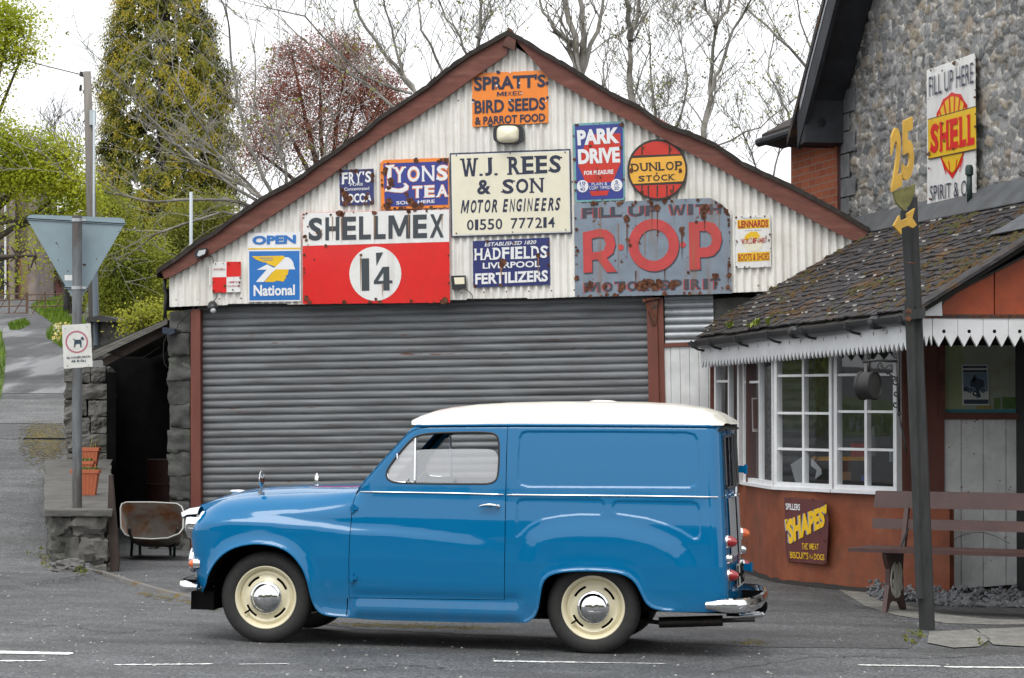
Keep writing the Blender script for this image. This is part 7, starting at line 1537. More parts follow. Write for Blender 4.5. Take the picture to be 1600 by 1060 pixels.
s.poly([dq(a, b) for a, b in ((283, 408), (300, 402), (318, 425), (400, 425), (415, 415), (440, 450), (440, 560), (415, 562), (412, 500), (345, 498), (325, 530), (320, 565), (298, 562), (305, 500), (308, 440))], pb, 2, 'dog_symbol'); s.poly([dq(a, b) for a, b in ((425, 395), (445, 375), (455, 358), (465, 378), (492, 410), (480, 430), (455, 435), (430, 415))], pb, 2, 'dog_symbol')
s.text('GLANHEUWCH', [dq(163, 738), dq(600, 712), dq(600, 750), dq(165, 778)], pb, bold=.03); s.text('AR EI ÔL!', [dq(245, 790), dq(520, 780), dq(520, 828), dq(248, 840)], pb, bold=.04)
s.chips([dq(186, 905)+(.9,), dq(570, 890)+(.8,), dq(140, 220)+(.7,), dq(540, 190)+(.7,)], RU); s.done()
# low stone wall with coping, pier
lst = pm('lane_wall_stone', L(.125, .12, .11), rough=.92, var=.5, vs=7, bump=1.6, bs=16, col2=L(.060, .064, .052), lo=.5, hi=.66, c2s=2.2)
lw = Thing('stone_wall', 'low dark stone wall with a slab coping beside the lane', 'wall', G(125, 905))
def wl(D): return -.168*D if True else 0
def wr_(D): return -.1465*D
D0, D1 = 24.15, 30.1
def ztop(D): return .575+(D-D0)*.052
rg = random.Random(4)
zz = -.1; course = 0
while zz < .52:
    h = rg.uniform(.15, .24) if course else .22; D = D0; m_ = MB()
    h = min(h, .535-zz)
    while D < D1:
        l = rg.uniform(.25, .5); e_ = min(D1, D+l); j = lambda: rg.uniform(-.018, .018)
        if D == D0: fx = rg.uniform(.38, .66); cuts_ = [0, fx, 1]
        else: cuts_ = [0, 1]
        a = [Vector((wl(D)+j(), D+.006, zz+.005)), Vector((wr_(D)+j(), D+.006, zz+.005)), Vector((wr_(e_)+j(), e_-.006, zz+.005)), Vector((wl(e_)+j(), e_-.006, zz+.005))]
        for c0_, c1_ in zip(cuts_, cuts_[1:]):
            aa = [a[0].lerp(a[1], c0_+.01), a[0].lerp(a[1], c1_-.01), a[3].lerp(a[2], c1_-.01), a[3].lerp(a[2], c0_+.01)]; jj = rg.uniform(-.02, .0) if c1_ < 1 else 0; aa[0].y += jj; aa[1].y += jj
            m_.rock(aa, [v+Vector((0, 0, h-.01+(.05*(D-D0) if zz+h > .5 else 0))) for v in aa], 5, .034, 7.)
        D += l
    lw.part('stone_course', m_, lst, smooth=22); zz += h; course += 1
a = [Vector((wl(D0)+.04, D0+.03, -.1)), Vector((wr_(D0)-.04, D0+.03, -.1)), Vector((wr_(D1)-.04, D1, -.1)), Vector((wl(D1)+.04, D1, -.1))]
lw.part('core', MB().hexa(a, [Vector((v.x, v.y, ztop(v.y)-.05)) for v in a]), pm('dark_mortar', L(.045, .043, .04), rough=1., var=.4, bump=.5, bs=30))
D = D0-.05
while D < D1:
    e_ = min(D1, D+rg.uniform(.9, 1.4)); a = [Vector((wl(x_)-.05 if k_ else wr_(x_)+.03, x_, ztop(x_)-.045)) for x_, k_ in ((D+.004, 1), (D+.004, 0), (e_-.004, 0), (e_-.004, 1))]
    lw.part('coping_slab', MB().rock(a, [v+Vector((rg.uniform(-.015, .015), 0, .060)) for v in a], 7, .008, 5., .03), pm('coping_stone', L(.098, .095, .088), rough=.85, var=.3, vs=4, bump=.6, bs=25, col2=L(.08, .08, .07), lo=.5, hi=.65, c2s=3.)); D = e_
pr_ = Thing('gate_pier', 'squared dark stone pier at the back end of the low wall', 'pier', Vector((-4.65, 30.5, .9)))
y = 573.; k = 0; S_ = 142.
while y < 800:
    h = [26, 26, 27, 26, 30, 25, 25, 25, 25, 25][k]; x0, x1 = (99, 166) if k == 0 else (100+rg.uniform(-1, 1.5), 171+rg.uniform(-2, 2))
    spl = [x0, x1] if k in (1, 4) else [x0, rg.uniform(128, 145), x1]
    for i in range(len(spl)-1):
        pr_.part('cap_stone' if k == 0 else 'stone_block', MB().rock([W(spl[i]+.4, y+h-.5, S_), W(spl[i+1]-.4, y+h-.5, S_), W(spl[i+1]-.4, y+h-.5, S_)+Vector((-.02, .5, 0)), W(spl[i]+.4, y+h-.5, S_)+Vector((-.02, .5, 0))], [W(spl[i]+1, y, S_), W(spl[i+1]-1.5, y, S_), W(spl[i+1]-1.5, y, S_)+Vector((-.02, .5, 0)), W(spl[i]+1, y, S_)+Vector((-.02, .5, 0))], 6, .026, 6.), lst if k else pm('coping_stone', L(0, 0, 0)))
    y += h; k += 1
# timber edge board in front of the wall face (dark upright strip)
lw.part('edge_board', MB().prism([W(x, y_, 177.5) for x, y_ in ((170, 742), (175, 742), (186, 880), (181, 907), (173, 905), (168, 800))], (0, .08, 0)), pm('dark_timber', L(0, 0, 0)))
# broken lump of concrete at the pole's foot
t = Thing('concrete_lump', 'rough lump of old concrete at the foot of the sign pole', 'rubble', G(104, 893)); bm = bmesh.new(); bmesh.ops.create_icosphere(bm, subdivisions=4, radius=1.)
c = G(104, 892); m = MB()
for v in bm.verts:
    n_ = noise.fractal(v.co*1.7+Vector((3, 0, 0)), .9, 2, 5)*.35; q_ = v.co*(1+n_); m.V.append(Vector((c.x+q_.x*.17, c.y+q_.y*.14, c.z+.02+q_.z*.075)))
m.F = [tuple(v.index for v in f.verts) for f in bm.faces]; bm.free(); t.part('lump', m, pm('rough_concrete', L(.13, .125, .12), rough=.95, var=.4, vs=14, bump=1., bs=40))
# flower pots
terra = pm('terracotta_plastic', L(.46, .125, .055), rough=.55, var=.15, vs=9, dirt=.15); soil = pm('potting_soil', L(.05, .035, .02), rough=1., var=.5, vs=40)
grn = pm('plant_green', L(.10, .16, .03), rough=.7, var=.3, vs=30); drygrn = pm('plant_straw', L(.22, .17, .05), rough=.8, var=.3, vs=30)
def pot(px, py, S, w, h, d_, label, kind):
    c = W(px, py, S); c.z = ztop(c.y)+.012; t = Thing('flower_pot', label, 'plant pot', c, group='terracotta troughs along the low wall')
    def ring_(s_, z_): return [Vector((c.x+x_*w/2*s_, c.y+y_*d_/2*s_, c.z+z_)) for x_, y_ in ((-1, -1), (1, -1), (1, 1), (-1, 1))]
    m = MB(); R = [ring_(.72, 0), ring_(.95, h-.035), ring_(1.04, h-.035), ring_(1.06, h), ring_(.98, h), ring_(.93, h-.03)]
    for r in R: m.V += r
    for i in range(len(R)-1):
        for j in range(4): m.F.append((i*4+j, i*4+(j+1) % 4, (i+1)*4+(j+1) % 4, (i+1)*4+j))
    m.F.append((3, 2, 1, 0)); pot_ = t.part('trough', m, terra)
    for j in range(5): x_ = -.7+j*.35; t.part('rib', MB().hexa([c+Vector((x_*w/2*.72-.005, -d_/2*.74-.004, .01)), c+Vector((x_*w/2*.72+.005, -d_/2*.74-.004, .01)), c+Vector((x_*w/2*.72+.005, -d_/2*.72, .01)), c+Vector((x_*w/2*.72-.005, -d_/2*.72, .01))], [c+Vector((x_*w/2*.94-.005, -d_/2*.955-.004, h-.04)), c+Vector((x_*w/2*.94+.005, -d_/2*.955-.004, h-.04)), c+Vector((x_*w/2*.94+.005, -d_/2*.94, h-.04)), c+Vector((x_*w/2*.94-.005, -d_/2*.94, h-.04))]), terra, parent=pot_)
    t.part('soil', MB().add(ring_(.95, h-.028), [(0, 1, 2, 3)]), soil)
    m = MB()
    for _ in range(110 if kind == 'bushy' else 16):
        b = c+Vector((rg.uniform(-.42, .42)*w, rg.uniform(-.4, .4)*d_, h-.03)); a_ = rg.uniform(0, 6.3); hh = rg.uniform(.03, .07) if kind == 'bushy' else rg.uniform(.06, .22); d2 = Vector((math.cos(a_)*.35, math.sin(a_)*.35, 1)).normalized()*hh; s2 = Vector((-math.sin(a_), math.cos(a_), 0))*(.008 if kind == 'bushy' else .004)
        m.add([b-s2*.5, b+s2*.5, b+d2*.6+s2, b+d2, b+d2*.6-s2], [(0, 1, 2, 3, 4)])
    t.part('plant', m, grn if kind == 'bushy' else drygrn); return t
pot(134, 782, 168, .25, .24, .17, 'nearest terracotta trough on the low wall, filled with low green plants', 'bushy')
pot(131, 757, 158, .20, .20, .15, 'small middle terracotta trough half hidden behind the nearest one', 'bushy')
pot(136.5, 740, 150, .25, .23, .17, 'farthest terracotta trough on the low wall, with thin straw-like stalks', 'thin')
# shed (open lean-to)
shed = Thing('lean_to_shed', 'dark open lean-to shed with a corrugated roof between the low wall and garage', 'shed', Vector((-3.6, 29, 0)))
cg = pm('grey_corrugated', L(.13, .125, .11), rough=.8, var=.4, vs=6, dirt=.3)
A_, B_ = W(146, 549, 150), W(262, 499, 151); n_ = 46; m = MB()
for j in range(2):
    for i in range(n_+1):
        p = A_.lerp(B_, i/n_)+Vector((0, j*4.5, 0)); m.V.append(p)
dn = Vector((0, 0, -1))
# corrugation runs down the slope: ribs repeat into the depth
m = MB(); ND = 120
for j in range(ND+1):
    dy = 4.5*j/ND; cz = .012*math.cos(2*PI*dy/.15)
    for i in range(3): p = A_.lerp(B_, i/2); m.V.append(p+Vector((-.0, dy, cz)))
for j in range(ND):
    for i in range(2): m.F.append((j*3+i, (j+1)*3+i, (j+1)*3+i+1, j*3+i+1))
shed.part('roof', m, cg, smooth=True)
for k_, (o0, o1) in enumerate(((.004, -.028), (-.033, -.062), (-.066, -.085))):
    q_ = [A_+Vector((0, -.02-.01*k_, o0-k_*.0)), B_+Vector((0, -.02-.01*k_, o0*.6)), B_+Vector((0, -.02-.01*k_, o1*.6)), A_+Vector((0, -.02-.01*k_, o1))]
    shed.part('verge_batten', MB().hexa([v+Vector((0, .03, 0)) for v in q_], q_), pm('weathered_batten', L(.14, .135, .12), rough=.85, var=.4, vs=8, stretch=(.5, 1, 4)))
shed.part('rafter', MB().beam(A_+Vector((.1, .1, -.12)), B_+Vector((0, .1, -.10)), .06, .08), pm('dark_timber', L(0, 0, 0)))
shed.part('back_wall', MB().hexa([Vector((-4.93, 33.2, -.3)), Vector((-3.0, 33.2, -.3)), Vector((-3.0, 33.5, -.3)), Vector((-4.93, 33.5, -.3))], [Vector((-4.93, 33.2, 2.05)), Vector((-3.0, 33.2, 2.9)), Vector((-3.0, 33.5, 2.9)), Vector((-4.93, 33.5, 2.05))]), pm('shade_black_shed_wall', L(.006, .006, .006), spec=.05, rough=.95, var=.4))  # near-black colour paints in the darkness inside the shed
shed.part('side_wall', MB().hexa([Vector((-4.43, 30.1, -.3)), Vector((-4.33, 30.1, -.3)), Vector((-4.85, 33.3, -.3)), Vector((-4.95, 33.3, -.3))], [Vector((-4.43, 30.1, 1.85)), Vector((-4.33, 30.1, 1.85)), Vector((-4.85, 33.3, 1.95)), Vector((-4.95, 33.3, 1.95))]), pm('shade_black_shed_wall', L(0, 0, 0)))  # same painted-in interior shade as the back wall
shed.part('wire', MB().tube([W(x, y_, 150) for x, y_ in ((178, 553), (200, 560), (225, 558), (250, 542))], .006, 5), cable)
# things lurking in the shed
t = Thing('oil_drum', 'dark oil drum standing in the shadow of the shed', 'drum', Vector((-3.9, 31.5, gz(-3.9, 31.5)))); c = Vector((-3.9, 31.5, gz(-3.9, 31.5)))
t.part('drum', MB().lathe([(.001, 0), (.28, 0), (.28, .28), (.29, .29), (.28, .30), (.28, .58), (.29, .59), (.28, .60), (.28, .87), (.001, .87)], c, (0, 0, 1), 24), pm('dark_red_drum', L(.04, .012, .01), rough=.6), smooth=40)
# wheelbarrow
wb = Thing('wheelbarrow', 'old grey wheelbarrow with a rusty tray parked at the shed mouth', 'wheelbarrow', W(237, 893, 160))
rim = [(188, 795), (190, 788), (197, 785), (240, 785), (276, 787), (284, 792), (287, 800), (286, 826), (280, 834), (262, 841), (236, 842.5), (210, 841), (196, 836), (189, 826)]
SB = 161.
rimv = [W(x, y_, SB+(y_-785)*.07) for x, y_ in rim]; cb_ = sum(rimv, Vector())/len(rimv)
botv = [W(200+(x-188)*.78, 804+(y_-785)*.66, SB)+Vector((0, .30, -.10)) for x, y_ in rim]; nR = len(rim)
def loft(A, B, capB=True):
    m = MB(); m.V = list(A)+[a.lerp(b, .6)+Vector((0, .02, -.015)) for a, b in zip(A, B)]+list(B)
    for j in range(2):
        for i in range(nR): m.F.append((j*nR+i, j*nR+(i+1) % nR, (j+1)*nR+(i+1) % nR, (j+1)*nR+i))
    m.F.append(tuple(range(2*nR, 3*nR))); return m
tray = wb.part('tray', loft(rimv, botv), pm('rusty_tray', L(.30, .29, .27), rough=.65, var=.3, vs=5, col2=L(.24, .10, .035), lo=.42, hi=.62, c2s=4.5, rust=.22), smooth=60)
wb.part('rim', MB().tube(rimv, .008, 6, closed=True), pm('pale_rim', L(.42, .42, .40), rough=.5), parent=tray, smooth=True)
for x in (203, 262): wb.part('handle', MB().tube([W(x+2, 835, SB+3)+Vector((0, .15, -.08)), W(x, 834, SB+8), W(x-1, 826, SB+9)], .016, 8) if x < 210 else MB().tube([W(x+6, 842, SB)+Vector((0, .2, -.02)), W(x+16, 826, SB+2)], .014, 8), bi, smooth=True)
for x in (205, 214, 262, 272):
    w0 = W(x, 893, 160) ; w0.z = gz(w0.x, w0.y+.2); dy = .0 if x in (205, 272) else .22
    wb.part('leg', MB().tube([W(x, 843, SB)+Vector((0, .08+dy*.5, 0)), Vector((w0.x, w0.y+dy, w0.z))], .014, 8), pm('dark_green_iron', L(0, 0, 0)), smooth=True)
wb.part('wheel', MB().lathe([(.12, -.03), (.16, -.035), (.175, 0), (.16, .035), (.12, .03), (.001, .01)], W(238, 870, 152)+Vector((0, .1, .02)), (1, 0, 0), 24), rubber, smooth=40)
wb.part('dirt_heap', MB().lathe([(.10, 0), (.06, .015), (.001, .022)], botv[9]+Vector((.02, -.05, .03)), (0, -.3, 1), 12), soil, parent=tray)
# field gate, rock, lane-side bits
t = Thing('field_gate', 'rusty iron five-bar field gate across the lane', 'gate', W(52, 507, 60)); rg_m = pm('gate_rust', L(.16, .10, .07), rough=.8, var=.4)
Sg = 62
for x0 in (-14, 42): 
    for y_ in (459, 468, 478, 489, 501): t.part('bar', MB().tube([W(x0 if x0 > 0 else -14, y_+2, Sg), W(x0+56 if x0 < 0 else 104, y_, Sg)], .018, 5), rg_m)
for x in (-14, 14, 41, 43, 70, 103): t.part('upright', MB().tube([W(x, 503, Sg), W(x, 456, Sg)], .02, 5), rg_m)
for x0, x1 in ((14, 41), (43, 70), (-13, 14), (70, 102)): t.part('brace', MB().tube([W(x0, 502, Sg), W(x1, 459, Sg)], .014, 5), rg_m)
t.part('gate_post', MB().tube([W(104, 512, Sg), W(104, 446, Sg)], .08, 8), wood, smooth=True)
t = Thing('boundary_wall', 'dark stone wall end behind the shed roof beside the telegraph pole', 'wall', W(165, 530, 105))
t.part('masonry', MB().rock([W(134, 560, 105), W(197, 560, 105), W(197, 560, 105)+Vector((0, 1, 0)), W(134, 560, 105)+Vector((0, 1, 0))], [W(136, 503, 105), W(197, 503, 105), W(197, 503, 105)+Vector((0, 1, 0)), W(136, 503, 105)+Vector((0, 1, 0))], 10, .05, 3.), lst)
t.part('coping', MB().hexa([W(134, 503, 106), W(198, 503, 106), W(198, 503, 106)+Vector((0, 1.1, 0)), W(134, 503, 106)+Vector((0, 1.1, 0))], [W(136, 496, 106), W(160, 493, 106), W(190, 496, 106)+Vector((0, 1.1, 0)), W(136, 496, 106)+Vector((0, 1.1, 0))]), pm('dark_capstone', L(.045, .045, .045), rough=.9, var=.4, bump=.6, bs=10))
t = Thing('telegraph_pole', 'weathered wooden telegraph pole with a grey box, behind the give way sign', 'pole', W(147, 500, 104)); St = 104
t.part('pole', MB().tube([W(148, 540, St), W(140.5, 240, St), W(136, 112, St)], [.085, .070, .058], 12), pm('pole_timber', L(.22, .20, .18), rough=.85, var=.3, vs=3, bump=.4, bs=20, stretch=(3, 3, .5)), smooth=True)
t.part('junction_box', MB().box(W(146, 185, St)+Vector((0, -.06, 0)), (.09, .08, .22)), pm('pale_grey_box', L(.42, .47, .50), rough=.5))
t.part('conduit', MB().tube([W(x, y_, 105) for x, y_ in ((147, 175), (146.5, 330), (153, 492))], .018, 6), pm('pale_grey_box', L(0, 0, 0)), smooth=True)
t.part('cable_guard', MB().tube([W(147, 370, 105), W(150, 540, 105)], .04, 8), pm('slate_grey_guard', L(.12, .15, .18), rough=.6))
t.part('insulator', MB().lathe([(.001, .04), (.025, .03), (.03, -.03), (.001, -.04)], W(127, 116, St), (0, 0, 1), 10).tube([W(127, 119, St), W(136, 121, St)], .012, 5), bi)
t.part('insulator', MB().lathe([(.001, .05), (.02, .03), (.02, -.05), (.001, -.06)], W(126, 137, St), (.1, 0, 1), 8).tube([W(130, 190, St), W(138, 192, St)], .01, 5), bi)
wr = [W(127, 117, St), W(70, 103, St*.98), W(0, 84, St*.95), W(-200, 40, St*.9)]; single('telephone_wire', MB().tube(wr, .008, 4), bi, 'thin black wire running from the telegraph pole to the left', 'wire')
t = Thing('steel_pole', 'thin pale steel pole rising behind the left end of the garage roof', 'pole', W(299, 420, 120)); t.part('pole', MB().tube([W(298.5, 560, 120), W(298.5, 300, 120)], .022, 8), pm('pale_grey_box', L(0, 0, 0)), smooth=True)
# chapel and cottage
ch = Thing('chapel', 'old grey stone chapel with a brick-edged arched window, at the far left', 'chapel', W(20, 475, 50)); Sc = 50
stn = pm('chapel_stone', L(.21, .17, .15), rough=.9, var=.4, vs=2.5, bump=.8, bs=6); brk = pm('chapel_brick', L(.36, .16, .09), rough=.85, var=.3, vs=5)
def blk(x0, y0, x1, y1, S, dep, dy=0.): 
    a = [W(x0, y1, S), W(x1, y1, S), W(x1, y1, S)+Vector((0, dep, 0)), W(x0, y1, S)+Vector((0, dep, 0))]; a = [v+Vector((0, dy, 0)) for v in a]; return MB().hexa(a, [v+Vector((0, 0, (y1-y0)/S)) for v in a])
ch.part('wall', blk(-260, 272, 56, 490, Sc, 4), stn); ch.part('buttress', blk(48, 300, 60, 485, Sc, .5, -.5), stn); ch.part('buttress', blk(18, 300, 27, 485, Sc, .5, -.5), stn); ch.part('buttress', blk(-30, 300, -20, 485, Sc, .5, -.5), stn)
ch.part('quoin', blk(52, 262, 56, 470, Sc, .1, -.06), brk); ch.part('roof', MB().prism([W(-260, 272, Sc)+Vector((0, -.3, 0)), W(60, 272, Sc)+Vector((0, -.3, 0)), W(50, 225, Sc)+Vector((0, 4.5, 0)), W(-260, 225, Sc)+Vector((0, 4.5, 0))], (0, .3, -.3)), roofdk)
def arch(x0, x1, yt, yb, S, dy, grow=0): 
    r = (x1-x0)/2+grow; cx = (x0+x1)/2; P = [(cx-r, yb+grow), (cx+r, yb+grow)]+[(cx+r*math.cos(a), yt+r*1.3-r*1.5*math.sin(a)) for a in np.linspace(0, PI, 12)]; return MB().prism([W(x, y_, S)+Vector((0, dy, 0)) for x, y_ in P], (0, .04, 0))
w_ = ch.part('window_surround', arch(33, 45, 395, 468, Sc, -.06, 3), brk); ch.part('pane', arch(33, 45, 395, 468, Sc, -.10), pm('boarded_window', L(.30, .22, .14), rough=.8), parent=w_)
w_ = ch.part('window_surround', arch(0, 12, 385, 455, Sc, -.06, 3), brk); ch.part('pane', arch(0, 12, 385, 455, Sc, -.10), pm('dark_pane', L(.03, .03, .035), rough=.2), parent=w_)
ch.part('downpipe', MB().tube([W(11, 300, Sc)+Vector((0, -.3, 0)), W(11.5, 470, Sc)+Vector((0, -.3, 0))], .04, 6), wv)
ct = Thing('cottage', 'small pink-walled cottage with a slate roof beside the chapel', 'cottage', W(82, 475, 48)); Sk = 48
gw_ = [(67, 478), (67, 440), (80, 412), (96, 444), (96, 478)]
ct.part('gable_wall', MB().prism([W(x, y_, Sk) for x, y_ in gw_], (-1.2, 5, 0)), pm('pink_brick', L(.26, .12, .11), rough=.85, var=.25, vs=4))
ct.part('roof', MB().prism([W(81, 405, Sk)+Vector((0, -.2, 0)), W(62, 442, Sk)+Vector((0, -.2, 0)), W(40, 442, Sk)+Vector((0, 4, 0)), W(58, 408, Sk)+Vector((0, 4, 0))], (.02, .0, .12)), pm('grey_slate_far', L(.10, .11, .12), rough=.8, var=.3))
ct.part('roof', MB().prism([W(80, 405, Sk)+Vector((0, -.2, 0)), W(99, 448, Sk)+Vector((0, -.2, 0)), W(99, 448, Sk)+Vector((-1, 5, 0)), W(80, 405, Sk)+Vector((-1, 5, 0))], (0, 0, .12)), pm('grey_slate_far', L(0, 0, 0)))
ct.part('door', MB().prism([W(x, y_, Sk)+Vector((0, -.05, 0)) for x, y_ in ((76, 477), (76, 456), (84, 452), (88, 458), (88, 477))], (0, .04, 0)), black)
ct.part('side_wing', blk(92, 448, 106, 482, Sk, 3), pm('pink_brick', L(0, 0, 0)))
# shed lane: pale band of the cross street
def ragged(P, k=.12): 
    Q = []
    for i, (x, y) in enumerate(dens(gpoly(P), .3, True)): Q.append((x+k*noise.noise((x*2, y*.8, 1)), y+k*5*noise.noise((x*2, y*.8, 7))))
    return Q
wtr = pm('standing_water', L(.10, .105, .11), rough=.38, spec=1.)
single_band = sheet('street', [(-30, 36.0), (-4.75, 36.0), (-4.75, 40.0), (-30, 40.0)], asphalt('pale_street_asphalt', L(.115, .116, .118)), .006, 1.)
sheet('lane', [(-9.4, 41.2), (-5.6, 41.2), (-6.1, 46), (-6.6, 52), (-8.3, 60), (-9.4, 68), (-12.5, 68), (-11.5, 60), (-9.8, 50)], asphalt('wet_lane_asphalt', L(.065, .065, .07), wet=1.), .006, 1.)
# ================================================================== trees and plants
nr = np.random.RandomState(21)
def np_obj(name, V, nper, mat, parent=None, Mi=None, kind=None):
    """V (n*nper,3) array, faces of nper consecutive vertices"""
    V = np.asarray(V, np.float32); n = len(V)//nper; me = bpy.data.meshes.new(name)
    me.vertices.add(len(V)); me.vertices.foreach_set('co', V.ravel()); me.loops.add(n*nper); me.loops.foreach_set('vertex_index', np.arange(n*nper, dtype=np.int32))
    me.polygons.add(n); me.polygons.foreach_set('loop_start', np.arange(0, n*nper, nper, dtype=np.int32)); me.update(calc_edges=True); me.validate(); me.materials.append(mat)
    o = bpy.data.objects.new(name, me); COL.objects.link(o)
    if parent: o.parent = parent
    if kind: o['kind'] = kind
    return o
def leaves(C, size, up=.0, aspect=.55, droop=None, nrm_=None, nk=.55):
    """diamond leaves at centres C, random orientation"""
    n = len(C); a = nr.normal(size=(n, 3))
    if nrm_ is not None:
        N_ = nrm_+nr.normal(size=(n, 3))*nk; N_ /= np.linalg.norm(N_, axis=1)[:, None]
        if droop is not None: a = a*.5+np.array(droop)
        a -= N_*(a*N_).sum(1)[:, None]; a /= np.linalg.norm(a, axis=1)[:, None]; b = np.cross(N_, a); s = size*(.6+.8*nr.rand(n))[:, None]
        return np.stack([C-a*s*.5, C+b*s*aspect*.5, C+a*s*.5, C-b*s*aspect*.5], 1).reshape(-1, 3)
    if droop is not None: a = a*.55+np.array(droop)
    a /= np.linalg.norm(a, axis=1)[:, None]; b = nr.normal(size=(n, 3)); b -= a*(a*b).sum(1)[:, None]; b /= np.linalg.norm(b, axis=1)[:, None]
    s = size*(.6+.8*nr.rand(n))[:, None]
    return np.stack([C-a*s*.5, C+b*s*aspect*.5, C+a*s*.5, C-b*s*aspect*.5], 1).reshape(-1, 3)
def leafmat(name, c, c2, trans=.25, sc_=1.2):
    if name in _mc: return _mc[name]
    m = bpy.data.materials.new(name); m.use_nodes = True; nt = m.node_tree; N = nt.nodes; K = nt.links; P = N['Principled BSDF']
    tc = N.new('ShaderNodeTexCoord'); n1 = N.new('ShaderNodeTexNoise'); n1.inputs['Scale'].default_value = sc_; n1.inputs['Detail'].default_value = 6; K.new(tc.outputs['Object'], n1.inputs[0])
    r = N.new('ShaderNodeValToRGB'); r.color_ramp.elements[0].position = .38; r.color_ramp.elements[1].position = .62; r.color_ramp.elements[0].color = c; r.color_ramp.elements[1].color = c2; K.new(n1.outputs['Fac'], r.inputs[0])
    K.new(r.outputs[0], P.inputs['Base Color']); P.inputs['Roughness'].default_value = .7; P.inputs['Specular IOR Level'].default_value = .25
    tr = N.new('ShaderNodeBsdfTranslucent'); K.new(r.outputs[0], tr.inputs[0]); x = N.new('ShaderNodeMixShader'); x.inputs[0].default_value = trans; K.new(P.outputs[0], x.inputs[1]); K.new(tr.outputs[0], x.inputs[2]); K.new(x.outputs[0], N['Material Output'].inputs[0])
    _mc[name] = m; return m
bark = pm('grey_bark', L(.25, .235, .21), rough=.9, var=.35, vs=4, bump=.4, bs=20, col2=L(.09, .085, .06), lo=.5, hi=.65, c2s=3.)
bark2 = pm('dark_bark', L(.075, .062, .052), rough=.9, var=.3, vs=4)
def grow(mb_big, mb_tw, tips, p, d, ln, r, lev, spread=.6, up=.15, rng_=None, minr=.006, droop=0.):
    k = 5; pts = [p.copy()]; rr_ = [r]; c = p.copy(); dd = d.copy()
    for i in range(k):
        dd = (dd+Vector((rng_.gauss(0, .13), rng_.gauss(0, .10), rng_.gauss(0, .13)+up*.2-droop*.1))).normalized(); c = c+dd*ln/k; pts.append(c.copy()); rr_.append(max(minr*.6, r*(1-.55*(i+1)/k)))
    (mb_big if r > .03 else mb_tw).tube(pts, rr_, 6 if r > .03 else 3, cap=False)
    if lev <= 0: tips += pts[2:]; return
    nb = rng_.choice((2, 3, 3, 4))
    for i in range(nb):
        t = rng_.uniform(.35, 1.) if i else 1.; q = pts[min(k, int(t*k))]; a = rng_.uniform(0, 2*PI); s = Vector((math.cos(a), math.sin(a)*.7, rng_.uniform(-.2, .8)))
        nd = (dd*(1-spread)+s*spread+Vector((0, 0, up-droop))).normalized(); grow(mb_big, mb_tw, tips, q, nd, ln*rng_.uniform(.5, .8), max(minr, r*rng_.uniform(.42, .62)), lev-1, spread, up, rng_, minr, droop)
def bare_tree(name, label, S, trunks, seed, r0=.12, nside=7, ln=1.3, lev=2, spread=.6, up=.2, droop=0., group=None, leaf=None, nleaf=400, mat=None, base=True, minr=.006, lsz=.055):
    R = random.Random(seed); big, tw = MB(), MB(); tips = []
    b0 = W(trunks[0][0][0], trunks[0][0][1], S); gx = Vector((b0.x, b0.y, gz(b0.x, b0.y)))
    t = Thing(name, label, 'tree', gx, group=group)
    if base: big.tube([gx-Vector((0, 0, .2)), gx.lerp(b0, .5), b0], [r0*1.35, r0*1.15, r0], 8)
    for T in trunks:
        P = [W(q_[0], q_[1], S)+Vector((0, R.uniform(-.4, .4)*(i > 0), 0)) for i, q_ in enumerate(T)]; k = len(P); w_ = T[0][2] if len(T[0]) > 2 else r0
        Q = []
        for i in range(k-1):
            for s_ in range(3): Q.append(P[i].lerp(P[i+1], s_/3)+Vector((R.gauss(0, .02), 0, R.gauss(0, .02))))
        Q.append(P[-1]); n_ = len(Q); rr_ = [w_*.66*(1-.65*i/(n_-1)) for i in range(n_)]; big.tube(Q, rr_, 8, cap=False)
        for i in range(nside+2):
            j = R.randrange(1, n_); a = R.uniform(0, 2*PI); d = (Q[j]-Q[j-1]).normalized(); s = Vector((math.cos(a), math.sin(a)*.8, R.uniform(-.1, .7))); nd = (d*(1-spread)+s*spread+Vector((0, 0, up-droop))).normalized()
            grow(big, tw, tips, Q[j], nd, ln*R.uniform(.6, 1.2), max(minr*1.4, rr_[j]*R.uniform(.28, .5)), lev, spread, up, R, minr, droop)
        grow(big, tw, tips, Q[-1], (Q[-1]-Q[-2]).normalized(), ln, rr_[-1], lev, spread, up, R, minr, droop)
    t.part('trunk', big, mat or bark, smooth=True); t.part('crown', tw, mat or bark)
    if leaf and tips:
        C = np.array([tuple(tips[R.randrange(len(tips))]) for _ in range(nleaf)])+nr.normal(size=(nleaf, 3))*.05; C = np.repeat(C, 3, 0)+nr.normal(size=(nleaf*3, 3))*.03
        np_obj('young_leaves', leaves(C, lsz)-np.array(gx), 4, leaf, parent=t.e)
    return t
bud = leafmat('fresh_bud_green', L(.20, .22, .03), L(.32, .32, .05)); budb = leafmat('brown_bud', L(.10, .07, .035), L(.16, .14, .05))
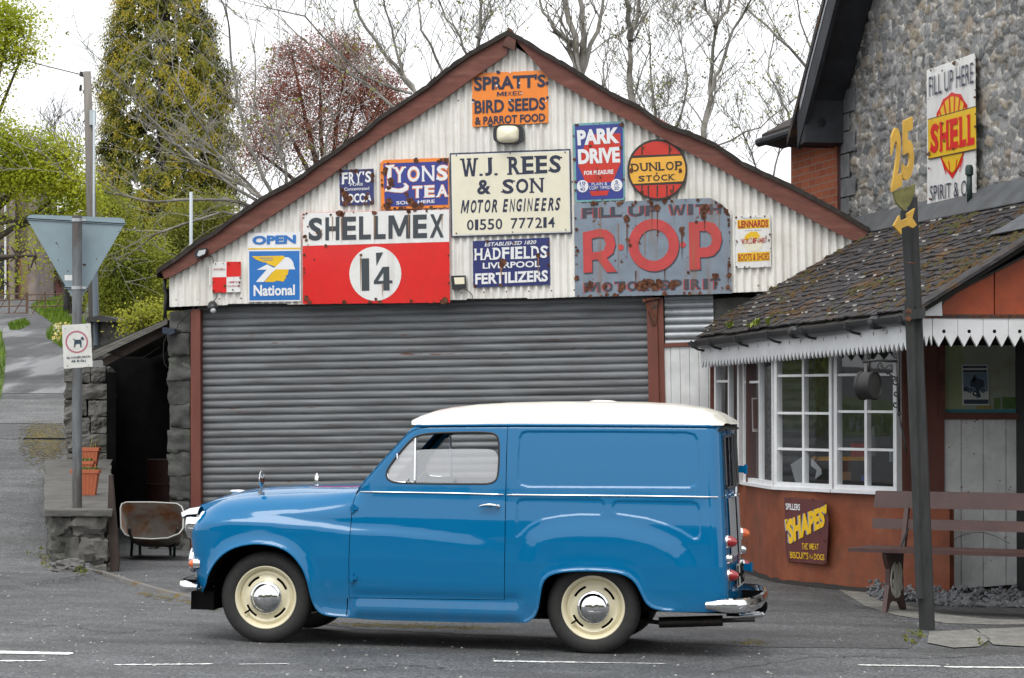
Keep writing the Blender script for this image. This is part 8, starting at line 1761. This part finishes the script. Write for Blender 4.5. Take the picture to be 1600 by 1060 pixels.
# golden conifer
S = 66; cx = (256-800)/S; D = FPX/S; pr_y = [-260, -180, -60, 0, 50, 100, 200, 300, 400, 520]; pr_r = [.10, .55, .85, 1.02, 1.22, 1.42, 1.56, 1.66, 1.70, 1.5]
zy = lambda y: CZ+(625-y)/S
gxc = Vector((cx, D, gz(cx, D))); cf = Thing('golden_conifer', 'tall dense golden-green conifer behind the telegraph pole', 'tree', gxc)
n = 3400; yy = nr.uniform(-255, 520, n); rad = np.interp(yy, pr_y, pr_r); keep = nr.rand(n) < rad/1.75; yy, rad = yy[keep], rad[keep]; n = len(yy)
th = nr.uniform(0, 2*PI, n); lump = np.array([noise.noise((math.cos(a)*1.7, math.sin(a)*1.7, y_*.018)) for a, y_ in zip(th, yy)]); rr_ = rad*(.80+.26*lump+.22*nr.rand(n))
C = np.stack([cx+rr_*np.cos(th), D+rr_*np.sin(th), CZ+(625-yy)/S], 1); outd = np.stack([np.cos(th), np.sin(th), -.25+0*th], 1)
def sprays(idx, k, ln, wd, off_, sz):
    c = np.repeat(C[idx], k, 0); o_ = np.repeat(outd[idx], k, 0); m_ = len(c); t_ = nr.rand(m_)[:, None]
    side = nr.normal(size=(m_, 3))*wd; p = c+o_*(t_*ln+off_)+side*(.4+.6*t_)+np.array([0, 0, -1.])*(t_**2)*ln*.55
    return leaves(p, sz, droop=(0, 0, -.9), aspect=.6, nrm_=o_+np.array([0, 0, .55]), nk=.30)
allx = np.arange(n)
gold = allx[(nr.rand(n)+.6*lump) > .22]; 
o = np_obj('dark_foliage', sprays(allx, 60, .26, .085, -.14, .075)-np.array(gxc), 4, leafmat('conifer_green', L(.085, .105, .018), L(.17, .175, .026), .25), parent=cf.e)
o = np_obj('golden_foliage', sprays(gold, 44, .26, .075, .03, .052)-np.array(gxc), 4, leafmat('conifer_gold', L(.23, .215, .022), L(.44, .33, .028), .3, 1.6), parent=cf.e)
cf.part('trunk', MB().tube([gxc, gxc+Vector((0, 0, 11))], [.28, .05], 8), bark2)
# copper beech
def leafy(name, label, S, base, blobs, lm, size, n, seed, r0=.14, mat=None, group=None, zs=1., depth=1.5, tr=None, up=.3, nl=9, inner=.0, twn=90):
    """crown made of many leaf sprays scattered in px ellipses (cx,cy,rx,ry,weight); limbs reach into each"""
    R = random.Random(seed); b0 = W(base[0], base[1], S); g_ = Vector((b0.x, b0.y, gz(b0.x, b0.y))); t = Thing(name, label, 'tree', g_, group=group); big, tw = MB(), MB()
    fork = b0; big.tube([g_-Vector((0, 0, .3)), g_.lerp(b0, .6), b0], [r0*1.3, r0*1.1, r0], 8); tot = sum(b[4] for b in blobs); CC = []
    for (cx_, cy_, rx_, ry_, w_) in blobs:
        c = W(cx_, cy_, S); mid = fork.lerp(c, .5)+Vector((R.uniform(-.2, .2), R.uniform(-.4, .4), R.uniform(0, .3))); big.tube([fork, mid, c], [r0*.6, r0*.4, r0*.15], 6, cap=False)
        k = int(n*w_/tot); nc = max(6, k//22); q = nr.normal(size=(nc, 3)); q /= np.linalg.norm(q, axis=1)[:, None]; q *= (nr.rand(nc)**.45)[:, None]
        pc = np.array(c)+q*np.array([rx_/S, depth*max(rx_, ry_)/S*.8, ry_/S])
        for j in range(min(nc, int(twn*w_/tot)+3)):
            e_ = Vector(pc[j]); s_ = c.lerp(e_, .1); m2 = s_.lerp(e_, .5)+Vector((R.gauss(0, .08), 0, R.gauss(0, .08))); tw.tube([s_, m2, e_], [.02, .012, .006], 3, cap=False)
        CC.append(np.repeat(pc, 22, 0)+nr.normal(size=(nc*22, 3))*np.array([1, 1, .7])*size*3.0)
    CC = np.concatenate(CC); t.part('trunk', big, mat or bark2, smooth=True); t.part('branches', tw, mat or bark2)
    np_obj('crown', leaves(CC, size, nrm_=np.array([0, -.55, 1.])+0*CC, nk=.75)-np.array(g_), 4, lm, parent=t.e); return t
cop = leafmat('copper_leaf', L(.21, .075, .052), L(.38, .165, .11), .4)
leafy('copper_beech', 'copper beech in young dark red leaf behind the left roof slope', 58, (515, 330), [(500, 110, 85, 62, 3), (430, 165, 62, 70, 2.2), (560, 150, 70, 75, 2.6), (600, 150, 42, 48, 1.2), (480, 205, 95, 70, 2.6), (400, 235, 44, 52, .9), (610, 185, 38, 40, .8), (545, 75, 42, 26, .6), (455, 80, 30, 22, .4), (560, 235, 60, 40, 1)], cop, .054, 66000, 3, depth=1.0)
# left leafy sycamore
lg = leafmat('spring_leaf', L(.33, .39, .025), L(.56, .58, .055), .5)
leafy('sycamore', 'light green young-leaved tree at the left edge before the chapel', 100, (-75, 420), [(15, 40, 48, 40, 1.3), (-5, 85, 45, 40, .8), (35, 85, 28, 26, .3), (0, 20, 30, 30, .5), (-20, 150, 36, 40, .3), (-130, 70, 75, 55, 1.6), (-190, 150, 75, 60, 1.6), (-120, 180, 60, 60, 1.2), (-120, 260, 70, 55, 1.5), (-190, 310, 70, 50, 1.1), (20, 235, 60, 36, 1.8), (-20, 200, 40, 36, .8), (85, 250, 48, 42, 1.3), (55, 280, 56, 34, 1.5), (110, 295, 44, 34, 1.2), (-10, 285, 40, 30, .8), (130, 322, 22, 18, .4), (10, 340, 32, 24, .16), (70, 335, 34, 20, .25), (25, 400, 32, 40, .12), (55, 400, 14, 22, .06), (5, 440, 30, 30, .06)], lg, .052, 46000, 5, r0=.10, depth=.9)
# hedgerow wood between the lane and garage
ol = leafmat('olive_leaf', L(.15, .175, .03), L(.28, .29, .045), .45, .8); ol2 = leafmat('hedge_leaf', L(.20, .24, .03), L(.36, .38, .05), .45, .9)
leafy('hedgerow_tree', 'bushy olive-green hedgerow tree directly right of the give way sign', 84, (205, 520), [(185, 400, 50, 70, 2), (175, 335, 36, 40, 1), (225, 430, 50, 60, 2), (165, 450, 30, 50, 1), (200, 470, 60, 30, 1.3)], ol2, .050, 30000, 6, depth=.8)
leafy('hedgerow_tree', 'dull green hedgerow tree just behind the low left end of the garage roof', 78, (285, 520), [(270, 400, 50, 70, 2), (300, 360, 46, 52, 1.6), (250, 455, 50, 40, 1.4), (340, 330, 34, 34, .8), (290, 455, 50, 40, 1)], ol, .050, 27000, 7, depth=.8)
leafy('hedgerow_tree', 'shaded green tree filling the gap left of the give way sign plate', 62, (115, 520), [(110, 385, 36, 60, 1.6), (90, 360, 40, 40, .9), (140, 420, 34, 60, 1.2), (150, 360, 30, 44, .8)], ol, .06, 10000, 8, depth=.8)
t = leafy('laurel_bush', 'bright yellow-green bush above the shed roof', 108, (232, 530), [(232, 500, 24, 15, 1), (215, 508, 14, 8, .4), (248, 498, 12, 14, .5)], leafmat('yellow_bush', L(.28, .30, .03), L(.45, .42, .05), .4), .05, 3000, 9, r0=.03, depth=.6)
t.e['category'] = 'bush'
# bare trees
bare_tree('bare_tree', 'bare grey tree with forked trunks behind the upper right roof slope', 96, [[(908, 230, .11), (905, 130), (895, 60), (880, -20), (872, -80)], [(906, 120, .10), (912, 60), (906, -10), (915, -90)], [(908, 115, .07), (925, 70), (945, 10), (955, -60)], [(900, 75, .06), (868, 50), (850, 20), (838, -30)]], 31, r0=.13, nside=5, ln=.9, leaf=budb, nleaf=160)
bare_tree('bare_tree', 'single upright bare trunk right of the forked grey tree', 92, [[(978, 260, .115), (984, 160), (982, 95), (984, 55)], [(984, 60, .09), (976, 20), (968, -60)], [(984, 60, .08), (996, 30), (1000, -50)]], 32, r0=.13, nside=5, ln=.9, leaf=budb, nleaf=260)
bare_tree('bare_tree', 'slender pale bare tree leaning right near the stone house', 92, [[(1095, 300, .10), (1105, 200), (1112, 130), (1118, 45)], [(1118, 42, .06), (1135, 12), (1150, -40)], [(1118, 42, .05), (1105, 10), (1098, -40)], [(1106, 150, .06), (1125, 110), (1150, 45), (1180, -10)]], 33, r0=.12, nside=5, ln=.9, leaf=budb, nleaf=200)
bare_tree('bare_tree', 'scrubby bare tree with tangled twigs between the two right-hand trunks', 84, [[(1020, 290, .05), (1028, 200), (1018, 120), (1015, 40)], [(1035, 280, .04), (1060, 190), (1075, 120), (1060, 40)], [(1025, 270, .04), (1040, 220), (1010, 170), (985, 130)]], 34, r0=.06, nside=11, ln=.8, lev=3, leaf=bud, nleaf=220, spread=.7)
bare_tree('bare_tree', 'bare tree with two thin stems just left of the gable peak', 92, [[(742, 170, .07), (745, 90), (750, 40), (752, -40)], [(748, 60, .045), (765, 20), (772, -30)], [(740, 110, .04), (720, 60), (690, 10), (670, -30)], [(742, 130, .03), (790, 85), (810, 40)]], 35, r0=.075, nside=7, ln=.8, lev=2, leaf=bud, nleaf=120)
bare_tree('bare_tree', 'pale twiggy tree whose branches fan up left above the roof slope', 88, [[(640, 230, .07), (650, 140), (600, 80), (560, 20), (540, -40)], [(650, 150, .05), (625, 100), (610, 40), (590, -30)], [(650, 160, .05), (690, 110), (660, 50), (650, -20)], [(640, 180, .05), (570, 130), (510, 95), (450, 40)], [(640, 150, .04), (560, 110), (480, 30), (400, 10)]], 36, r0=.09, nside=9, ln=1.1, lev=2, leaf=bud, nleaf=260, up=.25)
bare_tree('bare_tree', 'wide pale bare tree with boughs arching left across the golden conifer', 100, [[(470, 420, .07), (440, 330), (380, 290), (300, 250), (240, 190)], [(450, 350, .05), (400, 250), (370, 160), (355, 60), (350, 10)], [(440, 340, .045), (350, 310), (250, 315), (160, 300), (120, 285)], [(430, 330, .04), (330, 270), (260, 215), (215, 180)], [(455, 360, .045), (450, 260), (400, 170), (395, 80)], [(440, 345, .04), (340, 330), (260, 360), (215, 385)], [(450, 330, .04), (500, 260), (520, 190), (500, 120)], [(420, 320, .035), (330, 230), (290, 150), (275, 80)]], 37, r0=.09, nside=8, ln=1.05, lev=2, leaf=bud, nleaf=420, up=.12, droop=.10, spread=.55)
bare_tree('bare_tree', 'thin bare tree leaning out from behind the stone house', 84, [[(1330, 250, .07), (1300, 150), (1268, 110), (1215, 60), (1165, 10)], [(1300, 150, .04), (1260, 60), (1240, -20)], [(1255, 260, .04), (1225, 180), (1200, 120), (1210, 40)]], 38, r0=.08, nside=8, ln=.9, lev=2, leaf=bud, nleaf=260)
bare_tree('bare_tree', 'fine twiggy sapling rising between the gable slope and the brick wing', 90, [[(1205, 300, .03), (1215, 240), (1222, 200)], [(1190, 300, .03), (1170, 240), (1150, 190)], [(1100, 300, .035), (1120, 230), (1190, 195), (1235, 160)]], 39, r0=.035, nside=9, ln=.6, lev=2, leaf=bud, nleaf=120)
bare_tree('bare_tree', 'small distant bare tree behind the telegraph pole', 45, [[(108, 320, .06), (105, 260), (100, 215)], [(108, 300, .05), (90, 250), (82, 220)], [(108, 300, .05), (122, 250), (126, 215)]], 40, r0=.08, nside=9, ln=.8, lev=2, mat=bark2, minr=.009)
# grass banks
grs = leafmat('grass_blade', L(.075, .14, .015), L(.17, .25, .025), .3, .6)
gsh = pm('turf', L(.075, .125, .018), rough=.95, var=.4, vs=3, bump=.5, bs=20)
def bank(poly, nb, hgt, sz=.02):
    P = [tuple(G(x, y_)[:2]) for x, y_ in poly]; x0, y0 = np.min(P, 0); x1, y1 = np.max(P, 0); sheet('grass_bank', P, gsh, .012, max(.3, (y1-y0)/14))
    Q = np.stack([nr.uniform(x0, x1, nb*3), nr.uniform(y0, y1, nb*3)], 1); Q = Q[inside(Q, P)][:nb]; z = np.array([gz(a, b) for a, b in Q]); h = hgt*(.4+nr.rand(len(Q))); a = nr.uniform(0, 2*PI, len(Q)); d_ = np.stack([np.cos(a)*.35*h, np.sin(a)*.35*h, h], 1); s_ = np.stack([-np.sin(a), np.cos(a), 0*a], 1)*sz; b0 = np.stack([Q[:, 0], Q[:, 1], z], 1)
    return np.stack([b0-s_, b0+s_, b0+d_], 1).reshape(-1, 3)
B = [bank([(58, 474), (104, 466), (106, 498), (88, 512), (70, 497), (48, 482)], 3000, .13, .03), bank([(84, 512), (106, 500), (128, 500), (140, 524), (150, 545), (98, 545), (72, 528)], 3000, .16, .016), bank([(-40, 500), (2, 520), (9, 560), (6, 600), (0, 628), (-60, 628)], 2500, .16, .016), bank([(12, 508), (40, 500), (48, 508), (30, 516), (16, 516)], 500, .08, .02)]
np_obj('grass', np.concatenate(B), 3, grs, kind='stuff')
P_ = [(-13, 31), (-60, 31), (-60, 100), (-22, 100), (-16, 68), (-13.6, 50)]; sheet('meadow', P_, gsh, .010, 3.)
nf = 9000; Q = np.stack([nr.uniform(-45, -13, nf), nr.uniform(31, 85, nf)], 1); Q = Q[inside(Q, P_)]; z = np.array([gz(a, b) for a, b in Q]); h = .22*(.4+nr.rand(len(Q))); a = nr.uniform(0, 2*PI, len(Q)); d_ = np.stack([np.cos(a)*.35*h, np.sin(a)*.35*h, h], 1); s_ = np.stack([-np.sin(a), np.cos(a), 0*a], 1)*.05; b0 = np.stack([Q[:, 0], Q[:, 1], z], 1)
B.append(np.stack([b0-s_, b0+s_, b0+d_], 1).reshape(-1, 3)); np_obj('meadow_grass', B[-1], 3, grs, kind='stuff')
# far-off wood on the skyline
nw_ = 16000; X = nr.uniform(-75, 75, nw_); Y = 118+nr.normal(size=nw_)*3; hw_ = np.array([2.6+1.2*noise.noise((x*.09, 0, 0))+.7*noise.noise((x*.4, 3, 0)) for x in X]); Z = 6.2+hw_*nr.rand(nw_)**.7*1.25
np_obj('distant_wood', leaves(np.stack([X, Y, Z], 1), .55, aspect=.8), 4, leafmat('far_wood', L(.09, .11, .04), L(.17, .18, .07), .3, .25), kind='stuff')
# hedge bank on the far side of the lane
nh = 14000; Y = nr.uniform(30, 80, nh); X = -13.6-(Y-30)*.06+nr.normal(size=nh)*.45; Z = np.array([gz(a, b) for a, b in zip(X, Y)])+1.5*nr.rand(nh)**.8
np_obj('lane_hedge', leaves(np.stack([X, Y, Z], 1), .16, aspect=.8), 4, ol2, kind='stuff')
# daffodil and daisy heads on the bank
Q = []
for _ in range(46): x, y_ = rg.uniform(80, 108), rg.uniform(515, 542); p = G(x, y_); Q.append((p.x, p.y, p.z+rg.uniform(.08, .2)))
np_obj('bank_flowers', leaves(np.repeat(np.array(Q), 5, 0)+nr.normal(size=(len(Q)*5, 3))*.012, .05, aspect=.9), 4, leafmat('flower_yellow', L(.7, .5, .03), L(.75, .75, .6), .2, 3.), kind='stuff')
# weeds at the foot of the wall and on the forecourt
Q = []
for x0, x1, y0, y1, k in ((62, 84, 868, 893, 20), (1424, 1440, 994, 999, 9), (1406, 1430, 1005, 1008, 4), (1530, 1540, 1012, 1014, 3), (118, 133, 894, 900, 12), (330, 345, 950, 955, 12), (30, 100, 862, 870, 10)):
    for _ in range(k): p = G(rg.uniform(x0, x1), rg.uniform(y0, y1)); Q.append((p.x, p.y, p.z+rg.uniform(.0, .05)))
np_obj('weeds', leaves(np.repeat(np.array(Q), 4, 0)+nr.normal(size=(len(Q)*4, 3))*.012, .028), 4, leafmat('weed_leaf', L(.09, .13, .02), L(.22, .20, .05), .3, 5.), kind='stuff')
# small stones and litter scattered on the tarmac
m = MB()
for _ in range(420):
    x, y_ = rg.uniform(0, 1600), 890+170*rg.random()**1.3
    if 300 < x < 1100 and y_ < 1000: continue
    p = G(x, y_); s_ = rg.uniform(.004, .011); b = len(m.V)
    for v in ((1, 0, 0), (0, 1, 0), (-1, 0, 0), (0, -1, 0), (.1, .1, .8)): m.V.append(p+Vector(v)*s_*rg.uniform(.7, 1.3))
    m.F += [(b, b+1, b+4), (b+1, b+2, b+4), (b+2, b+3, b+4), (b+3, b, b+4)]
single('loose_chippings', m, pm('pale_chipping', L(.38, .37, .35), rough=.8, var=.5, vs=30), None, None, kind='stuff')
# unseen hedge added across the road for the dark treeline reflected in the van
t = Thing('reflection_hedge', 'long dark hedge added out of view for the treeline reflected in the van', 'hedge', (0, -14, 0))
nn = 14000; C = np.stack([nr.uniform(-45, 45, nn), -14+nr.normal(size=nn)*.7, 0*nr.rand(nn)], 1); hh = np.array([6.0+2.2*noise.noise((x*.12, 0, 0))+.8*noise.noise((x*.5, 3, 0)) for x in C[:, 0]]); C[:, 2] = hh*nr.rand(nn)**.8
np_obj('foliage', leaves(C, .75, aspect=.8)-np.array([0, -14, 0]), 4, ol, parent=t.e)
# ================================================================== light
wd = bpy.data.worlds.new('World'); sc.world = wd; wd.use_nodes = True; nt = wd.node_tree; bg = nt.nodes['Background']
sky = nt.nodes.new('ShaderNodeTexSky'); sky.sky_type = 'NISHITA'; sky.sun_disc = False
SE, SR = math.radians(58), math.radians(196)
sky.sun_elevation = SE; sky.sun_rotation = SR; sky.air_density = 1.0; sky.dust_density = 5.0
hs = nt.nodes.new('ShaderNodeHueSaturation'); hs.inputs['Saturation'].default_value = .10
mx = nt.nodes.new('ShaderNodeMix'); mx.data_type = 'RGBA'; mx.inputs[0].default_value = .72; mx.inputs[7].default_value = (12.6, 12.9, 13.3, 1)
nt.links.new(sky.outputs[0], hs.inputs['Color']); nt.links.new(hs.outputs[0], mx.inputs[6]); nt.links.new(mx.outputs[2], bg.inputs[0])
bg.inputs[1].default_value = .125
sun = bpy.data.lights.new('sun', 'SUN'); sun.energy = 1.5; sun.angle = math.radians(30); sun.color = (1, .97, .92)
so = bpy.data.objects.new('sun', sun); COL.objects.link(so)
d = Vector((math.sin(SR)*math.cos(SE), math.cos(SR)*math.cos(SE), math.sin(SE)))
so.rotation_euler = d.to_track_quat('Z', 'Y').to_euler(); so.location = (0, 0, 30)
sc.view_settings.view_transform = 'Standard'; sc.view_settings.look = 'None'; sc.view_settings.exposure = .12; sc.view_settings.gamma = 1
